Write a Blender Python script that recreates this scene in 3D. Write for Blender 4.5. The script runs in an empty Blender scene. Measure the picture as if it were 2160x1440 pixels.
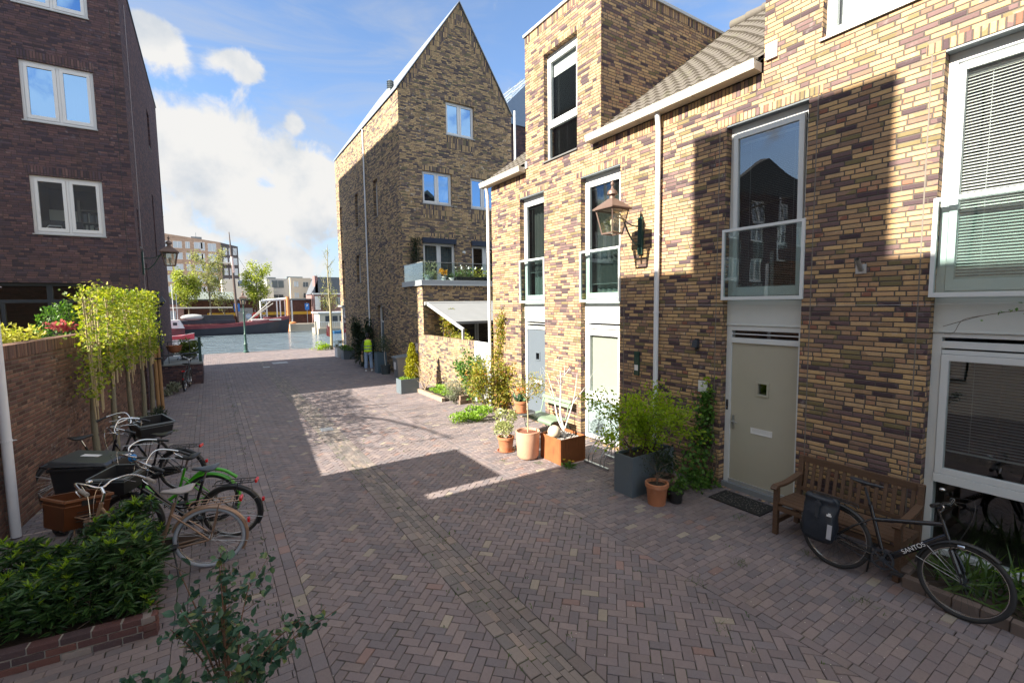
import bpy, bmesh, math, random
import numpy as np
from mathutils import Vector, Matrix
random.seed(7); rng = np.random.default_rng(7)
sc = bpy.context.scene
C = sc.collection
rad = math.radians

# ------------------------------------------------------------------ camera
cam = bpy.data.objects.new('camera', bpy.data.cameras.new('camera')); C.objects.link(cam)
cam.data.sensor_width = 36; cam.data.lens = 16.29; cam.data.clip_start = .05; cam.data.clip_end = 3000
_r = Vector((0.83742274, -0.54640853, -0.01268366)); _u = Vector((0.05524331, 0.06153231, 0.99657511)); _f = Vector((0.54375669, 0.83525534, -0.08171397))
cam.matrix_world = Matrix(((_r.x, _u.x, -_f.x, 0), (_r.y, _u.y, -_f.y, 0), (_r.z, _u.z, -_f.z, 3.1), (0, 0, 0, 1)))
sc.camera = cam

# ------------------------------------------------------------------ light
SUN_EL = 33.0
sc.view_settings.view_transform = 'Standard'; sc.view_settings.look = 'None'
sc.view_settings.exposure = 1.80; sc.view_settings.gamma = 1
sun = bpy.data.objects.new('sun', bpy.data.lights.new('sun', 'SUN')); C.objects.link(sun)
sun.data.energy = 5.0; sun.data.angle = rad(.53); sun.data.color = (1, .91, .77)
_d = Vector((math.cos(rad(SUN_EL)), -.004, -math.sin(rad(SUN_EL))))
sun.rotation_euler = _d.to_track_quat('-Z', 'Y').to_euler()

def nd(nt, t, **kw):
    n = nt.nodes.new(t)
    for k, v in kw.items():
        if k.startswith('i_'):
            n.inputs[k[2:].replace('_', ' ')].default_value = v
        elif k[0] == 'n' and k[1:].isdigit(): n.inputs[int(k[1:])].default_value = v
        else: setattr(n, k, v)
    return n
def mth(nt, op, a, b=None, c=None, clamp=False):
    n = nt.nodes.new('ShaderNodeMath'); n.operation = op; n.use_clamp = clamp
    for i, v in enumerate((a, b, c)):
        if v is None: continue
        if isinstance(v, (int, float)): n.inputs[i].default_value = v
        else: nt.links.new(v, n.inputs[i])
    return n.outputs[0]
def mixc(nt, fac, a, b, typ='MIX'):
    n = nt.nodes.new('ShaderNodeMix'); n.data_type = 'RGBA'; n.blend_type = typ
    for i, v in ((0, fac), (6, a), (7, b)):
        if isinstance(v, (int, float)): n.inputs[i].default_value = v
        elif isinstance(v, tuple): n.inputs[i].default_value = (*v[:3], 1)
        else: nt.links.new(v, n.inputs[i])
    return n.outputs[2]
def smooth(nt, v, a, b, lo=0., hi=1.):
    n = nt.nodes.new('ShaderNodeMapRange'); n.interpolation_type = 'SMOOTHSTEP'
    nt.links.new(v, n.inputs[0])
    for i, x in enumerate((a, b, lo, hi)): n.inputs[i + 1].default_value = x
    return n.outputs[0]

world = bpy.data.worlds.new('World'); sc.world = world; world.use_nodes = True
nt = world.node_tree; nt.nodes.clear()
sky = nd(nt, 'ShaderNodeTexSky', sky_type='NISHITA', sun_disc=False, sun_elevation=rad(SUN_EL), sun_rotation=rad(270), altitude=0, air_density=1.0, dust_density=.3, ozone_density=4.5)
tc = nd(nt, 'ShaderNodeTexCoord'); D = tc.outputs['Generated']
sep = nd(nt, 'ShaderNodeSeparateXYZ'); nt.links.new(D, sep.inputs[0])
# cumulus: soft lumps placed in the sky, unseen ones added as fill, broken up by noise
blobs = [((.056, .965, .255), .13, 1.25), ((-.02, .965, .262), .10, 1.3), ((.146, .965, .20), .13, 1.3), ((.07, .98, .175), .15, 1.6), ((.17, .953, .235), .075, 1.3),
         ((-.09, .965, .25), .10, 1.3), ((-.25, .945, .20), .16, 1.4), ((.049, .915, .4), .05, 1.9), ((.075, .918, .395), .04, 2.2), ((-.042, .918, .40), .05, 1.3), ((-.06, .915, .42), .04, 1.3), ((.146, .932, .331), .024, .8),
         ((.10, .993, .07), .12, 2.2), ((.3, .95, .03), .13, 2.5), ((-.05, .99, .10), .16, 2.0), ((-.8, .2, .40), .35, 1.4), ((-.85, -.35, .3), .5, 1.5), ((.8, -.4, .3), .4, 1.6), ((-.1, .0, 1.), .75, .6), ((-.1, -.6, .8), .85, .9), ((-.6, -.35, .75), .75, .9), ((.55, -.4, .75), .7, .9), ((-.75, .15, .7), .5, 1.)]  # lumps overhead and behind the camera are added, unseen, to fill the shade
wn = nd(nt, 'ShaderNodeTexNoise', i_Scale=6.0, i_Detail=4.0, i_Roughness=.6); nt.links.new(D, wn.inputs['Vector'])
mask = None
for c, r, fl in blobs:
    s = nt.nodes.new('ShaderNodeVectorMath'); s.operation = 'SUBTRACT'; nt.links.new(D, s.inputs[0]); s.inputs[1].default_value = c
    m = nt.nodes.new('ShaderNodeVectorMath'); m.operation = 'MULTIPLY'; nt.links.new(s.outputs[0], m.inputs[0]); m.inputs[1].default_value = (1, 1, fl)
    l = nt.nodes.new('ShaderNodeVectorMath'); l.operation = 'LENGTH'; nt.links.new(m.outputs[0], l.inputs[0])
    v = mth(nt, 'SUBTRACT', 1., mth(nt, 'DIVIDE', l.outputs[1], r))
    mask = v if mask is None else mth(nt, 'SMOOTH_MAX', mask, v, .25)
n1 = nd(nt, 'ShaderNodeTexNoise', i_Scale=11.0, i_Detail=9.0, i_Roughness=.58, i_Distortion=.4); nt.links.new(D, n1.inputs['Vector'])
dens = mth(nt, 'ADD', mask, mth(nt, 'MULTIPLY', mth(nt, 'SUBTRACT', n1.outputs[0], .5), 2.3))
cum = smooth(nt, dens, .0, .42)
# thin high streaks
mp = nd(nt, 'ShaderNodeMapping'); mp.inputs['Scale'].default_value = (1.6, 3.2, 7.0); mp.inputs['Rotation'].default_value = (.2, .3, .5); nt.links.new(D, mp.inputs[0])
n2 = nd(nt, 'ShaderNodeTexNoise', i_Scale=1.7, i_Detail=8.0, i_Roughness=.6, i_Distortion=.8); nt.links.new(mp.outputs[0], n2.inputs['Vector'])
cir = smooth(nt, n2.outputs[0], .40, .76, .05, .62)
low = smooth(nt, sep.outputs[2], .34, .0, 0, .72)
thin = mth(nt, 'MAXIMUM', cir, low)
sh = nd(nt, 'ShaderNodeTexNoise', i_Scale=7.0, i_Detail=6.0, i_Roughness=.55)
off = nt.nodes.new('ShaderNodeVectorMath'); off.operation = 'ADD'; off.inputs[1].default_value = (.04, 0, -.05); nt.links.new(D, off.inputs[0]); nt.links.new(off.outputs[0], sh.inputs['Vector'])
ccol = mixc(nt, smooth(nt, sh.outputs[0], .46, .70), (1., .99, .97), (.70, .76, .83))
ccol = mixc(nt, smooth(nt, sep.outputs[1], .45, -.1), ccol, mixc(nt, .5, ccol, (.62, .78, 1.)))  # unseen clouds behind the camera tinted blue to cool the fill
bg1 = nd(nt, 'ShaderNodeBackground', i_Strength=.080); nt.links.new(sky.outputs[0], bg1.inputs[0])
bg2 = nd(nt, 'ShaderNodeBackground', i_Strength=.205); bg2.inputs[0].default_value = (.84, .90, 1, 1)
bg3 = nd(nt, 'ShaderNodeBackground'); nt.links.new(ccol, bg3.inputs[0]); nt.links.new(smooth(nt, sep.outputs[1], .45, -.1, .262, .40), bg3.inputs[1])  # clouds behind the camera made brighter to lift the shade
mx1 = nd(nt, 'ShaderNodeMixShader'); nt.links.new(thin, mx1.inputs[0]); nt.links.new(bg1.outputs[0], mx1.inputs[1]); nt.links.new(bg2.outputs[0], mx1.inputs[2])
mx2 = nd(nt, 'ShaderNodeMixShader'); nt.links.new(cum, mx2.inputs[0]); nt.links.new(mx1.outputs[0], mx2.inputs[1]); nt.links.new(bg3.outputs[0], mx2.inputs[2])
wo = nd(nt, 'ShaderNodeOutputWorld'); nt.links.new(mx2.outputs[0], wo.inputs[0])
sc.cycles.max_bounces = 8; sc.cycles.diffuse_bounces = 4; sc.cycles.transparent_max_bounces = 16; sc.cycles.transmission_bounces = 6
sc.cycles.caustics_reflective = False; sc.cycles.caustics_refractive = False; sc.cycles.sample_clamp_indirect = 6

# ------------------------------------------------------------------ materials
MATS = {}
def newmat(name):
    m = bpy.data.materials.new(name); m.use_nodes = True; t = m.node_tree; t.nodes.clear()
    o = nd(t, 'ShaderNodeOutputMaterial'); b = nd(t, 'ShaderNodeBsdfPrincipled'); t.links.new(b.outputs[0], o.inputs[0])
    return m, t, b, o
def plain(name, col, rough=.5, metal=0., var=.10, scale=6., bump=0., bscale=40., spec=.5, coat=0., dirt=0., dirtcol=(.10, .09, .07)):
    """paint, metal, plastic, stone: base colour with gentle noise variation, optional dirt and relief"""
    if name in MATS: return MATS[name]
    m, t, b, o = newmat(name)
    tcn = nd(t, 'ShaderNodeTexCoord')
    n = nd(t, 'ShaderNodeTexNoise', i_Scale=scale, i_Detail=5.0, i_Roughness=.6); t.links.new(tcn.outputs['Object'], n.inputs['Vector'])
    lo = tuple(c * (1 - var) for c in col); hi = tuple(min(1, c * (1 + var)) for c in col)
    c = mixc(t, n.outputs[0], lo, hi)
    if dirt:
        n3 = nd(t, 'ShaderNodeTexNoise', i_Scale=scale * .5, i_Detail=8.0, i_Roughness=.7); t.links.new(tcn.outputs['Object'], n3.inputs['Vector'])
        c = mixc(t, smooth(t, n3.outputs[0], .48, .75, 0, dirt), c, dirtcol)
    t.links.new(c, b.inputs['Base Color'])
    rr = mth(t, 'ADD', rough - .06, mth(t, 'MULTIPLY', n.outputs[0], .12)); t.links.new(rr, b.inputs['Roughness'])
    b.inputs['Metallic'].default_value = metal; b.inputs['Specular IOR Level'].default_value = spec; b.inputs['Coat Weight'].default_value = coat
    if bump:
        n2 = nd(t, 'ShaderNodeTexNoise', i_Scale=bscale, i_Detail=4.0); t.links.new(tcn.outputs['Object'], n2.inputs['Vector'])
        bp = nd(t, 'ShaderNodeBump', i_Strength=bump, i_Distance=.02); t.links.new(n2.outputs[0], bp.inputs['Height']); t.links.new(bp.outputs[0], b.inputs['Normal'])
    MATS[name] = m; return m

def brick(name, palette, mortar, L=.230, H=.0625, joint=.0135, white=.25, soldier=False, cluster=.35, wcol=(.62, .60, .58), edge=.5):
    """wild-bond brickwork laid by position: running rows with random shifts and headers, every brick its own tone"""
    if name in MATS: return MATS[name]
    m, t, b, o = newmat(name)
    g = nd(t, 'ShaderNodeNewGeometry'); sp = nd(t, 'ShaderNodeSeparateXYZ'); t.links.new(g.outputs['Position'], sp.inputs[0])
    sn = nd(t, 'ShaderNodeSeparateXYZ'); t.links.new(g.outputs['True Normal'], sn.inputs[0])
    ax = mth(t, 'GREATER_THAN', mth(t, 'ABSOLUTE', sn.outputs[0]), mth(t, 'ABSOLUTE', sn.outputs[1]))
    u = mth(t, 'ADD', mth(t, 'MULTIPLY', ax, sp.outputs[1]), mth(t, 'MULTIPLY', mth(t, 'SUBTRACT', 1., ax), sp.outputs[0]))
    horiz = mth(t, 'GREATER_THAN', mth(t, 'ABSOLUTE', sn.outputs[2]), .8)
    v = mth(t, 'ADD', sp.outputs[2], mth(t, 'MULTIPLY', horiz, sp.outputs[1]))
    u = mth(t, 'ADD', u, 50.); v = mth(t, 'ADD', v, 50 * .0625)
    if soldier: u, v = v, u
    vr = mth(t, 'DIVIDE', v, H); row = mth(t, 'FLOOR', vr); fv = mth(t, 'MULTIPLY', mth(t, 'SUBTRACT', vr, row), H)
    wn0 = nd(t, 'ShaderNodeTexWhiteNoise', noise_dimensions='1D'); t.links.new(row, wn0.inputs['W'])
    ur = mth(t, 'ADD', mth(t, 'DIVIDE', u, L), mth(t, 'MULTIPLY', wn0.outputs[0], 0. if soldier else 3.))
    col = mth(t, 'FLOOR', ur); fu = mth(t, 'SUBTRACT', ur, col)
    cx0 = nd(t, 'ShaderNodeCombineXYZ'); t.links.new(col, cx0.inputs[0]); t.links.new(row, cx0.inputs[1])
    wn1 = nd(t, 'ShaderNodeTexWhiteNoise', noise_dimensions='2D'); t.links.new(cx0.outputs[0], wn1.inputs['Vector'])
    hd = mth(t, 'GREATER_THAN', wn1.outputs[0], 2. if soldier else .86)           # this slot holds two headers
    half = mth(t, 'MULTIPLY', hd, mth(t, 'GREATER_THAN', fu, .5))
    fu2 = mth(t, 'ADD', mth(t, 'MULTIPLY', mth(t, 'SUBTRACT', 1., hd), fu), mth(t, 'MULTIPLY', hd, mth(t, 'MULTIPLY', mth(t, 'FRACT', mth(t, 'MULTIPLY', fu, 2.)), .5)))
    wid = mth(t, 'MULTIPLY', mth(t, 'SUBTRACT', 1., mth(t, 'MULTIPLY', hd, .5)), L)
    du = mth(t, 'MULTIPLY', fu2, L); du = mth(t, 'MINIMUM', du, mth(t, 'SUBTRACT', wid, du))
    dv = mth(t, 'MINIMUM', fv, mth(t, 'SUBTRACT', H, fv))
    wob = nd(t, 'ShaderNodeTexNoise', i_Scale=28., i_Detail=2.); t.links.new(g.outputs['Position'], wob.inputs['Vector'])
    dist = mth(t, 'ADD', mth(t, 'MINIMUM', du, dv), mth(t, 'MULTIPLY', mth(t, 'SUBTRACT', wob.outputs[0], .5), .006))
    bm = smooth(t, dist, joint * .5 - .002, joint * .5 + .0025)
    cx1 = nd(t, 'ShaderNodeCombineXYZ'); t.links.new(mth(t, 'ADD', col, mth(t, 'MULTIPLY', half, .37)), cx1.inputs[0]); t.links.new(row, cx1.inputs[1])
    wn2 = nd(t, 'ShaderNodeTexWhiteNoise', noise_dimensions='2D'); t.links.new(cx1.outputs[0], wn2.inputs['Vector'])
    cl = nd(t, 'ShaderNodeTexNoise', i_Scale=1.1, i_Detail=3.); t.links.new(g.outputs['Position'], cl.inputs['Vector'])
    rv = mth(t, 'ADD', wn2.outputs[0], mth(t, 'MULTIPLY', mth(t, 'SUBTRACT', cl.outputs[0], .5), cluster), clamp=True)
    ramp = nd(t, 'ShaderNodeValToRGB'); ramp.color_ramp.interpolation = 'CONSTANT'
    els = ramp.color_ramp.elements
    for i, (p_, c_) in enumerate(palette):
        e = els[i] if i < 2 else els.new(p_)
        e.position = p_; e.color = (*c_, 1)
    t.links.new(rv, ramp.inputs[0])
    sepc = nd(t, 'ShaderNodeSeparateColor'); t.links.new(wn2.outputs['Color'], sepc.inputs[0])
    fine = nd(t, 'ShaderNodeTexNoise', i_Scale=45., i_Detail=6., i_Roughness=.7); t.links.new(g.outputs['Position'], fine.inputs['Vector'])
    bri = mth(t, 'ADD', .72, mth(t, 'ADD', mth(t, 'MULTIPLY', sepc.outputs[1], .24), mth(t, 'MULTIPLY', fine.outputs[0], .44)))
    hs = nd(t, 'ShaderNodeHueSaturation'); t.links.new(ramp.outputs[0], hs.inputs['Color']); t.links.new(bri, hs.inputs['Value'])
    mps = nd(t, 'ShaderNodeMapping'); mps.inputs['Scale'].default_value = (2.2, 2.2, .35); t.links.new(g.outputs['Position'], mps.inputs[0])
    stn = nd(t, 'ShaderNodeTexNoise', i_Scale=1.4, i_Detail=6., i_Roughness=.65); t.links.new(mps.outputs[0], stn.inputs['Vector'])
    c = mixc(t, smooth(t, stn.outputs[0], .50, .78, 0, .38), hs.outputs[0], (.07, .055, .045))
    if white:                                                                    # lime bloom on some bricks
        bl = nd(t, 'ShaderNodeTexNoise', i_Scale=9., i_Detail=4., i_Roughness=.6); t.links.new(g.outputs['Position'], bl.inputs['Vector'])
        big = nd(t, 'ShaderNodeTexNoise', i_Scale=.55, i_Detail=3.); t.links.new(g.outputs['Position'], big.inputs['Vector'])
        wv = mth(t, 'MULTIPLY', smooth(t, bl.outputs[0], .52, .72), mth(t, 'MULTIPLY', smooth(t, big.outputs[0], .42, .66), mth(t, 'GREATER_THAN', sepc.outputs[2], .55)))
        c = mixc(t, mth(t, 'MULTIPLY', wv, white), c, wcol)
    mo = mixc(t, fine.outputs[0], tuple(x * .7 for x in mortar), tuple(x * 1.3 for x in mortar))
    c = mixc(t, bm, mo, c)
    t.links.new(c, b.inputs['Base Color']); b.inputs['Roughness'].default_value = .82; b.inputs['Specular IOR Level'].default_value = .12
    hgt = mth(t, 'ADD', mth(t, 'MULTIPLY', smooth(t, dist, joint * .3, joint * .5 + .006), .008), mth(t, 'ADD', mth(t, 'MULTIPLY', fine.outputs[0], .003), mth(t, 'MULTIPLY', sepc.outputs[0], .003)))
    bp = nd(t, 'ShaderNodeBump', i_Strength=.9, i_Distance=1.0); t.links.new(hgt, bp.inputs['Height']); t.links.new(bp.outputs[0], b.inputs['Normal'])
    MATS[name] = m; return m

YEL = [(0., (.080, .055, .062)), (.09, (.155, .102, .10)), (.21, (.24, .155, .115)), (.29, (.19, .152, .08)), (.35, (.32, .205, .122)), (.46, (.41, .275, .158)), (.62, (.47, .31, .158)), (.79, (.43, .272, .15)), (.91, (.35, .205, .128)), (.975, (.25, .115, .08))]
YELD = [(0., (.090, .072, .078)), (.11, (.165, .122, .11)), (.25, (.235, .17, .122)), (.36, (.185, .16, .095)), (.43, (.33, .23, .132)), (.58, (.45, .315, .175)), (.78, (.49, .34, .182)), (.93, (.37, .24, .145))]
RED = [(0., (.062, .048, .062)), (.18, (.098, .064, .072)), (.40, (.120, .074, .080)), (.60, (.088, .063, .078)), (.76, (.138, .083, .082)), (.92, (.152, .094, .09))]
GAR = [(0., (.09, .052, .046)), (.2, (.15, .08, .064)), (.45, (.195, .105, .08)), (.65, (.14, .085, .075)), (.82, (.225, .13, .095))]
M_brickR = brick('yellow_brown_brickwork', YEL, (.105, .09, .08), white=.30)
M_soldR = brick('yellow_brown_upright_brickwork', YEL, (.105, .09, .08), soldier=True, L=.222, H=.062, white=.2)
M_brickG = brick('mottled_dark_and_yellow_brickwork', YELD, (.13, .115, .10), white=.75, cluster=.6)
M_soldG = brick('mottled_upright_brickwork', YELD, (.13, .115, .10), soldier=True, white=.3)
M_brickL = brick('dark_purple_brickwork', RED, (.062, .052, .050), white=.30, L=.215, wcol=(.40, .38, .42), joint=.009)
M_soldL = brick('dark_purple_upright_brickwork', RED, (.062, .052, .050), soldier=True, white=.15)
M_brickW = brick('garden_wall_brickwork', GAR, (.16, .13, .10), white=.35, L=.215)
M_soldW = brick('garden_wall_upright_brickwork', GAR, (.16, .13, .10), soldier=True, white=0)
M_brickB = brick('far_red_brown_brickwork', [(0., (.10, .045, .035)), (.5, (.14, .06, .045))], (.12, .08, .07), white=0)
M_white = plain('pale_window_paint', (.64, .67, .68), .42, dirt=.06, var=.04)
M_pvc = plain('white_window_paint', (.70, .70, .70), .4, var=.03, dirt=.06)
M_panel = plain('pale_grey_green_panel', (.58, .61, .60), .45, var=.04)
M_grey = plain('mid_grey_paint', (.16, .19, .21), .45)
M_sill = plain('dark_stone_sill', (.13, .13, .13), .6)
M_zinc = plain('dull_zinc', (.42, .43, .43), .5, metal=.4, var=.12)
M_pipe = plain('pale_grey_pipe_plastic', (.72, .75, .79), .4, var=.05, dirt=.10)
M_gutter = plain('weathered_cream_gutter', (.42, .40, .345), .5, var=.12, dirt=.35)
M_black = plain('black_plastic', (.018, .019, .021), .42, var=.2)
M_blackp = plain('gloss_black_paint', (.012, .012, .014), .22, coat=.5)
M_chrome = plain('scuffed_chrome', (.62, .62, .62), .2, metal=1., var=.1)
M_steel = plain('galvanised_steel', (.48, .49, .50), .42, metal=.8, var=.15)
M_rubber = plain('tyre_rubber', (.022, .022, .023), .8)
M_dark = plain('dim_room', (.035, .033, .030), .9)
M_room = plain('room_wall', (.22, .20, .17), .9)
M_antr = plain('anthracite_frame_paint', (.030, .036, .046), .4)
M_soil = plain('potting_soil', (.035, .024, .016), .95, var=.4, scale=20, bump=.8)
M_terra = plain('terracotta', (.40, .155, .072), .8, var=.16, scale=9, bump=.15, dirt=.35, dirtcol=(.46, .36, .29))
M_terrap = plain('pale_limed_terracotta', (.52, .30, .20), .85, var=.14, scale=5, bump=.15, dirt=.55, dirtcol=(.58, .46, .37))
M_green = plain('dark_green_lamp_paint', (.012, .050, .042), .35, coat=.3)
M_copper = plain('brown_patinated_copper', (.17, .115, .095), .5, metal=.4, var=.2, dirt=.3, dirtcol=(.12, .10, .09))
M_bark = plain('grey_brown_bark', (.13, .105, .08), .9, var=.3, scale=18, bump=.6)
M_red = plain('red_reflector', (.55, .02, .02), .2)

def glass(name, tint=(.75, .80, .80), refl=1.0, gcol=(.95, .97, 1)):
    if name in MATS: return MATS[name]
    m, t, b, o = newmat(name); t.nodes.remove(b)
    tr = nd(t, 'ShaderNodeBsdfTransparent'); tr.inputs[0].default_value = (*tint, 1)
    gl = nd(t, 'ShaderNodeBsdfGlossy', i_Roughness=0.0); gl.inputs[0].default_value = (*gcol, 1)
    gg = nd(t, 'ShaderNodeNewGeometry'); dp = nd(t, 'ShaderNodeVectorMath', operation='DOT_PRODUCT'); t.links.new(gg.outputs['Incoming'], dp.inputs[0]); t.links.new(gg.outputs['Normal'], dp.inputs[1])
    fz = mth(t, 'ADD', .045, mth(t, 'MULTIPLY', .955, mth(t, 'POWER', mth(t, 'SUBTRACT', 1., mth(t, 'ABSOLUTE', dp.outputs['Value'])), 5.)))
    # float glass is never perfectly flat
    tcn = nd(t, 'ShaderNodeTexCoord'); n = nd(t, 'ShaderNodeTexNoise', i_Scale=1.2, i_Detail=1.); t.links.new(tcn.outputs['Object'], n.inputs['Vector'])
    bp = nd(t, 'ShaderNodeBump', i_Strength=.06, i_Distance=.05); t.links.new(n.outputs[0], bp.inputs['Height']); t.links.new(bp.outputs[0], gl.inputs['Normal'])
    mx = nd(t, 'ShaderNodeMixShader'); t.links.new(mth(t, 'ADD', mth(t, 'MULTIPLY', fz, 2.0 * refl), .05 * refl, clamp=True), mx.inputs[0])
    t.links.new(tr.outputs[0], mx.inputs[1]); t.links.new(gl.outputs[0], mx.inputs[2]); t.links.new(mx.outputs[0], o.inputs[0])
    MATS[name] = m; return m
M_glass = glass('window_glass')
M_glassd = glass('sky_tinted_glass', (.20, .27, .36), 4.5, (.42, .68, 1))  # blue of the mirrored sky put into the gloss colour and tint
M_clear = glass('clear_guard_glass', (.86, .93, .92), .8)

def leafmat(name, dark, light, tip=None, trans=.35, rough=.5):
    """leaf: own tone per leaf, light passes through"""
    if name in MATS: return MATS[name]
    m, t, b, o = newmat(name)
    g = nd(t, 'ShaderNodeNewGeometry')
    ramp = nd(t, 'ShaderNodeValToRGB'); e = ramp.color_ramp.elements
    e[0].color = (*dark, 1); e[0].position = 0; e[1].color = (*light, 1); e[1].position = .8 if tip else 1
    if tip: x = e.new(1.); x.color = (*tip, 1)
    t.links.new(g.outputs['Random Per Island'], ramp.inputs[0])
    t.links.new(ramp.outputs[0], b.inputs['Base Color']); b.inputs['Roughness'].default_value = rough; b.inputs['Specular IOR Level'].default_value = .4
    tl = nd(t, 'ShaderNodeBsdfTranslucent'); hs = nd(t, 'ShaderNodeHueSaturation', i_Value=1.5, i_Saturation=1.1); t.links.new(ramp.outputs[0], hs.inputs['Color']); t.links.new(hs.outputs[0], tl.inputs[0])
    mx = nd(t, 'ShaderNodeMixShader', n0=trans); t.links.new(b.outputs[0], mx.inputs[1]); t.links.new(tl.outputs[0], mx.inputs[2]); t.links.new(mx.outputs[0], o.inputs[0])
    MATS[name] = m; return m
L_lime = leafmat('fresh_lime_leaves', (.09, .16, .02), (.36, .40, .045), (.46, .43, .10), .42)
L_maple = leafmat('spring_maple_leaves', (.15, .25, .02), (.34, .45, .04), None, .55)
L_hedge = leafmat('dark_glossy_hedge_leaves', (.014, .042, .014), (.055, .12, .032), None, .15, .35)
L_hedget = leafmat('light_green_shoots', (.15, .29, .02), (.30, .42, .04), None, .35)
L_oval = leafmat('blue_green_oval_leaves', (.018, .055, .038), (.06, .14, .08), (.17, .21, .07), .2, .4)
L_ivy = leafmat('green_climber_leaves', (.04, .11, .02), (.13, .25, .04), None, .3)
L_dark = leafmat('deep_green_leaves', (.012, .025, .012), (.035, .06, .025), None, .15)
L_mix = leafmat('yellow_green_and_bronze_leaves', (.10, .15, .02), (.36, .33, .05), (.34, .13, .04), .4)
L_con = leafmat('golden_conifer_scales', (.16, .17, .010), (.42, .40, .02), None, .25)
L_herb = leafmat('bright_ground_cover_leaves', (.12, .24, .02), (.30, .46, .06), None, .35)
L_grey = leafmat('grey_green_leaves', (.12, .14, .09), (.30, .31, .22), None, .2)
L_red = leafmat('red_maple_leaves', (.28, .06, .07), (.42, .13, .13), None, .4)
L_yel = leafmat('yellow_variegated_leaves', (.25, .30, .03), (.55, .52, .12), None, .3)
L_var = leafmat('cream_edged_leaves', (.14, .19, .04), (.42, .42, .20), None, .25)
L_far = leafmat('spring_tree_leaves', (.17, .23, .03), (.40, .43, .08), None, .4)
L_orange = leafmat('salmon_orange_petals', (.55, .13, .04), (.75, .28, .12), None, .3)
L_olive = leafmat('olive_leaves', (.045, .07, .035), (.11, .14, .08), None, .2)
L_whitef = leafmat('white_petals', (.7, .7, .68), (.8, .8, .8), None, .2)
L_yelf = leafmat('yellow_petals', (.65, .45, .02), (.8, .6, .05), None, .2)
L_grass = leafmat('grass_blades', (.03, .075, .012), (.09, .16, .03), None, .25)

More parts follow.
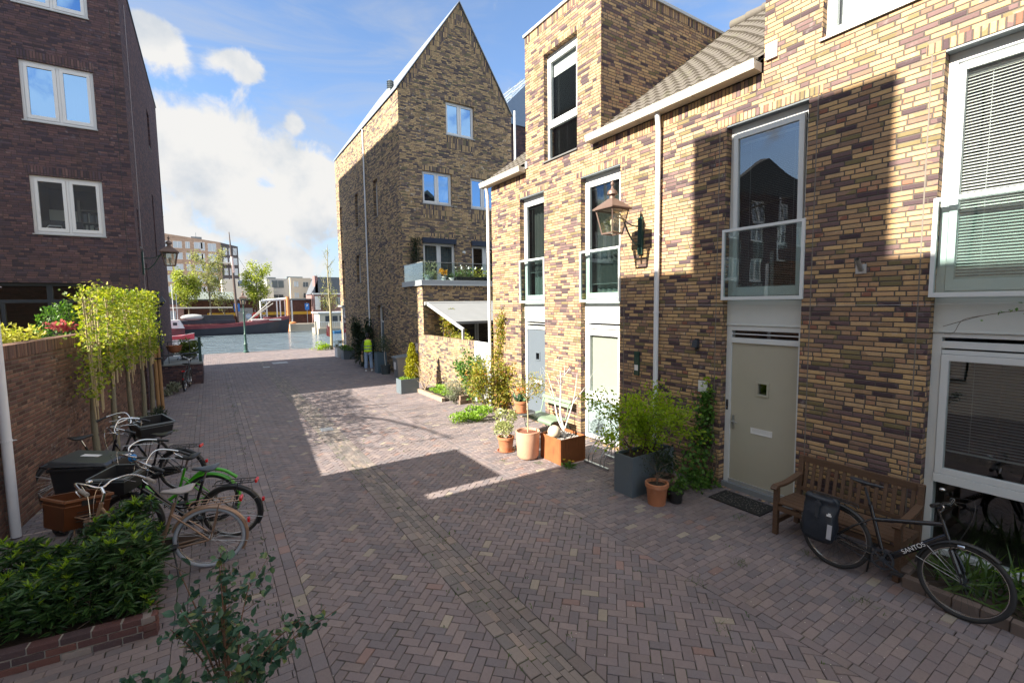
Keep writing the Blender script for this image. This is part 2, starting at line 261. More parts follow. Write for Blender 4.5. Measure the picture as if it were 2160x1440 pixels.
# ------------------------------------------------------------------ mesh helpers
class MB:
    def __init__(s): s.v = []; s.f = []
    def add(s, vs, fs):
        o = len(s.v); s.v.extend([tuple(map(float, p)) for p in vs]); s.f.extend([tuple(i + o for i in f) for f in fs]); return s
    def box(s, x0, y0, z0, x1, y1, z1, taper=None):
        vs = [(x0, y0, z0), (x1, y0, z0), (x1, y1, z0), (x0, y1, z0), (x0, y0, z1), (x1, y0, z1), (x1, y1, z1), (x0, y1, z1)]
        return s.add(vs, [(0, 3, 2, 1), (4, 5, 6, 7), (0, 1, 5, 4), (1, 2, 6, 5), (2, 3, 7, 6), (3, 0, 4, 7)])
    def hexa(s, vs): return s.add(vs, [(0, 3, 2, 1), (4, 5, 6, 7), (0, 1, 5, 4), (1, 2, 6, 5), (2, 3, 7, 6), (3, 0, 4, 7)])
    def bar(s, a, b, w, h, up=(0, 0, 1)):
        a = Vector(a); b = Vector(b); d = (b - a).normalized(); up = Vector(up)
        if abs(d.dot(up)) > .98: up = Vector((1, 0, 0))
        r = d.cross(up).normalized() * (w / 2); u = r.cross(d).normalized() * (h / 2)
        vs = [p + q for p in (a, b) for q in (-r - u, r - u, r + u, -r + u)]
        return s.add(vs, [(0, 1, 2, 3), (7, 6, 5, 4), (0, 4, 5, 1), (1, 5, 6, 2), (2, 6, 7, 3), (3, 7, 4, 0)])
    def tube(s, pts, r, n=8, cap=True):
        P = [Vector(p) for p in pts]; m = len(P); R = list(r) if hasattr(r, '__len__') else [r] * m
        ref = None; rings = []
        for i in range(m):
            d = (P[min(i + 1, m - 1)] - P[max(i - 1, 0)])
            d = d.normalized() if d.length > 1e-9 else Vector((0, 0, 1))
            if ref is None:
                ref = Vector((0, 0, 1)) if abs(d.z) < .9 else Vector((1, 0, 0))
            x = (ref - d * ref.dot(d)); x = x.normalized() if x.length > 1e-6 else d.orthogonal().normalized()
            y = d.cross(x); ref = x
            rings.append([P[i] + (x * math.cos(2 * math.pi * k / n) + y * math.sin(2 * math.pi * k / n)) * R[i] for k in range(n)])
        vs = [p for g in rings for p in g]; fs = []
        for i in range(m - 1):
            for k in range(n):
                fs.append((i * n + k, i * n + (k + 1) % n, (i + 1) * n + (k + 1) % n, (i + 1) * n + k))
        if cap: fs += [tuple(range(n - 1, -1, -1)), tuple((m - 1) * n + k for k in range(n))]
        return s.add(vs, fs)
    def lathe(s, prof, n=24, c=(0, 0, 0), cap=False):
        vs = []; fs = []; m = len(prof)
        for (r, z) in prof:
            for k in range(n):
                a = 2 * math.pi * k / n; vs.append((c[0] + r * math.cos(a), c[1] + r * math.sin(a), c[2] + z))
        for i in range(m - 1):
            for k in range(n): fs.append((i * n + k, i * n + (k + 1) % n, (i + 1) * n + (k + 1) % n, (i + 1) * n + k))
        if cap: fs += [tuple(range(n - 1, -1, -1)), tuple((m - 1) * n + k for k in range(n))]
        return s.add(vs, fs)
    def torus(s, c, R, r, axis='y', n=48, m=8, a0=0, a1=360, rz=None):
        full = abs(a1 - a0) >= 360; cnt = n if full else n + 1; vs = []; fs = []; rz = rz or r
        for i in range(cnt):
            a = rad(a0 + (a1 - a0) * i / n)
            for k in range(m):
                b = 2 * math.pi * k / m; q = R + r * math.cos(b); w = rz * math.sin(b)
                p = (q * math.cos(a), w, q * math.sin(a)) if axis == 'y' else (q * math.cos(a), q * math.sin(a), w)
                vs.append((c[0] + p[0], c[1] + p[1], c[2] + p[2]))
        for i in range(n):
            j = (i + 1) % cnt
            for k in range(m): fs.append((i * m + k, j * m + k, j * m + (k + 1) % m, i * m + (k + 1) % m))
        return s.add(vs, fs)
    def prism(s, poly, a, b, axis='y'):
        """extrude polygon (list of 2D) between a and b along axis"""
        mk = {'y': lambda p, t: (p[0], t, p[1]), 'x': lambda p, t: (t, p[0], p[1]), 'z': lambda p, t: (p[0], p[1], t)}[axis]
        n = len(poly); vs = [mk(p, a) for p in poly] + [mk(p, b) for p in poly]
        return s.add(vs, [tuple(range(n)), tuple(range(2 * n - 1, n - 1, -1))] + [(i, i + n, (i + 1) % n + n, (i + 1) % n) for i in range(n)])
    def ball(s, c, r, n=20, m=12, sc=(1, 1, 1)):
        prof = [(max(1e-4, math.sin(math.pi * i / m)) * r, -math.cos(math.pi * i / m) * r) for i in range(m + 1)]
        o = len(s.v); s.lathe(prof, n)
        for i in range(o, len(s.v)):
            p = s.v[i]; s.v[i] = (c[0] + p[0] * sc[0], c[1] + p[1] * sc[1], c[2] + p[2] * sc[2])
        return s
    def build(s, name, m, parent=None, smooth=False, bevel=0., weld=True, local=True, fixn=True):
        me = bpy.data.meshes.new(name); me.from_pydata(s.v, [], s.f)
        if weld or bevel or fixn:
            b = bmesh.new(); b.from_mesh(me)
            if weld: bmesh.ops.remove_doubles(b, verts=b.verts, dist=1e-5)
            if fixn: bmesh.ops.recalc_face_normals(b, faces=b.faces)
            if bevel: bmesh.ops.bevel(b, geom=[e for e in b.edges if len(e.link_faces) == 2 and e.calc_face_angle() > .6], offset=bevel, segments=2, profile=.6, affect='EDGES')
            b.to_mesh(me); b.free()
        me.materials.append(m)
        if smooth:
            me.polygons.foreach_set('use_smooth', [True] * len(me.polygons))
            if smooth != 'all': me.set_sharp_from_angle(angle=rad(38))
        o = bpy.data.objects.new(name, me); C.objects.link(o)
        if parent: o.parent = parent
        return o

def tag(o, label=None, cat=None, group=None, kind=None):
    for k, v in (('label', label), ('category', cat), ('group', group), ('kind', kind)):
        if v: o[k] = v
    return o
def thing(name, label, cat, loc=(0, 0, 0), rz=0, group=None, rx=0, ry=0):
    o = bpy.data.objects.new(name, None); C.objects.link(o); o.location = loc; o.rotation_euler = (rx, ry, rz); o.empty_display_size = .2
    return tag(o, label, cat, group)
def struct(name, mb, m, **kw): return tag(mb.build(name, m, **kw), kind='structure')
def copy_tree(o, parent=None):
    c = o.copy(); C.objects.link(c)
    if parent: c.parent = parent
    for ch in list(o.children): copy_tree(ch, c)
    return c
def spline(pts, k=6):
    P = [np.array(p, float) for p in pts]; P = [2 * P[0] - P[1]] + P + [2 * P[-1] - P[-2]]; out = []
    for i in range(1, len(P) - 2):
        for j in range(k):
            t = j / k; a, b, c, d = P[i - 1:i + 3]
            out.append(.5 * ((2 * b) + (c - a) * t + (2 * a - 5 * b + 4 * c - d) * t * t + (3 * b - a - 3 * c + d) * t ** 3))
    out.append(P[-2]); return out

LEAF = {'dia': ([(0, 0, 0), (-.32, .5, .06), (0, 1, -.03), (.32, .5, .06)], [(0, 1, 2), (0, 2, 3)]),
        'oval': ([(0, 0, 0), (-.27, .25, .04), (-.31, .6, .04), (0, 1, -.06), (.31, .6, .04), (.27, .25, .04), (0, .5, -.03)], [(0, 1, 6), (1, 2, 6), (2, 3, 6), (3, 4, 6), (4, 5, 6), (5, 0, 6)]),
        'long': ([(0, 0, 0), (-.13, .4, .03), (0, 1, -.12), (.13, .4, .03)], [(0, 1, 2), (0, 2, 3)]),
        'blade': ([(-.03, 0, 0), (.03, 0, 0), (.022, .5, .02), (-.022, .5, .02), (0, 1, -.12)], [(0, 1, 2, 3), (3, 2, 4)]),
        'palm': ([(0, 0, 0), (-.5, .35, .03), (-.16, .42, .0), (-.30, .85, .02), (0, .55, 0), (0, 1, -.03), (.30, .85, .02), (.16, .42, 0), (.5, .35, .03)], [(0, 1, 2), (0, 2, 4), (2, 3, 4), (4, 3, 5), (4, 5, 6), (0, 4, 7), (4, 6, 7), (0, 7, 8)])}
def leaves(name, pts, size, m, parent=None, shape='dia', out=None, up=.35, seed=0, jit=.9):
    """one mesh of leaf-sized faces at pts; out = preferred outward direction per leaf"""
    r = np.random.default_rng(seed + 11); P = np.asarray(pts, float); n = len(P)
    if n == 0: return None
    lv, lf = LEAF[shape]; lv = np.array(lv)
    d = r.normal(size=(n, 3)) * jit
    if out is not None: d = d + np.asarray(out)
    d[:, 2] += up; d /= np.linalg.norm(d, axis=1)[:, None] + 1e-9
    w = r.normal(size=(n, 3)); w[:, 2] *= .4; w -= (w * d).sum(1)[:, None] * d; w /= np.linalg.norm(w, axis=1)[:, None] + 1e-9
    nn = np.cross(w, d); flip = np.sign(nn[:, 2] + .15)[:, None]; nn *= flip; w = np.cross(d, nn)
    s = (np.asarray(size) * r.uniform(.65, 1.25, n))[:, None] if not hasattr(size, '__len__') else np.asarray(size)[:, None]
    V = P[:, None, :] + s[:, None, :] * (lv[None, :, 0:1] * w[:, None, :] + lv[None, :, 1:2] * d[:, None, :] + lv[None, :, 2:3] * nn[:, None, :])
    k = len(lv); V = V.reshape(-1, 3)
    F = [tuple(i + j * k for i in f) for j in range(n) for f in lf]
    me = bpy.data.meshes.new(name); me.from_pydata(V.tolist(), [], F); me.materials.append(m)
    o = bpy.data.objects.new(name, me); C.objects.link(o)
    if parent: o.parent = parent
    return o
def blob_pts(n, c, r, seed=0, shell=.55, clumps=0, cr=.3):
    """points in an uneven ellipsoid made of clumps"""
    g = np.random.default_rng(seed + 5); c = np.array(c, float); r = np.array(r, float) * np.ones(3)
    if clumps:
        d = g.normal(size=(clumps, 3)); d /= np.linalg.norm(d, axis=1)[:, None]; cc = d * g.uniform(.35, .95, (clumps, 1))
        k = g.integers(0, clumps, n); q = g.normal(size=(n, 3)); q /= np.linalg.norm(q, axis=1)[:, None]
        p = cc[k] + q * (cr * g.uniform(.2, 1, n) ** .5 * g.uniform(.6, 1.3, clumps)[k])[:, None]
    else:
        p = g.normal(size=(n, 3)); p /= np.linalg.norm(p, axis=1)[:, None]; p *= (shell + (1 - shell) * g.uniform(0, 1, n) ** .5)[:, None]
    return c + p * r, p
def stems(mb, base, tips, r0=.008, r1=.003, n=5, bend=.12, seed=0):
    g = random.Random(seed)
    for tp in tips:
        b = Vector(base) if not isinstance(base, list) else Vector(g.choice(base)); tp = Vector(tp)
        mid = b.lerp(tp, .5) + Vector((g.uniform(-1, 1), g.uniform(-1, 1), g.uniform(0, .6))) * bend * (tp - b).length
        pts = spline([b, mid, tp], 4); mb.tube(pts, np.linspace(r0, r1, len(pts)), n, cap=False)
    return mb
# ------------------------------------------------------------------ ground
def pavemat(name, cols, green=.0):
    m, t, b, o = newmat(name)
    g = nd(t, 'ShaderNodeNewGeometry'); ramp = nd(t, 'ShaderNodeValToRGB'); ramp.color_ramp.interpolation = 'CONSTANT'; els = ramp.color_ramp.elements
    for i, (p_, c_) in enumerate(cols):
        e = els[i] if i < 2 else els.new(p_)
        e.position = p_; e.color = (*c_, 1)
    t.links.new(g.outputs['Random Per Island'], ramp.inputs[0])
    wn_ = nd(t, 'ShaderNodeTexWhiteNoise', noise_dimensions='1D'); t.links.new(mth(t, 'MULTIPLY', g.outputs['Random Per Island'], 917.3), wn_.inputs['W'])
    n = nd(t, 'ShaderNodeTexNoise', i_Scale=38., i_Detail=7., i_Roughness=.7); t.links.new(g.outputs['Position'], n.inputs['Vector'])
    n2 = nd(t, 'ShaderNodeTexNoise', i_Scale=.9, i_Detail=4.); t.links.new(g.outputs['Position'], n2.inputs['Vector'])
    v = mth(t, 'ADD', .52, mth(t, 'ADD', mth(t, 'MULTIPLY', wn_.outputs[0], .22), mth(t, 'ADD', mth(t, 'MULTIPLY', n.outputs[0], .5), mth(t, 'MULTIPLY', n2.outputs[0], .5))))
    hs = nd(t, 'ShaderNodeHueSaturation'); t.links.new(ramp.outputs[0], hs.inputs['Color']); t.links.new(v, hs.inputs['Value'])
    sp_ = nd(t, 'ShaderNodeTexNoise', i_Scale=120., i_Detail=2.); t.links.new(g.outputs['Position'], sp_.inputs['Vector'])
    c = mixc(t, smooth(t, sp_.outputs[0], .64, .74, 0, .35), hs.outputs[0], (.34, .31, .28))
    st = nd(t, 'ShaderNodeTexNoise', i_Scale=2.6, i_Detail=6., i_Roughness=.65); t.links.new(g.outputs['Position'], st.inputs['Vector'])
    c = mixc(t, smooth(t, st.outputs[0], .55, .75, 0, .35), c, (.17, .14, .11))
    t.links.new(c, b.inputs['Base Color']); b.inputs['Roughness'].default_value = .78; b.inputs['Specular IOR Level'].default_value = .35
    bp = nd(t, 'ShaderNodeBump', i_Strength=.5, i_Distance=.006); t.links.new(n.outputs[0], bp.inputs['Height']); t.links.new(bp.outputs[0], b.inputs['Normal'])
    MATS[name] = m; return m
PAV = [(0., (.160, .134, .138)), (.25, (.175, .145, .145)), (.50, (.142, .126, .134)), (.70, (.188, .155, .150)), (.86, (.155, .135, .140)), (.965, (.20, .138, .125)), (.985, (.25, .22, .18))]
M_pav = pavemat('purple_brown_clinkers', PAV)
M_pavd = pavemat('worn_drain_clinkers', [(0., (.155, .132, .125)), (.3, (.185, .16, .145)), (.6, (.135, .122, .118)), (.9, (.215, .175, .15))])
def jointmat():
    m, t, b, o = newmat('sandy_joint_with_moss')
    g = nd(t, 'ShaderNodeNewGeometry')
    n = nd(t, 'ShaderNodeTexNoise', i_Scale=3., i_Detail=6.); t.links.new(g.outputs['Position'], n.inputs['Vector'])
    n2 = nd(t, 'ShaderNodeTexNoise', i_Scale=90., i_Detail=2.); t.links.new(g.outputs['Position'], n2.inputs['Vector'])
    c = mixc(t, smooth(t, n.outputs[0], .45, .60, 0, .9), (.026, .022, .019), (.050, .070, .018))
    c = mixc(t, smooth(t, n2.outputs[0], .64, .74, 0, .6), c, (.26, .23, .19))
    t.links.new(c, b.inputs['Base Color']); b.inputs['Roughness'].default_value = .95
    return m
M_joint = jointmat()
M_farground = plain('far_quay_paving', (.30, .25, .20), .9, var=.2, scale=.6)
base = MB(); base.add([(-80, -60, -.011), (80, -60, -.011), (80, 36.45, -.011), (-80, 36.45, -.011)], [(0, 1, 2, 3)])
struct('ground', base, M_joint, weld=False)
def clipx(poly, x0, x1, y0, y1):
    for ax, lim, sg in ((0, x0, 1), (0, x1, -1), (1, y0, 1), (1, y1, -1)):
        out = []
        for i in range(len(poly)):
            a, b = poly[i], poly[(i + 1) % len(poly)]; da = sg * (a[ax] - lim); db = sg * (b[ax] - lim)
            if da >= 0: out.append(a)
            if da * db < 0:
                k = da / (da - db); out.append((a[0] + (b[0] - a[0]) * k, a[1] + (b[1] - a[1]) * k))
        poly = out
        if len(poly) < 3: return None
    return poly
def paver(mb, poly, gap, z=0., tilt=.0018):
    n = len(poly); cx = sum(p[0] for p in poly) / n; cy = sum(p[1] for p in poly) / n
    a = .5 * abs(sum(poly[i][0] * poly[(i + 1) % n][1] - poly[(i + 1) % n][0] * poly[i][1] for i in range(n)))
    if a < .0016: return
    zz = z + random.uniform(-.0022, .0022); tx = random.uniform(-1, 1) * tilt / .1; ty = random.uniform(-1, 1) * tilt / .1; rt = random.uniform(-.02, .02)
    g2 = gap * random.uniform(.75, 1.5); top = []; low = []
    for (x, y) in poly:
        dx, dy = x - cx, y - cy; dx, dy = dx - rt * dy, dy + rt * dx; l = math.hypot(dx, dy)
        j = random.uniform(-.0022, .0022)
        k = max(.2, (l - g2 * 1.35 + j) / l); k2 = max(.2, (l - g2 * .55 + j) / l)
        top.append((cx + dx * k, cy + dy * k, zz + dx * tx + dy * ty)); low.append((cx + dx * k2, cy + dy * k2, zz - .006 + dx * tx + dy * ty))
    lo2 = [(p[0], p[1], -.02) for p in low]
    mb.add(top + low + lo2, [tuple(range(n))] + [(i, i + n, (i + 1) % n + n, (i + 1) % n) for i in range(n)] + [(i + n, i + 2 * n, (i + 1) % n + 2 * n, (i + 1) % n + n) for i in range(n)])
def herring(mb, x0, x1, y0, y1, L=.186, W=.093, gap=.0068):
    c = math.sqrt(.5); R = int((x1 - x0 + y1 - y0) / W / c) + 4
    ox, oy = x0, y0
    rngA = range(-R, R)
    for ix in rngA:
        for iy in rngA:
            k = (ix - iy) % 4
            if k == 0: q = [(ix, iy), (ix + 2, iy), (ix + 2, iy + 1), (ix, iy + 1)]
            elif k == 3: q = [(ix, iy), (ix + 1, iy), (ix + 1, iy + 2), (ix, iy + 2)]
            else: continue
            X = ox + (q[0][0] - q[0][1]) * c * W; Y = oy + (q[0][0] + q[0][1]) * c * W
            if X < x0 - .4 or X > x1 + .4 or Y < y0 - .4 or Y > y1 + .4: continue
            poly = clipx([(ox + (a - b_) * c * W, oy + (a + b_) * c * W) for a, b_ in q], x0, x1, y0, y1)
            if poly: paver(mb, poly, gap)
def running(mb, x0, x1, y0, y1, L=.196, W=.092, alongx=True, gap=.006, z=0., stag=.5):
    if not alongx:
        n = max(1, round((x1 - x0) / W)); w = (x1 - x0) / n
        for i in range(n):
            y = y0 - L * ((i * stag) % 1.) - random.uniform(0, .03)
            while y < y1:
                l = L * random.uniform(.97, 1.03); p = clipx([(x0 + i * w, y), (x0 + (i + 1) * w, y), (x0 + (i + 1) * w, y + l), (x0 + i * w, y + l)], x0, x1, y0, y1)
                if p: paver(mb, p, gap, z)
                y += l
    else:
        y = y0; r = 0
        while y < y1:
            w = W * random.uniform(.97, 1.03); x = x0 - L * ((r * stag) % 1.) - random.uniform(0, .012)
            while x < x1:
                p = clipx([(x, y), (x + L, y), (x + L, y + w), (x, y + w)], x0, x1, y0, y1)
                if p: paver(mb, p, gap, z)
                x += L
            y += w; r += 1
YE = 29.9
pv = MB()
herring(pv, .70, 2.06, .6, YE); herring(pv, 2.56, 4.34, .6, YE)
running(pv, -3.2, -.46, 1.5, YE); running(pv, -.46, -.36, 1.5, YE, alongx=False, W=.1)
running(pv, -.36, .45, 1.5, YE); running(pv, .45, .70, 1.5, YE, alongx=False, W=.125, L=.205)
running(pv, 4.34, 4.45, .6, YE, alongx=False, W=.11); running(pv, 4.45, 5.58, .4, YE); running(pv, 5.58, 5.68, .4, YE, alongx=False, W=.1)
running(pv, 5.68, 7.2, .4, YE); running(pv, -3, 12, YE, YE + .22, W=.11)
running(pv, -9, 16, YE + .22, 36.1, L=.21, W=.105); running(pv, -9, 16, 36.1, 36.42, L=.4, W=.32, z=.012)
running(pv, 7.2, 12, 11.8, 17.1, L=.3, W=.3)
struct('paving', pv, M_pav, weld=False, fixn=False)
dr = MB()
running(dr, 2.06, 2.18, .6, YE, alongx=False, W=.12, gap=.009); running(dr, 2.44, 2.56, .6, YE, alongx=False, W=.12, gap=.009)
running(dr, 2.18, 2.44, .6, YE, alongx=False, W=.065, gap=.005, z=-.008)
struct('drain_channel', dr, M_pavd, weld=False, fixn=False)
gr = MB()
for y in (12.0, 26.6):
    gr.box(2.17, y, -.005, 2.46, y + .34, .004)
    for k in range(7): gr.box(2.19, y + .03 + k * .043, .004, 2.44, y + .05 + k * .043, .008)
tag(gr.build('drain_grate', M_steel), 'dark iron grate let into the brick drain channel', 'drain grate')
cv = MB(); cv.box(2.75, 27.9, -.004, 3.5, 28.7, .006); cv.box(2.85, 28.0, .006, 3.4, 28.6, .009)
tag(cv.build('manhole_cover', plain('worn_cover_metal', (.33, .33, .33), .5, metal=.3, dirt=.3)), 'pale square access cover in the paving near the quay', 'manhole cover')
# weeds in the joints
wp = []
for k in range(760):
    x = random.choice([random.gauss(.45, .06), random.gauss(2.1, .06), random.gauss(2.52, .06), random.uniform(.7, 6.8), random.gauss(6.9, .1), random.gauss(-1.9, .3), random.uniform(2.6, 4.3)]); y = random.uniform(1.6, 22) ** 1.0
    for j in range(random.randint(2, 6)): wp.append((x + random.gauss(0, .018), y + random.gauss(0, .018), -.004))
tag(leaves('joint_weeds', wp, .035, L_grass, shape='long', up=.8, jit=.8), kind='stuff')
tuft = []
for (x, y, n) in ((5.1, 2.95, 60), (5.45, 1.85, 40), (5.6, 6.95, 60), (5.2, 7.1, 60), (4.7, 7.6, 40), (-.9, 14.3, 90), (5.95, 2.6, 40), (6.2, 3.6, 40), (4.35, 3.0, 30), (3.9, 2.4, 30)):
    for j in range(n): tuft.append((x + random.gauss(0, .05), y + random.gauss(0, .05), 0))
tag(leaves('grass_tufts', tuft, .06, L_grass, shape='blade', up=1., jit=.7), kind='stuff')
pb = MB()
for k in range(500):
    x = random.uniform(.6, 7); y = random.uniform(1.2, 9); s = random.uniform(.003, .007)
    pb.box(x, y, 0, x + s, y + s * random.uniform(.6, 1.4), s * .6)
tag(pb.build('scattered_grit', plain('pale_grit', (.55, .52, .46), .9), weld=False, fixn=False), kind='stuff')
# quay edge, water, far bank
q = MB(); q.box(-80, 36.42, -2.5, 80, 36.75, -.01); struct('quay', q, plain('quay_wall_stone', (.24, .21, .18), .85, var=.2, scale=2))
def watermat():
    m, t, b, o = newmat('canal_water')
    g = nd(t, 'ShaderNodeNewGeometry'); mp_ = nd(t, 'ShaderNodeMapping'); mp_.inputs['Scale'].default_value = (.55, 1.0, 1); t.links.new(g.outputs['Position'], mp_.inputs[0])
    n = nd(t, 'ShaderNodeTexNoise', i_Scale=.55, i_Detail=6., i_Roughness=.62, i_Distortion=.8); t.links.new(mp_.outputs[0], n.inputs['Vector'])
    bp = nd(t, 'ShaderNodeBump', i_Strength=1.0, i_Distance=.75); t.links.new(n.outputs[0], bp.inputs['Height']); t.links.new(bp.outputs[0], b.inputs['Normal'])
    b.inputs['Base Color'].default_value = (.13, .17, .20, 1); b.inputs['Roughness'].default_value = .12; b.inputs['IOR'].default_value = 1.33; b.inputs['Specular IOR Level'].default_value = .6
    return m
w = MB(); w.add([(-300, 36.6, -1.), (300, 36.6, -1.), (300, 93, -1.), (-300, 93, -1.)], [(0, 1, 2, 3)]); struct('water', w, watermat())
fb = MB(); fb.add([(-900, 86.0, .12), (900, 86.0, .12), (900, 2200, .12), (-900, 2200, .12), (-900, 86.0, -2), (900, 86.0, -2)], [(0, 1, 2, 3), (4, 5, 1, 0)])
struct('far_bank', fb, M_farground)

# ------------------------------------------------------------------ walls and windows
def PX7(u, z, d): return (7 + d, u, z)
def facade(mb, P, holes, u0, u1, z0, top, dep, extra_u=(), extra_z=()):
    """outer skin with openings and their reveals; top is a list of (ua, ub, ztop)"""
    us = sorted({u0, u1, *extra_u, *[h[0] for h in holes], *[h[1] for h in holes], *[t[0] for t in top], *[t[1] for t in top]}); us = [u for u in us if u0 <= u <= u1]
    zs = sorted({z0, *extra_z, *[h[2] for h in holes], *[h[3] for h in holes], *[t[2] for t in top]})
    for i in range(len(us) - 1):
        for j in range(len(zs) - 1):
            uc = (us[i] + us[i + 1]) / 2; zc = (zs[j] + zs[j + 1]) / 2
            if not any(a <= uc <= b and zc < t for a, b, t in top): continue
            if any(a < uc < b and c < zc < e for a, b, c, e in [h[:4] for h in holes]): continue
            mb.add([P(us[i], zs[j], 0), P(us[i + 1], zs[j], 0), P(us[i + 1], zs[j + 1], 0), P(us[i], zs[j + 1], 0)], [(0, 1, 2, 3)])
    for h in holes:
        a, b, c, e = h[:4]; dd = h[4] if len(h) > 4 else dep
        mb.add([P(a, c, 0), P(a, e, 0), P(a, e, dd), P(a, c, dd)], [(0, 1, 2, 3)]); mb.add([P(b, c, 0), P(b, e, 0), P(b, e, dd), P(b, c, dd)], [(3, 2, 1, 0)])
        mb.add([P(a, e, 0), P(b, e, 0), P(b, e, dd), P(a, e, dd)], [(0, 1, 2, 3)])
        if c > z0 + .01: mb.add([P(a, c, 0), P(b, c, 0), P(b, c, dd), P(a, c, dd)], [(3, 2, 1, 0)])
    return mb
def pbox(mb, P, u0, u1, z0, z1, d0, d1):
    return mb.hexa([P(u0, z0, d0), P(u1, z0, d0), P(u1, z0, d1), P(u0, z0, d1), P(u0, z1, d0), P(u1, z1, d0), P(u1, z1, d1), P(u0, z1, d1)])
def ring(mb, P, u0, u1, z0, z1, w, d0, d1, wb=None, wt=None):
    wb = w if wb is None else wb; wt = w if wt is None else wt
    pbox(mb, P, u0, u0 + w, z0, z1, d0, d1); pbox(mb, P, u1 - w, u1, z0, z1, d0, d1)
    pbox(mb, P, u0 + w, u1 - w, z0, z0 + wb, d0, d1); pbox(mb, P, u0 + w, u1 - w, z1 - wt, z1, d0, d1); return mb
def pane(parent, P, u0, u1, z0, z1, d, m=None):
    b = MB(); b.add([P(u0, z0, d), P(u1, z0, d), P(u1, z1, d), P(u0, z1, d)], [(0, 1, 2, 3)]); return b.build('pane', m or M_glass, parent, fixn=False)
def room(parent, P, u0, u1, z0, z1, d0, d1, m=None):
    b = MB(); a = [P(u0, z0, d0), P(u1, z0, d0), P(u1, z1, d0), P(u0, z1, d0), P(u0, z0, d1), P(u1, z0, d1), P(u1, z1, d1), P(u0, z1, d1)]
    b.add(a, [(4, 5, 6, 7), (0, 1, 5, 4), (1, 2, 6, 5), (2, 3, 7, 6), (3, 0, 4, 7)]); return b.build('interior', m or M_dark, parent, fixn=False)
def blind(parent, P, u0, u1, z0, z1, d, m, pitch=.026, w=.024, tilt=.5):
    b = MB(); z = z0 + .01
    while z < z1 - .02:
        dz = w * math.sin(tilt) / 2; dd = w * math.cos(tilt) / 2
        b.add([P(u0, z - dz, d - dd), P(u1, z - dz, d - dd), P(u1, z + dz, d + dd), P(u0, z + dz, d + dd)], [(0, 1, 2, 3)]); z += pitch
    for f in (.15, .85): pbox(b, P, u0 + (u1 - u0) * f, u0 + (u1 - u0) * f + .004, z0, z1, d - .002, d + .002)
    pbox(b, P, u0, u1, z1 - .03, z1, d - .015, d + .015); pbox(b, P, u0, u1, z0 - .005, z0 + .008, d - .012, d + .012)
    return b.build('blind', m, parent, weld=False, fixn=False)
def curtain(parent, P, u0, u1, z0, z1, d, m, folds=9, amp=.03):
    b = MB(); n = folds * 8; vs = []; 
    for i in range(n + 1):
        u = u0 + (u1 - u0) * i / n; o = amp * math.sin(2 * math.pi * folds * i / n) + .3 * amp * math.sin(5 * i / n + 2.1 * i)
        vs += [P(u, z0, d + o), P(u, z1, d + o * .7)]
    b.add(vs, [(2 * i, 2 * i + 2, 2 * i + 3, 2 * i + 1) for i in range(n)]); return b.build('curtain', m, parent, smooth='all')
M_blind = plain('white_blind_slats', (.72, .73, .70), .5, var=.03)
M_blindd = plain('grey_blind_slats', (.25, .27, .27), .5, var=.03)
M_roller = plain('cream_blind_cloth', (.52, .52, .44), .8, var=.05)
M_curt = plain('grey_blue_curtain', (.13, .18, .20), .9, var=.15)
M_sheer = plain('white_sheer_curtain', (.80, .80, .78), .9, var=.05)
def sash_window(parent, P, u0, u1, z0, z1, d, n=2, m=None, fw=.055, sw=.06, gm=None, sill=True, deep=.9, inside=None, rm=None):
    """casement window: outer frame, n sashes, panes, sill, room behind"""
    m = m or M_pvc; b = MB(); ring(b, P, u0, u1, z0, z1, fw, d, d + .08)
    ws = (u1 - u0 - 2 * fw) / n
    for k in range(1, n): pbox(b, P, u0 + fw + k * ws - .03, u0 + fw + k * ws + .03, z0 + fw, z1 - fw, d, d + .08)
    wdw = b.build('window', m, parent, bevel=.004)
    sb = None
    for k in range(n):
        a = u0 + fw + k * ws + (.03 if k else 0) + .004; c = u0 + fw + (k + 1) * ws - (.03 if k < n - 1 else 0) - .004
        s = MB(); ring(s, P, a, c, z0 + fw + .004, z1 - fw - .004, sw, d - .012, d + .05, wb=sw + .02); s.build('sash', m, wdw, bevel=.004)
        pane(wdw, P, a + sw - .01, c - sw + .01, z0 + fw + sw, z1 - fw - sw + .01, d + .02, gm)
    if sill:
        s = MB(); pbox(s, P, u0 - .02, u1 + .02, z0 - .03, z0 - .002, -.035, d + .02); s.build('sill', M_zinc, wdw)
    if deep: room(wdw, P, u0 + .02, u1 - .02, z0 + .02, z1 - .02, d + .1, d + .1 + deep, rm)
    if inside: inside(wdw)
    return wdw
def soldier(parent, P, u0, u1, z0, z1, m, d=-.004, name='upright_brick_course'):
    b = MB(); pbox(b, P, u0, u1, z0, z1, d, .05); return b.build(name, m, parent)
def soldier_slots(*a, **k): return soldier(*a, **k)

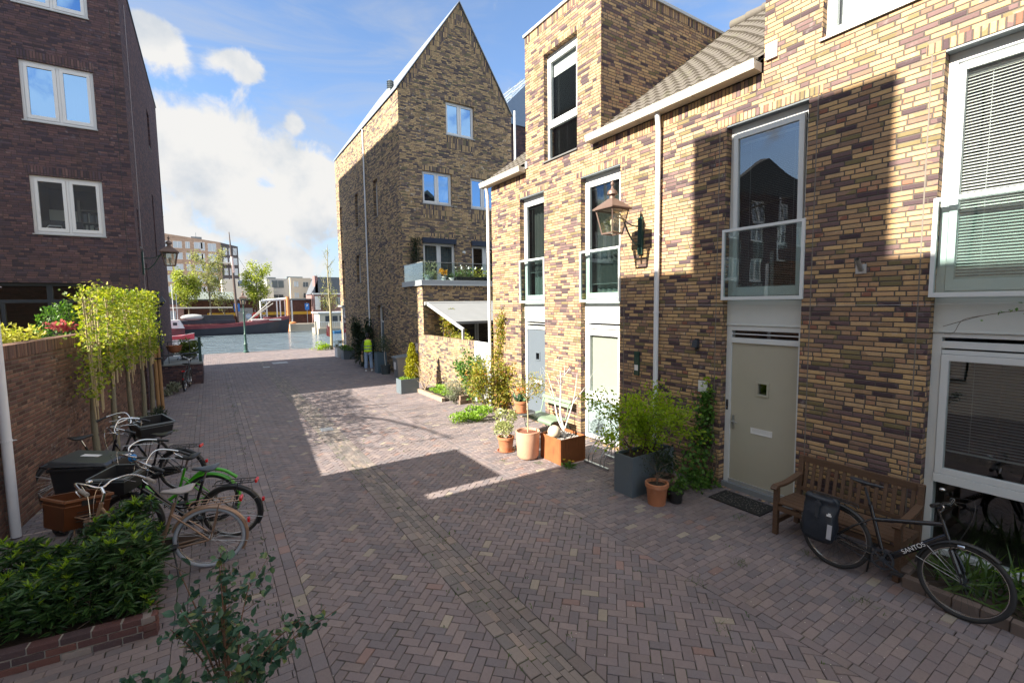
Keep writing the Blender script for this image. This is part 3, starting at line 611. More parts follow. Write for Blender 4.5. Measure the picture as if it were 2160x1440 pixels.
def tall_bay(h, u0, u1, kind):
    """storey-high opening: tall window with glass guard above, panel, then a door or a window below"""
    P = PX7; d = .14
    w = MB(); ring(w, P, u0, u1, 3.10, 5.84, .075, d, d + .09, wt=.13); pbox(w, P, u0 + .075, u1 - .075, 5.60, 5.635, d - .02, d + .0)
    pbox(w, P, u0 + .075, u1 - .075, 4.20, 4.245, d + .03, d + .07)
    win = w.build('window', M_white, h, bevel=.004)
    tilt = .06 if kind == 'C' else 0.
    s = MB(); a, c = u0 + .08, u1 - .08
    def PT(u, z, dd): return P(u, z, dd - tilt * max(0, (z - 3.2) / 2.4))
    ring(s, PT, a, c, 3.18, 5.68, .07, d - .012, d + .05, wb=.13); s.build('sash', M_white, win, bevel=.004)
    pane(win, PT, a + .06, c - .06, 3.30, 5.62, d + .02)
    if kind == 'D': blind(win, P, a + .05, c - .05, 3.32, 5.58, d + .075, M_blind, pitch=.034, w=.030, tilt=.62)
    elif kind == 'C': blind(win, P, a + .05, c - .05, 3.32, 5.58, d + .10, M_blindd, tilt=.3)
    else:
        blind(win, P, a + .05, c - .05, 3.9 if kind == 'A' else 3.5, 5.58, d + .10, M_blindd, tilt=.2)
        curtain(win, P, a + .02, c - .05, 3.2, 5.6, d + .25, plain('green_grey_curtain', (.16, .19, .18), .9, var=.1), 6)
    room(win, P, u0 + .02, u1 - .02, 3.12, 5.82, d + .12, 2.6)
    g = MB(); ring(g, P, u0 - .02, u1 + .02, 3.11, 4.225, .042, -.03, .012, wb=.05); gd = g.build('balcony_guard', M_white, win, bevel=.003)
    b2 = MB(); pbox(b2, P, u0 + .015, u1 - .015, 3.15, 4.19, -.013, -.005); b2.build('guard_glass', M_clear, win)
    # spandrel
    p = MB(); pbox(p, P, u0, u1, 2.72, 3.095, d - .01, d + .06); pbox(p, P, u0, u1, 2.70, 2.722, d - .02, d + .06); sp_ = p.build('panel', M_panel, h, bevel=.003)
    if kind in 'AC':
        f = MB(); pbox(f, P, u0, u0 + .085, .02, 2.695, d, d + .1); pbox(f, P, u1 - .085, u1, .02, 2.695, d, d + .1)
        pbox(f, P, u0 + .085, u1 - .085, 2.62, 2.695, d, d + .1); pbox(f, P, u0 + .085, u1 - .085, 2.42, 2.50, d, d + .1); pbox(f, P, u0 + .085, u1 - .085, 2.555, 2.57, d + .01, d + .05)
        fr = f.build('door_frame', M_white, h, bevel=.004); pane(fr, P, u0 + .08, u1 - .08, 2.5, 2.62, d + .05)
        room(fr, P, u0 + .08, u1 - .08, 2.44, 2.68, d + .1, 1.2)
        mid = (u0 + u1) / 2
        dm = plain('sage_green_door_paint', (.42, .40, .325), .45, var=.06, dirt=.07) if kind == 'C' else plain('blue_grey_door_paint', (.11, .135, .165), .45, var=.04)
        L = MB(); s0, s1, t0, t1 = mid - .075, mid + .075, 1.62, 1.80       # leaf with a square spy window cut in
        for a_, b_, c_, e_ in ((u0 + .085, s0, .10, 2.42), (s1, u1 - .085, .10, 2.42), (s0, s1, .10, t0), (s0, s1, t1, 2.42)): pbox(L, P, a_, b_, c_, e_, d + .03, d + .08)
        leaf = L.build('door', dm, h)
        r_ = MB(); ring(r_, P, s0 - .025, s1 + .025, t0 - .025, t1 + .025, .03, d + .015, d + .06); r_.build('spy_window', dm, leaf, bevel=.003)
        pane(leaf, P, s0, s1, t0, t1, d + .06, M_glass); room(leaf, P, s0, s1, t0, t1, d + .081, d + .5)
        lb = MB(); ring(lb, P, mid - .17, mid + .17, .98, 1.075, .018, d + .02, d + .035); pbox(lb, P, mid - .152, mid + .152, .998, 1.057, d + .024, d + .03); lb.build('letter_slot', M_pvc, leaf, bevel=.002)
        hu = u1 - .135
        hd_ = MB(); pbox(hd_, P, hu - .02, hu + .02, 1.0, 1.22, d + .018, d + .03); hd_.tube([P(hu, 1.12, d + .02), P(hu, 1.12, d - .03), P(hu - .1, 1.12, d - .032)], .009, 8); hd_.build('door_handle', M_steel, leaf)
        th = MB(); pbox(th, P, u0, u1, 0, .085, d - .06, d + .1); th.build('threshold', plain('grey_threshold_stone', (.20, .22, .24), .6), h)
        kb = MB(); pbox(kb, P, u0 + .085, u1 - .085, .087, .14, d - .0, d + .03); kb.build('kick_board', M_zinc, leaf)
        if kind == 'C':
            bl = MB(); pbox(bl, P, u1 - .055, u1 - .02, 1.30, 1.47, d - .012, d); b_ = bl.build('doorbell', M_antr, fr, bevel=.002)
            bl = MB(); bl.lathe([(.0, 0), (.012, 0), (.012, .006), (0, .006)], 12); 
            bl.v = [P(u1 - .037 + x, 1.34 + y, d - .012 - z) for x, y, z in bl.v]; bl.build('bell_button', M_chrome, fr)
    else:
        f = MB(); ring(f, P, u0, u1, .03, 2.695, .085, d, d + .1, wb=.10, wt=.05); pbox(f, P, u0 + .085, u1 - .085, 2.52, 2.60, d, d + .1); pbox(f, P, u0 + .085, u1 - .085, .93, 1.03, d - .02, d + .1)
        pbox(f, P, u0 + .085, u1 - .085, 2.45, 2.50, d + .01, d + .1)
        fr = f.build('window', M_white, h, bevel=.004)
        s = MB(); ring(s, P, u0 + .09, u1 - .09, 1.035, 2.445, .07, d - .015, d + .05); s.build('sash', M_white, fr, bevel=.004); pane(fr, P, u0 + .15, u1 - .15, 1.10, 2.38, d + .02)
        if kind == 'B':
            r_ = MB(); pbox(r_, P, u0 + .14, u1 - .14, 1.05, 2.44, d + .07, d + .075); r_.build('roller_blind', M_roller, fr)
            r_ = MB(); pbox(r_, P, u0 + .08, u1 - .08, .12, .93, d + .03, d + .05); r_.build('lower_panel', plain('pale_blue_opaque_glass', (.24, .31, .32), .15, var=.03), fr)
        else:
            blind(fr, P, u0 + .14, u1 - .14, 1.30, 2.42, d + .09, M_blindd, pitch=.034, tilt=.15)
            pane(fr, P, u0 + .08, u1 - .08, .12, .93, d + .04)
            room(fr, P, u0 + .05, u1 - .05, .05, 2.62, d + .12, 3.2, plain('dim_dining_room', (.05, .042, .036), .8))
            tb = MB(); tb.lathe([(0, 0), (.62, 0), (.64, .015), (.62, .03), (0, .03)], 36, (8.45, .55, .98)); tb.tube([(8.45, .55, .1), (8.45, .55, .98)], .05, 8); tb.build('table', plain('orange_varnished_wood', (.42, .16, .03), .3, var=.2), fr, smooth=True)
    for uu in (u0 - .115, u1 + .115):
        j = MB(); pbox(j, P, uu - .007, uu + .007, .0, 5.84, -.003, .01); j.build('movement_joint', plain('pale_joint_sealant', (.17, .15, .13), .9), h)
    soldier(h, P, u0 - .17, u1 + .17, 5.843, 5.955, M_soldR)
    lt = MB(); pbox(lt, P, u0, u1, 5.815, 5.842, .005, d); lt.build('lintel', M_grey, h)
    # dark slot above the lower frame
    return win

# --- the two row houses on the right
def tiles(parent, ua, ub, x0, z0, x1, z1, zcut=None):
    """pantiles: overlapping courses, each rolling along the eave direction"""
    b = MB(); L = math.hypot(x1 - x0, z1 - z0); n = int(L / .33); sx = (x1 - x0) / L; sz = (z1 - z0) / L; nu = int((ub - ua) / .21) * 8
    for i in range(n):
        vs = []
        for e, hh in ((0, .035), (1.06, .0)):
            for k in range(nu + 1):
                ph = 2 * math.pi * k / 8; wv = .5 + .5 * math.sin(ph); wv = wv ** 1.5
                h = hh + .03 * wv; t = (i + e) * .33
                if e == 0: t += .01 * math.sin(ph)
                vs.append((x0 + sx * t - sz * h, ua + (ub - ua) * k / nu, z0 + sz * t + sx * h))
        m = nu + 1; fr = [(p[0] + sz * .03, p[1], p[2] - sx * .03) for p in vs[:m]]
        b.add(vs, [(k, k + 1, k + 1 + m, k + m) for k in range(nu)]); b.add(vs[:m] + fr, [(k, k + m, k + 1 + m, k + 1) for k in range(nu)])
    b.add([(x0, ua, z0 - .02), (x0, ub, z0 - .02), (x1, ub, z1 - .02), (x1, ua, z1 - .02)], [(0, 1, 2, 3)])
    return b.build('roof', plain('weathered_grey_roof_tiles', (.115, .102, .088), .85, var=.25, scale=5, bump=.4, dirt=.5, dirtcol=(.11, .115, .06)), parent, smooth='all', weld=False)
def gutter(parent, ua, ub, end=True):
    g = MB(); prof = [(6.985, 6.56), (6.79, 6.56), (6.765, 6.575), (6.765, 6.55), (6.785, 6.44), (6.985, 6.43)]
    g.prism(prof, ua, ub); o = g.build('gutter', M_gutter, parent, bevel=.003)
    k = ua + .3
    while k < ub:
        s = MB(); s.prism([(6.985, 6.563), (6.79, 6.563), (6.760, 6.58), (6.760, 6.548), (6.781, 6.436), (6.985, 6.426)], k, k + .03); s.build('gutter_bracket', M_gutter, o); k += .75
    return o
def downpipe(parent, pts, r=.045, m=None, clips=()):
    p = MB(); p.tube(pts, r, 16); o = p.build('downpipe', m or M_pipe, parent, smooth=True)
    for z in clips:
        x, y = pts[-1][0], pts[-1][1]; c = MB(); c.lathe([(r + .002, -.012), (r + .008, -.012), (r + .008, .012), (r + .002, .012)], 16, (x, y, z)); c.tube([(x, y, z), (x + .1, y, z)], .006, 6); c.build('pipe_clip', m or M_pipe, o)
    return o
ROOF = (6.86, 6.55, 11.45, 9.93)
A_ = (9.24, 10.30); B_ = (6.72, 7.90); C_ = (3.26, 4.46); D_ = (.12, 1.86)
def house_shell(label, ua, ub, bays, holes_extra, top, group):
    h = thing('row_house', label, 'house', (0, 0, 0), group=group)
    w = MB(); facade(w, PX7, [(b[0], b[1], 0.0, 5.84, .26) for b in bays] + holes_extra, ua, ub, -.02, top, .2)
    # party walls and back
    for y in (ua, ub):
        w.add([(7, y, -.02), (16, y, -.02), (16, y, 6.4), (11.45, y, 9.8), (7, y, 6.42)], [(0, 1, 2, 3, 4)])
    w.add([(16, ua, -.02), (16, ub, -.02), (16, ub, 6.4), (16, ua, 6.4)], [(0, 1, 2, 3)])
    w.build('wall', M_brickR, h, weld=True, fixn=False); return h
SPLIT = 5.86
h1 = house_shell('yellow brown brick row house with tall brick dormer, blue grey door and wall lantern', SPLIT, 11.75, (A_, B_), [(8.02, 9.22, 6.50, 8.97, .2)], [(SPLIT, 11.75, 6.42), (7.28, 9.99, 9.71)], 'brick row houses on the right of the street')
h2 = house_shell('yellow brown brick row house with sage green door number 7 and broad upper gable', -7, SPLIT, (C_, D_), [(.9, 3.13, 6.53, 9.2, .2)], [(-7, SPLIT, 6.42), (-7, 3.9, 13.5)], 'brick row houses on the right of the street')
tall_bay(h1, *A_, 'A'); tall_bay(h1, *B_, 'B'); tall_bay(h2, *C_, 'C'); tall_bay(h2, *D_, 'D')
# dormer
for y in (7.28, 9.99): dw = MB(); dw.add([(7, y, 6.42), (11.35, y, 9.71), (7, y, 9.71)], [(0, 1, 2)]); dw.build('dormer_cheek', M_brickR, h1, fixn=False)
dr_ = MB(); dr_.box(6.96, 7.24, 9.712, 11.6, 10.03, 9.78); dr_.build('dormer_roof', M_zinc, h1, bevel=.004)
soldier(h1, PX7, 7.28, 9.99, 9.50, 9.709, M_soldR)
for y in (7.276,):
    s = MB(); s.add([(7.0, 7.276, 9.50), (11.07, 7.276, 9.50), (11.34, 7.276, 9.709), (7.0, 7.276, 9.709)], [(0, 1, 2, 3)]); s.build('upright_brick_course', M_soldR, h1, fixn=False)
wd = MB(); ring(wd, PX7, 8.02, 9.22, 6.50, 8.97, .07, .12, .20, wt=.13); pbox(wd, PX7, 8.09, 9.15, 7.28, 7.36, .12, .2); wdw = wd.build('window', M_white, h1, bevel=.004)
s = MB(); ring(s, PX7, 8.10, 9.14, 7.37, 8.83, .065, .105, .17); s.build('sash', M_white, wdw, bevel=.004); pane(wdw, PX7, 8.15, 9.08, 7.42, 8.78, .15); pane(wdw, PX7, 8.08, 9.16, 6.56, 7.29, .15)
s = MB(); pbox(s, PX7, 8.0, 9.24, 6.465, 6.498, -.03, .13); s.build('sill', M_sill, wdw); blind(wdw, PX7, 8.15, 9.08, 6.58, 8.5, .24, M_blindd, tilt=.3)
s = MB(); pbox(s, PX7, 8.15, 9.08, 8.45, 8.78, .20, .21); s.build('roller_blind', M_blind, wdw); room(wdw, PX7, 8.03, 9.21, 6.5, 8.95, .26, 2.5)
soldier(h1, PX7, 7.9, 9.34, 8.973, 9.075, M_soldR); 
# roofs, gutters, pipes
tiles(h1, SPLIT, 7.28, *ROOF); tiles(h1, 9.99, 11.95, *ROOF); tiles(h2, 3.9, SPLIT, *ROOF)
rb = MB(); rb.add([(11.45, SPLIT, 9.95), (11.45, 11.9, 9.95), (16.2, 11.9, 6.4), (16.2, SPLIT, 6.4)], [(0, 1, 2, 3)]); rb.build('back_roof', M_zinc, h1, fixn=False)
rt = MB()
for k in range(16):
    y = 4.0 + k * .4
    if y > 11.6 or 7.1 < y < 9.9: continue
    rt = MB(); rt.tube([(11.45, y, 9.98), (11.45, y + .42, 10.0)], [.11, .125], 10); rt.build('ridge_tile', MATS['weathered_grey_roof_tiles'], h1 if y > SPLIT else h2, smooth=True)
gutter(h1, 9.99, 12.06); gutter(h1, SPLIT + .002, 7.52); gutter(h2, 3.92, SPLIT - .002)
soldier(h1, PX7, 9.995, 11.745, 6.215, 6.418, M_soldR); soldier(h1, PX7, SPLIT, 7.275, 6.215, 6.418, M_soldR); soldier(h2, PX7, 3.905, SPLIT, 6.215, 6.418, M_soldR)
downpipe(h2, [(6.88, 5.73, 6.44), (6.90, 5.73, 6.3), (6.92, 5.73, 6.1), (6.92, 5.73, .05)], clips=(1.2, 2.9, 4.3))
downpipe(h1, [(6.88, 11.83, 6.44), (6.90, 11.83, 6.3), (6.92, 11.83, 6.1), (6.92, 11.83, .05)], clips=(1.2, 2.9, 4.6))
vb = MB(); vb.box(6.96, 3.70, 6.56, 7.0, 3.86, 6.78); vb.build('wall_vent', M_pvc, h2, bevel=.006); vb = MB(); vb.box(6.96, 9.90, 6.52, 7.0, 9.98, 6.68); vb.build('wall_vent', M_pvc, h1, bevel=.006)
sash_window(h2, PX7, .9, 3.13, 6.53, 9.2, .12, 2, inside=lambda w_: curtain(w_, PX7, 1.0, 3.05, 6.56, 9.1, .3, M_sheer, 8, .04), deep=1.5, rm=M_room)
soldier(h2, PX7, .75, 3.25, 9.203, 9.31, M_soldR)
# electric wires of the facade: small cable across door bay
cb = MB(); cb.tube(spline([(6.97, 5.95, 3.04), (6.97, 4.9, 3.03), (6.97, 2.6, 3.02), (6.97, .3, 3.05)], 8), .003, 5); cb.build('cable', M_zinc, h2)

# --- gable house further down
gh = thing('gable_house', 'tall mottled brick house with steep pointed gable, terrace and awning', 'house')
def PGL(u, z, d): return (7 + d, u, z)
def PGF(u, z, d): return (u, 19.17 + d, z)
EV = 12.0; PK = 16.25
slits = [(22.33, 22.97, 7.35, 9.1), (25.7, 26.3, 7.32, 9.1), (29.3, 29.85, 6.5, 9.0), (25.7, 26.5, 4.35, 5.84), (29.2, 29.8, 3.55, 5.84)]
gdoor = (22.0, 22.95, .0, 3.1); glow = (17.72, 18.76, .62, 1.55); gpass = (29.3, 30.6, 0., 3.0)
w = MB(); facade(w, PGL, slits + [gdoor, (29.55, 30.35, 0., 3.0)], 19.17, 30.6, -.02, [(19.17, 30.6, EV)], .22)
fw_ = [(9.16, 10.57, 10.55, 11.98), (7.98, 9.38, 7.47, 8.86), (10.33, 11.66, 7.47, 8.86), (7.93, 9.48, 4.05, 6.0), (10.33, 11.75, 4.05, 6.0)]
facade(w, PGF, fw_, 7, 12.58, 3.9, [(7, 12.58, EV)], .2)
w.add([(7, 19.17, EV), (12.58, 19.17, EV), (9.92, 19.17, PK)], [(0, 1, 2)]); w.add([(7, 30.6, -.02), (12.58, 30.6, -.02), (12.58, 30.6, EV), (9.92, 30.6, PK), (7, 30.6, EV)], [(0, 1, 2, 3, 4)])
w.add([(12.58, 19.17, -.02), (12.58, 30.6, -.02), (12.58, 30.6, EV), (12.58, 19.17, EV)], [(0, 1, 2, 3)])
# terrace block in front
def PTF(u, z, d): return (u, 17.08 + d, z)
facade(w, PGL, [glow], 17.08, 19.17, -.02, [(17.08, 19.17, 3.86)], .22); facade(w, PTF, [(8.1, 12.2, .1, 2.85)], 7, 12.58, -.02, [(7, 12.58, 3.86)], .2)
w.build('wall', M_brickG, gh, fixn=False)
rf = MB()
for s_ in (-1, 1):
    xe = 7 - .06 if s_ < 0 else 12.58 + .06; 
    rf.hexa([(xe, 19.10, EV - .02), (9.92, 19.10, PK + .03), (9.92, 30.7, PK + .03), (xe, 30.7, EV - .02), (xe, 19.10, EV + .03), (9.92, 19.10, PK + .08), (9.92, 30.7, PK + .08), (xe, 30.7, EV + .03)])
rf.build('roof', plain('grey_metal_roof', (.30, .33, .37), .45, metal=.5, var=.1), gh, weld=False)
for s_, xe in ((-1, 7.0), (1, 12.58)):           # sloping upright course under the gable edge
    dx = 9.92 - xe; l = math.hypot(dx, PK - EV); nx, nz = -(PK - EV) / l, dx / l
    if s_ > 0: nx, nz = -nx, -nz
    if nz > 0: nx, nz = -nx, -nz
    b = MB(); o_ = .30; y = 19.166 if s_ < 0 else 19.163; b.add([(xe, y, EV), (9.92, y, PK), (9.92 + nx * o_, y, PK + nz * o_ - .25), (xe + nx * o_ * .2 - dx * 0 + (0.25 if s_ < 0 else -.25), y, EV)], [(0, 1, 2, 3)]); b.build('gable_edge_course', M_soldG, gh, fixn=False)
for (a, b_, c, e) in fw_[:3]:
    sash_window(gh, PGF, a, b_, c, e, .11, 2, gm=M_glassd)
    soldier(gh, PGF, a - .03, b_ + .1, e + .003, e + .21, M_soldG); soldier(gh, PGF, a, b_, c - .62, c - .035, M_soldG)
for k, (a, b_, c, e) in enumerate(fw_[3:]):
    wdw = sash_window(gh, PGF, a, b_, c, e - .2, .11, 2, sill=False, inside=(lambda w_, a=a, b_=b_: curtain(w_, PGF, a + .05, b_ - .05, 4.1, 5.8, .3, M_curt, 10)) if k == 0 else None)
    s = MB(); pbox(s, PGF, a - .03, b_ + .03, e - .22, e, -.10, .12); s.build('shutter_box', plain('dark_blue_shutter_box', (.022, .032, .06), .4), wdw, bevel=.006)
    soldier(gh, PGF, a - .03, b_ + .03, e + .003, e + .21, M_soldG)
for (a, b_, c, e) in slits:
    f = MB(); ring(f, PGL, a, b_, c, e, .05, .15, .21); wdw = f.build('window', M_pvc, gh); pane(wdw, PGL, a + .04, b_ - .04, c + .04, e - .04, .18); room(wdw, PGL, a, b_, c, e, .2, .9)
    s = MB(); pbox(s, PGL, a - .02, b_ + .02, c - .04, c - .002, -.03, .15); s.build('sill', M_sill, wdw)
f = MB(); ring(f, PGL, 22.0, 22.95, .03, 3.08, .07, .14, .22); pbox(f, PGL, 22.07, 22.88, 2.25, 2.33, .14, .22); fr = f.build('door_frame', M_pvc, gh); f = MB(); pbox(f, PGL, 22.07, 22.88, .06, 2.25, .17, .21); f.build('door', plain('blue_grey_side_door', (.09, .15, .20), .4), gh); pane(fr, PGL, 22.07, 22.88, 2.33, 3.01, .18); room(fr, PGL, 22.0, 22.95, 2.2, 3.0, .23, 1.)
f = MB(); ring(f, PGL, *glow[:2], *glow[2:4], .05, .1, .17); wdw = f.build('window', M_pvc, gh); pane(wdw, PGL, 17.77, 18.71, .67, 1.5, .14); room(wdw, PGL, *glow[:2], *glow[2:4], .18, 1.2); soldier(gh, PGL, 17.62, 18.86, 1.553, 1.76, M_soldG)
f = MB(); ring(f, PGL, 29.55, 30.35, .0, 3.0, .06, .02, .08); fr = f.build('entrance', M_white, gh); pane(fr, PGL, 29.61, 30.29, .06, 2.94, .05, M_clear); room(fr, PGL, 29.56, 30.34, .01, 2.99, .1, 2.)
f = MB(); pbox(f, PGL, 29.4, 30.75, 3.02, 3.12, -.14, .02); f.build('canopy', M_zinc, gh)
sl = MB(); sl.box(6.93, 17.01, 3.862, 12.7, 19.16, 4.05); sl.box(6.90, 16.98, 3.84, 12.7, 19.16, 3.861); sl.build('terrace_slab', plain('pale_grey_terrace_edge', (.36, .39, .42), .5, var=.08), gh, bevel=.006)
gg = MB(); gg.box(7.02, 17.05, 4.055, 12.6, 17.07, 4.74); gg.box(7.02, 17.08, 4.055, 7.04, 19.1, 4.74); gd = gg.build('glass_railing', M_clear, gh)
gg = MB(); gg.box(7.0, 17.04, 4.742, 12.6, 17.08, 4.76); gg.box(7.0, 17.082, 4.742, 7.05, 19.1, 4.76); gg.build('railing_cap', M_zinc, gh)
soldier(gh, PTF, 7.0, 12.5, 3.70, 3.838, M_soldG)
dp = MB(); dp.tube([(6.95, 24.2, 11.9), (6.95, 24.2, 2.0)], .04, 10); dp.build('downpipe', M_pipe, gh, smooth=True); dp = MB(); dp.tube([(12.68, 19.0, 12.2), (12.68, 19.0, 4.0)], .05, 10); dp.build('downpipe', M_pipe, gh, smooth=True)
vp = MB(); vp.tube([(7.7, 22.0, 12.6), (7.7, 22.0, 13.55)], .11, 12); 
for k in range(4): vp.lathe([(.12, 0), (.17, .03), (.12, .06)], 14, (7.7, 22.0, 13.2 + k * .09))
vp.build('flue', M_grey, gh, smooth=True)
cm = MB(); cm.box(9.82, 19.04, 5.42, 9.92, 19.16, 5.50); cm.ball((9.87, 19.02, 5.42), .05); cm.build('camera_dome', M_pvc, gh, smooth=True)
for x0, x1 in ((8.1, 9.4), (9.45, 10.8), (10.85, 12.2)):
    f = MB(); ring(f, PTF, x0, x1, .1, 2.85, .06, .1, .17); wdw = f.build('window', M_white, gh); pane(wdw, PTF, x0 + .05, x1 - .05, .15, 2.8, .13)
room(gh, PTF, 8.1, 12.2, .05, 2.85, .18, 1.9)
# awning
aw = thing('awning', 'pale grey fabric awning sloping out over the walled terrace', 'awning')
b = MB(); b.tube([(7.03, 16.98, 3.14), (12.3, 16.98, 3.14)], .075, 14); b.build('cassette', M_zinc, aw, smooth=True)
b = MB(); b.bar((7.12, 17.0, 3.14), (7.12, 13.9, 2.24), .06, .1); b.bar((7.12, 13.95, 2.2), (7.12, 13.95, .0), .07, .07); b.bar((12.2, 17.0, 3.14), (12.2, 13.9, 2.24), .06, .1); b.build('guide_rail', plain('light_grey_awning_metal', (.55, .57, .58), .4, metal=.3), aw, weld=False)
vs = []; nn_ = 30
for i in range(nn_ + 1):
    x = 7.16 + 5.0 * i / nn_
    for j in range(9):
        t = j / 8; y = 16.95 - 2.35 * t; z = 3.16 - .685 * t - .035 * math.sin(math.pi * t) + .006 * math.sin(i * 1.7) * t; vs.append((x, y, z))
b = MB(); b.add(vs, [(i * 9 + j, (i + 1) * 9 + j, (i + 1) * 9 + j + 1, i * 9 + j + 1) for i in range(nn_) for j in range(8)]); b.build('fabric', plain('pale_grey_canvas', (.22, .23, .24), .85, var=.10, dirt=.12, scale=3), aw, smooth='all', fixn=False)
b = MB(); b.box(7.13, 14.56, 2.40, 12.18, 14.62, 2.50); b.build('front_bar', M_zinc, aw, bevel=.008)
# garden wall and gate
gw = thing('garden_wall', 'low yellow brick garden wall with upright coping beside the grey gate', 'garden wall')
b = MB(); b.box(7.0, 12.96, -.02, 7.2, 17.078, 1.80); b.build('wall', M_brickG, gw); b = MB(); b.box(6.997, 12.957, 1.80, 7.203, 17.076, 1.91); b.build('coping', M_soldG, gw)
gt = thing('garden_gate', 'plain grey garden gate between the brick wall and the row house', 'gate')
b = MB(); b.box(7.0, 12.84, 0, 7.07, 12.95, 1.92); b.box(7.0, 11.90, 1.86, 7.07, 12.84, 1.92); b.build('gate_frame', M_white, gt, bevel=.004); b = MB(); b.box(7.015, 11.9, .06, 7.055, 12.83, 1.855); b.build('gate_panel', plain('warm_grey_gate_paint', (.29, .30, .29), .5, dirt=.15), gt)
b = MB(); b.tube([(7.0, 12.74, 1.0), (6.95, 12.74, 1.0), (6.95, 12.62, 1.0)], .01, 8); b.build('gate_handle', M_steel, gt)
# back of gable house: neighbour with glass roof
nb = thing('glazed_roof_house', 'dark brick neighbour with blue glazed sloping roof behind the gable', 'house')
b = MB(); b.box(13.2, 22.0, -.02, 19, 30, 12.9); b.build('wall', M_brickL, nb)
b = MB(); b.hexa([(13.15, 21.95, 12.9), (19, 21.95, 12.9), (19, 30, 12.9), (13.15, 30, 12.9), (13.16, 21.96, 12.92), (17.2, 21.96, 17.0), (17.2, 30, 17.0), (13.16, 30, 12.93)]); b.build('roof', plain('blue_glazed_roof', (.20, .27, .38), .15, var=.1), nb)
b = MB()
for k in range(6): b.bar((13.1, 22.2 + k * 1.3, 12.94), (17.15, 22.2 + k * 1.3, 17.03), .04, .04)
for k in range(4): b.bar((13.5 + k, 21.9, 13.3 + k * 1.02), (13.5 + k, 30, 13.3 + k * 1.02), .03, .03)
b.build('glazing_bar', M_zinc, nb, weld=False)

# --- dark house on the left
lh = thing('dark_brick_house', 'tall dark purple brick house with white windows beside the canal', 'house')
LX = -1.69
def PLF(u, z, d): return (u, 17.75 + d, z)
def PLS(u, z, d): return (LX - d, u, z)
w = MB(); lwin = [(-3.86, -2.37, 5.16, 6.72), (-3.86, -2.37, 8.14, 9.70), (-3.86, -2.37, 11.12, 12.6)]; lbig = (-6.4, -2.80, 1.6, 3.83)
facade(w, PLF, lwin + [lbig], -13, LX, -.02, [(-13, LX, 13.1)], .2)
lsl = [(24.4, 25.4, 9.7, 11.2), (29.0, 29.6, 7.7, 10.15), (24.0, 24.56, 5.2, 7.7), (18.4, 18.7, 5.0, 6.15), (19.75, 20.1, 2.9, 4.6), (23.3, 24.1, .9, 3.4)]
facade(w, PLS, lsl, 17.75, 29.8, -.02, [(17.75, 29.8, 13.05)], .14)
w.add([(LX, 29.8, -.02), (-13, 29.8, -.02), (-13, 29.8, 13.1), (LX, 29.8, 13.1)], [(0, 1, 2, 3)]); w.add([(-13, 17.75, -.02), (-13, 29.8, -.02), (-13, 29.8, 13.1), (-13, 17.75, 13.1)], [(0, 1, 2, 3)])
w.build('wall', M_brickL, lh, fixn=False)
rf = MB(); rf.prism([(LX + .03, 13.06), (-13, 13.06), (-13, 15), (-9.5, 18.6), (-5.2, 18.6)], 17.70, 29.85); rf.build('roof', plain('dark_slate_roof', (.06, .06, .065), .7), lh)  # ridge out of view, shaped so its shadow lands on the gable house
for (a, b_, c, e) in lwin:
    def ins(w_, c=c): 
        if c < 6:
            s = MB(); pbox(s, PLF, -3.78, -2.9, c + .02, c + .42, .32, .36); s.build('monitor', M_antr, w_)
            s = MB(); pbox(s, PLF, -3.7, -3.1, c + .45, c + .80, .9, .92); s.build('wall_board', M_roller, w_)
            s = MB(); s.tube([PLF(-3.72, c + .12, .28), PLF(-3.6, c + .26, .27), PLF(-3.35, c + .26, .29), PLF(-3.35, c + .2, .31)], .018, 8); s.build('monitor_arm', M_pvc, w_)
            s = MB()
            for zz in (.1, .45, .8): pbox(s, PLF, -3.0, -2.35, c + zz, c + zz + .03, .75, 1.05)
            pbox(s, PLF, -3.06, -3.0, c, c + 1.1, .75, 1.05); s.build('bookshelf', M_room, w_)
            for zz in (.13, .48):
                x = -2.99
                while x < -2.40:
                    t = random.uniform(.02, .045); s = MB(); pbox(s, PLF, x, x + t, c + zz, c + zz + random.uniform(.2, .28), .78, 1.0); s.build('book', random.choice([M_antr, M_terra, M_roller, M_grey, M_sill]), w_); x += t + .004
        else:
            curtain(w_, PLF, a + .85, b_ - .1, c + .06, c + 1.4, .25, M_sheer, 4)
    sash_window(lh, PLF, a, b_, c, e, .06, 2, inside=ins, deep=1.6, rm=plain('dim_study_wall', (.12, .11, .10), .9) if c < 6 else None, fw=.07, sw=.075, gm=None if c < 6 else M_glassd); soldier(lh, PLF, a - .03, b_ + .03, e + .003, e + .24, M_soldL)
f = MB(); ring(f, PLF, lbig[0], lbig[1], lbig[2], lbig[3], .09, .10, .19); pbox(f, PLF, -3.74, -3.62, 1.7, 3.74, .10, .19); pbox(f, PLF, -6.3, -2.89, 3.28, 3.37, .095, .19); pbox(f, PLF, -4.66, -4.58, 1.7, 3.28, .11, .18); pbox(f, PLF, -3.1, -3.0, 1.7, 3.28, .10, .18); pbox(f, PLF, -3.62, -3.5, 1.7, 3.28, .1, .18)
wdw = f.build('window', M_antr, lh, bevel=.004); pane(wdw, PLF, -6.3, -2.9, 1.7, 3.72, .15, glass('garden_room_glass', (.8, .85, .85), 1.6)); room(wdw, PLF, -6.4, -2.8, 1.6, 3.83, .2, 4.5, plain('dim_garden_room', (.10, .11, .10), .9))
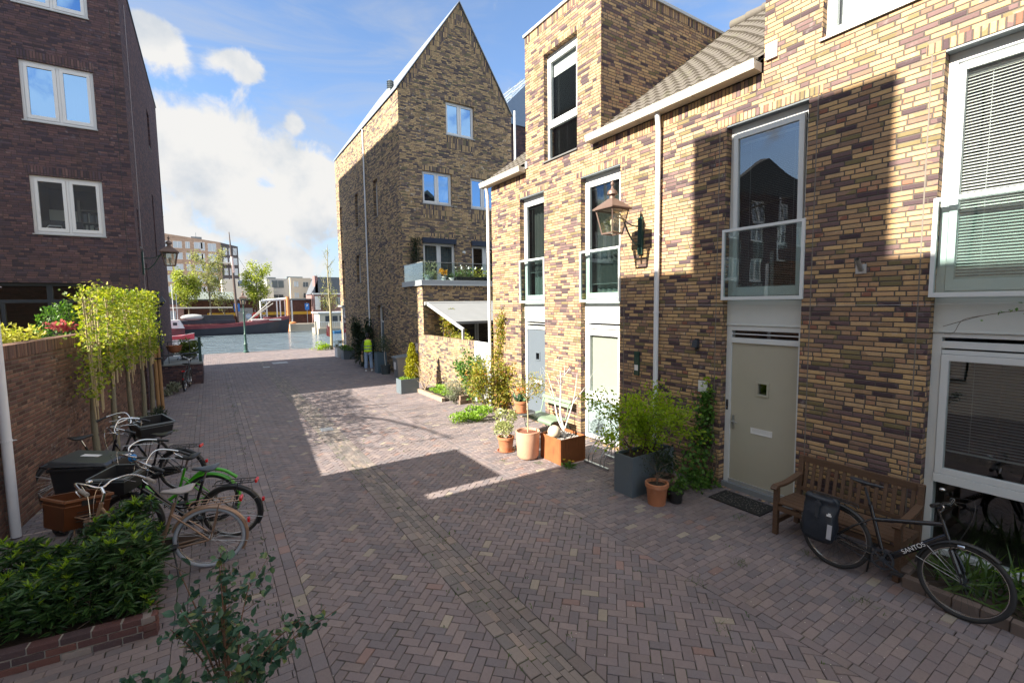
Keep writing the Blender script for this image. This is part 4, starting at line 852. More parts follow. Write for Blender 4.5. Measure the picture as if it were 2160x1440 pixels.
# canal window at the back of that room: pale panel, daylight put into its colour
s = MB(); pbox(s, PLF, -4.5, -3.75, 2.42, 3.1, 4.4, 4.44); s.build('rear_window', plain('pale_window_daylight', (.50, .56, .56), .6), wdw)
for (a, b_, c, e) in lsl:
    f = MB(); ring(f, PLS, a, b_, c, e, .05, .09, .14); wdw = f.build('window', M_antr, lh); pane(wdw, PLS, a + .04, b_ - .04, c + .04, e - .04, .11); room(wdw, PLS, a, b_, c, e, .15, .8)
    s = MB(); pbox(s, PLS, a - .02, b_ + .02, c - .04, c - .002, -.02, .1); s.build('sill', M_sill, wdw)
b = MB(); pbox(b, PLF, -1.925, -1.912, 3.9, 13.0, -.003, .01); b.build('movement_joint', M_black, lh)
b = MB(); pbox(b, PLS, 19.10, 19.118, 3.2, 12.4, -.006, .01); b.build('lime_streak', plain('pale_lime_runs', (.55, .53, .55), .9, var=.3, scale=12), lh)
b = MB(); pbox(b, PLS, 17.75, 29.8, 13.04, 13.1, -.03, .05); b.build('roof_edge', M_antr, lh)
# the same row goes on to the left, out of frame: the windows opposite mirror it
lr = thing('brick_terrace', 'dark brick houses with white windows, seen mirrored in the window above the sage green door', 'house')
w = MB(); lrw = [(x, x + 1.45, z, z + 1.5) for x in (-30, -27.4, -24.6, -21.6, -18.4, -15.6) for z in (1.6, 4.4, 7.1)]
facade(w, PLF, lrw, -32, -13.002, -.02, [(-32, -13.002, 9.0)], .2); w.add([(-32, 17.75, 9.0), (-13.002, 17.75, 9.0), (-19, 17.75, 11.4), (-26, 17.75, 9.6)], [(0, 1, 2, 3)]); w.build('wall', M_brickL, lr, fixn=False)
for (a, b_, c, e) in lrw: sash_window(lr, PLF, a, b_, c, e, .06, 2, deep=.6)
downpipe(lr, [(-20.2, 17.68, 9.0), (-20.2, 17.68, 0)], r=.06)
b = MB(); b.prism([(-32.2, 9.02), (-12.98, 9.02), (-19, 11.5), (-26, 9.72)], 17.72, 18.2); b.build('roof_edge', MATS['dark_slate_roof'], lr)
# low stair block (stoop) with railing, against that house
stp = thing('brick_stoop', 'dark brick stair landing with stone slab and railing beside the left house', 'stoop')
b = MB(); b.box(LX + .002, 22.72, -.02, -.36, 26.3, .80); b.build('landing', M_brickL, stp); b = MB(); b.box(LX + .002, 22.68, .802, -.32, 26.3, .88); b.build('slab', plain('grey_landing_slab', (.26, .28, .28), .7), stp, bevel=.006)
b = MB(); b.box(-.46, 23.0, .882, -.36, 23.09, 1.86); b.box(-.50, 22.97, 1.86, -.32, 23.12, 1.90); b.build('post', M_green, stp, bevel=.005)
b = MB(); b.tube([(-1.66, 22.85, 1.74), (-.45, 23.02, 1.76)], .014, 8); b.tube([(-1.60, 22.85, 1.22), (-.46, 23.0, 1.24)], .03, 8)
for x in (-1.45, -.75): b.tube([(x, 22.9, .88), (x, 22.9, 1.75)], .012, 6)
b.build('railing', M_antr, stp, weld=False)

# --- left garden wall, with bricks on end along the top
WA, WB = 8.86, 17.74
def wx(y): return -2.45 + .078 * (y - 8.8)
lw = thing('garden_wall', 'tall brown brick garden wall behind the trained trees and bicycles', 'garden wall')
def wallseg(z0, z1, o): return MB().hexa([(wx(WA) - .22 - o, WA - o, z0), (wx(WA) + o, WA - o, z0), (wx(WB) + o, WB, z0), (wx(WB) - .22 - o, WB, z0), (wx(WA) - .22 - o, WA - o, z1), (wx(WA) + o, WA - o, z1), (wx(WB) + o, WB, z1), (wx(WB) - .22 - o, WB, z1)])
wallseg(-.02, 2.40, 0).build('wall', M_brickW, lw); wallseg(2.401, 2.60, .003).build('coping', M_soldW, lw)

# leafless tree in the garden, out of frame: its limbs shade the sunlit paving
ot = thing('garden_tree', 'bare garden tree left of the frame that throws branch shadows on the paving', 'tree')
b = MB(); b.tube(spline([(-5.2, 15.4, 0), (-5.1, 15.3, 2.2), (-5.0, 15.0, 4.2), (-5.0, 14.2, 6.4)], 6), np.linspace(.16, .03, 19), 8)
b.tube(spline([(-5.05, 15.2, 3.4), (-5.0, 13.2, 5.4), (-5.0, 11.2, 6.0), (-4.9, 9.6, 6.15)], 6), np.linspace(.07, .02, 19), 7); b.tube(spline([(-5.0, 15.1, 4.0), (-5.0, 16.2, 5.6), (-5.0, 17.6, 6.0)], 6), np.linspace(.06, .02, 13), 7)
ot_r = random.Random(4)
def twig(mb, p, d, L, r, k):
    q = [Vector(p)]; d = Vector(d).normalized()
    for i in range(4): d = (d + Vector((ot_r.gauss(0, .1), ot_r.gauss(0, .22), ot_r.gauss(0, .16)))).normalized(); q.append(q[-1] + d * L / 4)
    mb.tube(q, [r, r * .85, r * .7, r * .5, r * .3], 5, cap=False)
    if k:
        for i in range(3): twig(mb, q[ot_r.choice((1, 2, 3))], d + Vector((ot_r.gauss(0, .3), ot_r.gauss(0, .7), ot_r.gauss(0, .5))), L * .6, r * .55, k - 1)
for i in range(17): twig(b, (-5.0, 9.9 + i * .46, 4.9 + 1.0 * ot_r.random()), (ot_r.gauss(0, .3), ot_r.gauss(-.2, .6), ot_r.gauss(0, .6)), 1.5, .018, 2)
b.v = [(x - .7, y, z * 1.07 + .02) for x, y, z in b.v]; b.build('trunk', M_bark, ot, weld=False)
# --- house on the near left, mostly outside the frame: its pipe shows, its roof shades the street
nh = thing('corner_house', 'brick house at the left edge with pale plastic rainwater pipe', 'house')
b = MB(); b.box(-10, -13, -.02, -2.47, 6.77, 9.70); b.box(-10, 2.35, 9.70, -2.47, 5.09, 11.90); b.build('wall', plain('pale_bounce_render', (.74, .71, .65), .85, var=.04), nh)  # unseen main walls made pale to bounce fill onto the shaded brick
b = MB(); b.box(-10, 7.0, -.02, -2.47, 8.855, 4.38); b.box(-10, 6.772, -.02, -2.47, 6.998, 3.42); b.build('annex', M_brickW, nh)
b = MB(); b.box(-10.1, -13, 9.702, -2.44, 2.34, 9.74); b.box(-10.1, 5.10, 9.702, -2.44, 6.80, 9.74); b.box(-10.1, 2.33, 11.902, -2.44, 5.11, 11.94); b.build('roof', M_zinc, nh)
downpipe(nh, [(-2.37, 8.80, 4.3), (-2.37, 8.80, .02)], r=.055, clips=(1.35, 3.4))
def PNH(u, z, d): return (-2.47 - d, u, z)
for u_ in (-2.2, .9, 3.6):
    for z_ in (.9, 3.9, 6.8): sash_window(nh, PNH, u_, u_ + 1.4, z_, z_ + 1.6, .0, 2, deep=0)
# ------------------------------------------------------------------ lanterns
def lantern_parts(t, cx, cy, z, s=1.0, metal=None):
    """four-sided street lantern: z = underside of the glass body"""
    metal = metal or M_copper; hb, ht, H_ = .13 * s, .205 * s, .42 * s
    def cr(h, zz): return [(cx - h, cy - h, zz), (cx + h, cy - h, zz), (cx + h, cy + h, zz), (cx - h, cy + h, zz)]
    b = MB(); lo, hi = cr(hb, z), cr(ht, z + H_)
    for k in range(4):
        b.bar(lo[k], hi[k], .022 * s, .022 * s); b.bar(lo[k], lo[(k + 1) % 4], .025 * s, .025 * s); b.bar(hi[k], hi[(k + 1) % 4], .03 * s, .03 * s)
    body = b.build('lantern_body', metal, t, weld=False)
    g = MB(); lo, hi = cr(hb * .97, z + .01), cr(ht * .97, z + H_ - .01)
    g.add(lo + hi, [(0, 1, 5, 4), (1, 2, 6, 5), (2, 3, 7, 6), (3, 0, 4, 7)]); g.build('lantern_glass', glass('old_lantern_glass', (.80, .80, .74), .8), body, fixn=False)
    b = MB(); b.tube([(cx, cy, z), (cx, cy, z + .14 * s)], .02 * s, 8); b.ball((cx, cy, z + .2 * s), .04 * s, 10, 8, (1, 1, 1.6)); b.build('bulb', M_roller, body, smooth=True)
    r = MB(); e = ht * 1.22; lo, mid = cr(e, z + H_), cr(e, z + H_ + .025 * s); hi = cr(.055 * s, z + H_ + .20 * s)
    r.add(lo + mid + hi, [(3, 2, 1, 0)] + [(k, (k + 1) % 4, (k + 1) % 4 + 4, k + 4) for k in range(4)] + [(k + 4, (k + 1) % 4 + 4, (k + 1) % 4 + 8, k + 8) for k in range(4)] + [(8, 9, 10, 11)])
    ro = r.build('lantern_roof', metal, t)
    f = MB(); zz = z + H_ + .20 * s
    f.lathe([(.055 * s, 0), (.05 * s, .06 * s), (.095 * s, .075 * s), (.085 * s, .13 * s), (.03 * s, .17 * s), (.015 * s, .22 * s), (.032 * s, .255 * s), (.03 * s, .28 * s), (.012 * s, .30 * s), (.004, .37 * s)], 14, (cx, cy, zz)); f.build('finial', metal, t, smooth=True)
def wall_lantern(label, wx_, y, zp, cx, zb, sgn):
    t = thing('wall_lantern', label, 'lantern', (0, 0, 0), group='bracket lanterns on house walls')
    b = MB(); x0, x1 = sorted((wx_, wx_ + sgn * .05)); b.box(x0, y - .055, zp, x1, y + .055, zp + .70); b.tube([(wx_ + sgn * .03, y, zp + .70), (wx_ + sgn * .03, y, zp + .82)], [.02, .004], 8)
    for dz in (.1, .6): b.lathe([(.0, .0), (.016, .0), (.016, .012), (0, .012)], 8, (wx_ + sgn * .055, y, zp + dz))
    b.build('bracket_plate', M_green, t, bevel=.006)
    a = MB(); xs = wx_ + sgn * .05; d = cx - xs
    a.tube(spline([(xs, y, zp + .18), (xs + d * .18, y, zp + .20), (xs + d * .42, y, zp + .38), (xs + d * .62, y, zp + .62), (cx + sgn * -.14, y, zb + .30)], 6), .016, 8)
    a.tube(spline([(xs, y, zp + .52), (xs + d * .3, y, zp + .53), (xs + d * .55, y, zp + .60), (cx - sgn * .15, y, zb + .40)], 6), .013, 8)
    a.tube([(cx - sgn * .15, y, zb + .41), (cx - sgn * .02, y, zb + .425)], .014, 8); a.build('arm', M_green, t, smooth=True)
    lantern_parts(t, cx, y, zb); return t
wall_lantern('copper brown four sided lantern on a green bracket above the yellow brick wall', 7.0, 6.17, 4.0, 6.22, 4.34, -1)
wall_lantern('dark lantern on green bracket on the side of the dark purple brick house', LX, 18.75, 4.15, -.97, 4.46, 1)
lp = thing('street_lamp', 'slim green cast iron lamp post standing on the quay edge', 'street lamp', (0, 0, 0))
b = MB(); b.lathe([(.17, 0), (.17, .08), (.11, .14), (.10, .5), (.13, .56), (.085, .62), (.065, 1.2), (.09, 1.24), (.055, 1.3), (.045, 2.6), (.07, 2.64), (.04, 2.7), (.035, 3.2), (.06, 3.28)], 16, (1.96, 36.25, 0)); b.tube([(1.75, 36.25, 2.75), (2.17, 36.25, 2.75)], .016, 6)
b.build('post', plain('weathered_green_post_paint', (.035, .095, .08), .45, dirt=.15), lp, smooth=True); lantern_parts(lp, 1.96, 36.25, 3.28, .95)

# ------------------------------------------------------------------ small wall fittings
t = thing('wall_spotlight', 'small dark blue wall light beside the sage green door', 'wall light'); b = MB(); b.hexa([(6.90, 4.86, 2.31), (6.995, 4.86, 2.31), (6.995, 4.97, 2.31), (6.90, 4.97, 2.31), (6.93, 4.875, 2.43), (6.995, 4.875, 2.43), (6.995, 4.955, 2.43), (6.93, 4.955, 2.43)]); b.build('housing', M_antr, t, bevel=.006); b = MB(); b.box(6.985, 4.88, 2.27, 7.0, 4.95, 2.46); b.build('back_plate', M_antr, t)
t = thing('meter_box', 'narrow dark green metal box with a white sticker under the lantern', 'meter box'); b = MB(); b.box(6.965, 6.18, 1.66, 7.0, 6.30, 2.13); b.build('box', M_green, t, bevel=.004); b = MB(); b.box(6.963, 6.195, 1.76, 6.9648, 6.285, 1.87); b.build('sticker', M_pvc, t); b = MB(); b.ball((6.962, 6.24, 1.91), .008, 8, 6); b.build('lock', M_chrome, t)
def text(parent, s, size, M, m, name='lettering', ext=.0006):
    cu = bpy.data.curves.new(name, 'FONT'); cu.body = s; cu.size = size; cu.extrude = ext; cu.align_x = 'CENTER'; cu.align_y = 'CENTER'
    o = bpy.data.objects.new('tmp', cu); C.objects.link(o); bpy.context.view_layer.update()
    me = bpy.data.meshes.new_from_object(o.evaluated_get(bpy.context.evaluated_depsgraph_get())); bpy.data.objects.remove(o); me.name = name
    me.transform(M); me.materials.clear(); me.materials.append(m); o = bpy.data.objects.new(name, me); C.objects.link(o); o.parent = parent; return o
def frame_m(o, x, y): # matrix from origin and in-plane axes
    x = Vector(x).normalized(); y = Vector(y).normalized(); z = x.cross(y); return Matrix(((x.x, y.x, z.x, o[0]), (x.y, y.y, z.y, o[1]), (x.z, y.z, z.z, o[2]), (0, 0, 0, 1)))
t = thing('number_plate', 'white house number sign reading 7 beside the sage green door', 'house sign'); b = MB(); b.box(6.985, 4.70, 1.55, 6.998, 4.87, 1.745); b.build('plate', M_pvc, t, bevel=.002)
text(t, '7', .095, frame_m((6.984, 4.785, 1.69), (0, -1, 0), (0, 0, 1)), M_black)
for i, s_ in enumerate(('–– ––––––', '––––– –––––')): text(t, s_, .026, frame_m((6.984, 4.785, 1.61 - i * .028), (0, -1, 0), (0, 0, 1)), M_grey)
t = thing('flag_holder', 'small galvanised flagpole socket fixed to the brick pier', 'flag holder'); b = MB(); b.box(6.985, 2.50, 3.42, 6.999, 2.62, 3.54); b.build('base_plate', M_steel, t, bevel=.003); b = MB(); b.tube([(6.985, 2.56, 3.47), (6.86, 2.56, 3.60)], .03, 14, cap=False); b.build('socket', M_steel, t, smooth=True)
t = thing('pent_lamp', 'dark pyramid wall lamp on a post by the left stair landing', 'wall lamp'); b = MB(); b.add([(LX, 22.6, 3.42), (LX + .30, 22.45, 3.34), (LX + .30, 22.75, 3.34), (LX + .05, 22.4, 3.30), (LX + .16, 22.6, 3.58), (LX + .05, 22.8, 3.3), (LX + .16, 22.6, 3.16)], [(1, 2, 4), (3, 1, 4), (2, 5, 4), (5, 3, 4), (2, 1, 6), (1, 3, 6), (5, 2, 6), (3, 5, 6)]); b.build('shade', M_antr, t); b = MB(); b.box(LX, 22.52, .9, LX + .08, 22.68, 3.75); b.build('mounting_post', M_antr, t)

# ------------------------------------------------------------------ pots and plants
def pot(parent, c, r0, r1, h, m, soil=True, rim=.02, n=28, lip=.012, rnd=0., sauc=False):
    prof = [(0, .0)]
    if rnd: prof += [(r0 * .6, 0), (r0 * .85, h * .03), (r0, h * .12)]
    else: prof += [(r0, 0)]
    prof += [(r0 + (r1 - r0) * .8, h * .8), (r1 - .002, h - rim * 2.5), (r1 + lip, h - rim * 2.4), (r1 + lip, h - .004), (r1 + lip - .004, h), (r1 - .018, h), (r1 - .022, h - .02), (r1 - .03, h * .6)]
    b = MB(); b.lathe(prof, n, c); o = b.build('pot', m, parent, smooth=True)
    if soil:
        b = MB(); b.lathe([(0, .012), (r1 * .5, .006), (r1 - .016, 0)], n, (c[0], c[1], c[2] + h - .045)); b.build('soil', M_soil if soil is True else soil, parent, smooth=True)
    if sauc:
        b = MB(); b.lathe([(0, 0), (r0 + .03, 0), (r0 + .055, .028), (r0 + .045, .028), (r0 + .025, .008), (0, .008)], n, (c[0], c[1], c[2] - .009)); b.build('saucer', m, parent, smooth=True)
    return o
def branchy(mb, base, dirs, L, r, seed, depth=2, n=5, up=.25, split=3, tips=None):
    """forking limbs; tips collects the outer twigs' points"""
    g = random.Random(seed)
    for d in dirs:
        d = Vector(d).normalized(); a = Vector(base); l = L * g.uniform(.75, 1.2); p = [a]; dd = d.copy()
        for k in range(3):
            dd = (dd + Vector((g.gauss(0, .16), g.gauss(0, .16), g.gauss(0, .10) + up * .3))).normalized(); p.append(p[-1] + dd * l / 3)
        mb.tube(p, [r, r * .85, r * .7, r * .5], n, cap=False)
        if tips is not None:
            for q in p[1:]: tips.append(tuple(q))
        if depth > 0:
            for k in range(split):
                o = g.choice(p[1:]) if k else p[-1]; nd_ = (dd + Vector((g.gauss(0, .75), g.gauss(0, .75), g.gauss(0, .4) + up))).normalized()
                branchy(mb, o, [nd_], L * .62, r * .5, g.randint(0, 9999), depth - 1, max(3, n - 1), up, split, tips)
def around(tips, n, s, seed=0):
    g = np.random.default_rng(seed); T = np.array(tips); k = g.integers(0, len(T), n); return T[k] + g.normal(size=(n, 3)) * s

# grey planter with the spring-green shrub
t = thing('planter', 'tall grey rectangular planter holding a feathery light green shrub by the wall', 'planter')
M_plgrey = plain('blue_grey_planter_coating', (.115, .145, .17), .55, var=.06, dirt=.15)
def planter_box(parent, x0, y0, x1, y1, h, m, w=.025, s=.05):
    b = MB(); b.box(x0, y0, 0, x1, y0 + w, h); b.box(x0, y1 - w, 0, x1, y1, h); b.box(x0, y0 + w, 0, x0 + w, y1 - w, h); b.box(x1 - w, y0 + w, 0, x1, y1 - w, h); o = b.build('box', m, parent)
    b = MB(); b.box(x0 + w, y0 + w, .02, x1 - w, y1 - w, h - s); b.build('soil', M_soil, parent); return o
planter_box(t, 5.45, 4.94, 6.45, 5.33, .65, M_plgrey)
tips = []; b = MB()
for k in range(12):
    x = 5.6 + k * .06 + random.uniform(-.05, .05); y = random.uniform(5.02, 5.25)
    branchy(b, (x, y, .6), [(random.gauss(-.12, .4), random.gauss(.05, .38), 1)], .62, .011, k, 2, 5, .12, 3, tips)
b.build('stems', plain('red_brown_stems', (.10, .06, .04), .8), t, weld=False)
tips = [q for q in tips if q[2] > .75]; P_ = around(tips, 5200, .07, 3); P_ = P_[P_[:, 2] > .68]; ctr = np.array([5.85, 5.15, 1.0]); leaves('foliage', P_, .056, L_maple, t, 'dia', out=(P_ - ctr) * 1.2, up=-.1, seed=4, jit=.6)
# pots in front of it
t = thing('potted_plant', 'terracotta pot with a thin sparse shrub in front of the grey planter', 'potted plant', group='potted plants by the green door')
pot(t, (5.62, 4.60, 0), .13, .165, .34, M_terra, n=32, rim=.024)
b = MB(); tips = []; branchy(b, (5.62, 4.6, .3), [(-.1, .2, 1), (.2, .15, 1), (0, -.2, 1), (.25, -.1, .8)], .32, .006, 5, 2, 5, .2, 2, tips); b.build('stems', M_bark, t, weld=False); P_ = around(tips, 230, .05, 2); leaves('foliage', P_, .045, L_dark, t, 'long', up=.3)
t = thing('potted_plant', 'brown pot with dark green bushy plant between planter and black pot', 'potted plant', group='potted plants by the green door')
pot(t, (5.98, 4.72, 0), .12, .16, .32, plain('brown_clay', (.20, .13, .10), .8), n=28); P_, d_ = blob_pts(420, (5.98, 4.72, .52), (.24, .24, .26), 3, .3, 8, .5); leaves('foliage', P_, .05, L_dark, t, 'dia', out=d_)
t = thing('potted_plant', 'small black pot with a low green plant beside the terracotta pot', 'potted plant', group='potted plants by the green door')
pot(t, (5.90, 4.47, 0), .09, .115, .20, M_black, n=24); P_, d_ = blob_pts(220, (5.90, 4.47, .27), (.15, .15, .10), 5, .3, 6, .5); leaves('foliage', P_, .04, L_ivy, t, 'dia', out=d_)
# climber by the door
t = thing('climbing_plant', 'broad leaved green climber growing up the brick beside the green door', 'climbing plant')
b = MB(); pts = []
for k in range(9):
    y0 = 4.62 + random.uniform(-.08, .14); top_ = random.uniform(1.0, 1.62); p = spline([(6.9, y0, 0), (6.95, y0 + random.uniform(-.1, .1), top_ * .4), (6.97, 4.66 + random.uniform(-.1, .1), top_ * .75), (6.97, 4.64 + random.uniform(-.08, .06), top_)], 6); b.tube(p, np.linspace(.008, .003, len(p)), 5, cap=False)
b.build('stems', M_bark, t, weld=False)
g_ = np.random.default_rng(8); pts = []
while len(pts) < 620:
    z = g_.uniform(0.05, 1.6); hw = .30 if z < .75 else (.22 if z < 1.15 else .15); yc = 4.70 if z < .8 else 4.64; y = yc + g_.normal() * hw * .6
    if y < 4.50 and z > .2: continue
    pts.append((7 - abs(g_.normal()) * (.30 if z < .7 else .10) - .02, y, z))
P_ = np.array(pts); leaves('foliage', P_, .085, L_ivy, t, 'oval', out=np.tile([-.9, -.3, -.2], (len(P_), 1)), up=0, seed=6)
P_ = np.array([(random.uniform(6.35, 6.95), random.uniform(4.4, 4.95), abs(random.gauss(0, .12)) + .02) for k in range(300)]); leaves('low_foliage', P_, .075, L_ivy, t, 'oval', up=.5, seed=7)
P_ = np.array([(6.95 - abs(random.gauss(0, .03)), 4.64 + random.gauss(0, .05), random.uniform(1.5, 1.85)) for k in range(40)]); leaves('top_foliage', P_, .06, L_maple, t, 'oval', up=.2, seed=7)
# door mat
t = thing('door_mat', 'black rubber door mat in front of the sage green door', 'door mat'); b = MB(); b.box(6.46, 3.46, .004, 6.93, 4.28, .02); b.build('mat', plain('black_rubber_mat', (.012, .012, .013), .75), t, bevel=.004)
b = MB()
for k in range(150): x, y = random.uniform(6.49, 6.9), random.uniform(3.5, 4.24); b.box(x, y, .0202, x + .012, y + .012, .022)
b.build('rubber_studs', plain('worn_studs', (.16, .15, .13), .7), t, weld=False, fixn=False)
# bicycle rack
t = thing('bicycle_rack', 'low galvanised bicycle rack with bent wheel hoops by the white window', 'bicycle rack')
b = MB(); b.bar((6.0, 6.02, .025), (6.0, 6.66, .025), .05, .04); b.bar((6.55, 6.02, .025), (6.55, 6.66, .025), .05, .04); b.build('base_rail', M_steel, t)
for y in (6.14, 6.24, 6.46, 6.56):
    b = MB(); b.tube(spline([(6.0, y, .03), (6.05, y, .22), (6.25, y, .42), (6.48, y, .50), (6.60, y, .40), (6.62, y, .05)], 6), .010, 8); b.build('hoop', M_steel, t, smooth=True)
# corten planter, ball, white-stemmed tree
t = thing('corten_planter', 'square rusty steel planter with grey gravel and a white stemmed bare tree', 'planter')
def cortenmat():
    m, tt, b_, o = newmat('rusted_steel'); tcn = nd(tt, 'ShaderNodeTexCoord')
    n = nd(tt, 'ShaderNodeTexNoise', i_Scale=7., i_Detail=8., i_Roughness=.65); tt.links.new(tcn.outputs['Object'], n.inputs['Vector'])
    mp_ = nd(tt, 'ShaderNodeMapping'); mp_.inputs['Scale'].default_value = (14, 14, 1.2); tt.links.new(tcn.outputs['Object'], mp_.inputs[0]); n2 = nd(tt, 'ShaderNodeTexNoise', i_Scale=2., i_Detail=5.); tt.links.new(mp_.outputs[0], n2.inputs['Vector'])
    c = mixc(tt, n.outputs[0], (.16, .048, .018), (.36, .13, .04)); c = mixc(tt, smooth(tt, n2.outputs[0], .5, .7, 0, .5), c, (.11, .035, .016)); tt.links.new(c, b_.inputs['Base Color']); b_.inputs['Roughness'].default_value = .78; return m
planter_box(t, 5.46, 6.73, 6.08, 7.38, .50, cortenmat(), .012, .06)
b = MB(); r_ = random.Random(3)
for k in range(260):
    x, y, s_ = r_.uniform(5.49, 6.05), r_.uniform(6.76, 7.35), r_.uniform(.012, .03); b.ball((x, y, .445 + r_.uniform(0, .012)), s_, 6, 4, (1, r_.uniform(.6, 1), .6))
b.build('gravel', plain('grey_gravel_stones', (.30, .29, .28), .9, var=.6, scale=30), t, weld=False, fixn=False)
b = MB(); M_birch = plain('white_bark', (.72, .69, .64), .8, var=.12, scale=25, dirt=.25, dirtcol=(.3, .26, .22))
b.tube(spline([(5.74, 6.98, .42), (5.745, 7.0, .62), (5.70, 7.04, .95), (5.78, 7.12, 1.35), (5.80, 7.16, 1.75)], 5), np.linspace(.032, .006, 21), 10)
b.tube(spline([(5.74, 7.0, .58), (5.70, 7.14, .85), (5.72, 7.28, 1.25), (5.66, 7.40, 1.68)], 5), np.linspace(.017, .004, 16), 8); b.tube(spline([(5.76, 6.98, .62), (5.88, 6.95, .95), (5.98, 6.93, 1.3), (6.0, 6.88, 1.72)], 5), np.linspace(.013, .003, 16), 8)
branchy(b, (5.79, 7.14, 1.4), [(-.4, .2, 1), (.5, -.1, 1)], .4, .008, 21, 2, 4, .3, 2); branchy(b, (5.70, 7.2, 1.1), [(-.3, .5, 1)], .4, .007, 22, 2, 4, .3, 2); branchy(b, (5.93, 6.94, 1.1), [(.4, -.3, 1)], .4, .006, 23, 2, 4, .3, 2)
b.build('white_trunk', M_birch, t, smooth=True, weld=False)
b = MB(); b.ball((5.56, 7.06, .575), .128, 28, 18); tag(b.build('stone_ball', plain('cream_stone', (.56, .47, .36), .8, var=.12, scale=5, bump=.2, dirt=.3, dirtcol=(.42, .36, .30)), smooth=True), 'cream stone ball resting on the corner of the rusty planter', 'stone ball')
# big pale terracotta pot with standard tree
t = thing('potted_tree', 'large pale terracotta tub with a thin stemmed little tree', 'potted tree')
pot(t, (5.22, 7.48, 0), .215, .245, .56, M_terrap, soil=plain('clay_granules', (.20, .075, .045), .95, var=.5, scale=45, bump=1., bscale=80), rnd=.2, n=40, rim=.012, lip=.0)
b = MB(); p = spline([(5.22, 7.48, .5), (5.23, 7.49, .9), (5.21, 7.5, 1.22)], 5); b.tube(p, np.linspace(.014, .011, len(p)), 8); tips = []
branchy(b, (5.21, 7.5, 1.2), [(.5, .3, 1), (-.3, .5, .8), (.6, -.3, .6), (0, -.6, .9), (.8, .1, .3)], .30, .007, 4, 2, 4, .1, 3, tips); b.build('trunk', plain('pale_young_bark', (.42, .33, .20), .8), t, weld=False, smooth=True); P_ = around(tips, 900, .07, 5); leaves('foliage', P_, .04, L_mix, t, 'dia', up=.2)
# variegated pot
t = thing('potted_plant', 'terracotta pot with a cream variegated leafy bush, leftmost of the sunlit pots', 'potted plant', group='sunlit pots near the green bench')
pot(t, (5.10, 8.12, 0), .135, .17, .31, M_terra, sauc=True, n=30); P_, d_ = blob_pts(1400, (5.12, 8.14, .60), (.33, .33, .30), 7, .35, 10, .5); leaves('foliage', P_, .05, L_var, t, 'dia', out=d_)
b = MB(); stems(b, [(5.1, 8.12, .26)] * 2, [tuple(q) for q in P_[:22] - np.array([0, 0, .06])], .005, .002, 4); b.build('stems', M_birch, t, weld=False)
b = MB(); b.ball((5.36, 8.72, .66), .085, 18, 12, (1, 1, 1.2)); b.tube([(5.36, 8.72, 0), (5.36, 8.72, .6)], .022, 8); tag(b.build('stone_finial', plain('pale_grey_stone', (.52, .50, .47), .9, var=.15), smooth=True), 'pale egg shaped stone standing behind the variegated pot', 'stone ornament')
# round table with orange flowers
t = thing('bistro_table', 'small round grey metal table with thin splayed legs', 'table'); cx, cy = 6.02, 8.86
b = MB(); b.lathe([(0, .545), (.30, .545), (.315, .55), (.315, .562), (.30, .566), (0, .566)], 40, (cx, cy, 0)); b.build('tabletop', plain('dark_grey_table_paint', (.10, .11, .115), .4), t, smooth=True)
for k in range(3):
    a = k * 2.094 + .5; b = MB()
    for s_ in (-.18, .18): b.tube([(cx + .17 * math.cos(a + s_ * 2), cy + .17 * math.sin(a + s_ * 2), .545), (cx + .27 * math.cos(a), cy + .27 * math.sin(a), 0)], .008, 6)
    b.build('leg', M_antr, t, weld=False)
t = thing('potted_plant', 'terracotta pot of orange flowers in a saucer standing on the round table', 'potted plant', group='sunlit pots near the green bench')
pot(t, (5.96, 8.80, .576), .115, .155, .27, M_terra, sauc=True, n=30)
P_ = np.array([(5.96 + random.gauss(0, .05), 8.80 + random.gauss(0, .05), .80) for k in range(60)]); leaves('foliage', P_, .24, leafmat('blue_green_strap_leaves', (.05, .12, .07), (.14, .24, .14), None, .2), t, 'long', up=1.6, jit=.7)
P_ = np.array([(5.96 + random.gauss(0, .085), 8.80 + random.gauss(0, .085), 1.07 + random.uniform(-.05, .09)) for k in range(90)]); leaves('flowers', P_, .055, L_orange, t, 'dia', up=.6)
b = MB(); stems(b, [(5.96, 8.8, .82)], [tuple(q) for q in P_[:16]], .004, .003, 4); b.build('stems', MATS['green_climber_leaves'], t, weld=False)
# green bench
t = thing('garden_bench', 'pale mint green metal bench with slatted back against the sunlit wall', 'bench'); M_mint = plain('mint_green_paint', (.19, .27, .19), .4, var=.06)
b = MB(); y0, y1 = 8.05, 9.12
prof = [(6.26, .36), (6.24, .40), (6.27, .435), (6.34, .45), (6.55, .435), (6.72, .445)]
for (xa, za), (xb, zb) in zip(prof[:-1], prof[1:]): b.hexa([(xa, y0, za - .008), (xb, y0, zb - .008), (xb, y1, zb - .008), (xa, y1, za - .008), (xa, y0, za + .004), (xb, y0, zb + .004), (xb, y1, zb + .004), (xa, y1, za + .004)])
b.build('seat', M_mint, t)
for z0, z1 in ((.68, .76), (.785, .86)):
    b = MB(); b.hexa([(6.81, y0, z0), (6.825, y0, z0), (6.825, y1, z0), (6.81, y1, z0), (6.835, y0, z1), (6.85, y0, z1), (6.85, y1, z1), (6.835, y1, z1)]); b.build('back_slat', M_mint, t, bevel=.003)
for y in (y0 + .06, y1 - .06):
    b = MB(); b.tube([(6.85, y, .86), (6.78, y, .62), (6.72, y, .44), (6.90, y, 0)], .012, 8); b.tube([(6.36, y, .44), (6.24, y, 0)], .012, 8); b.tube([(6.30, y, .22), (6.80, y, .24)], .008, 6); b.build('leg', M_mint, t, weld=False)
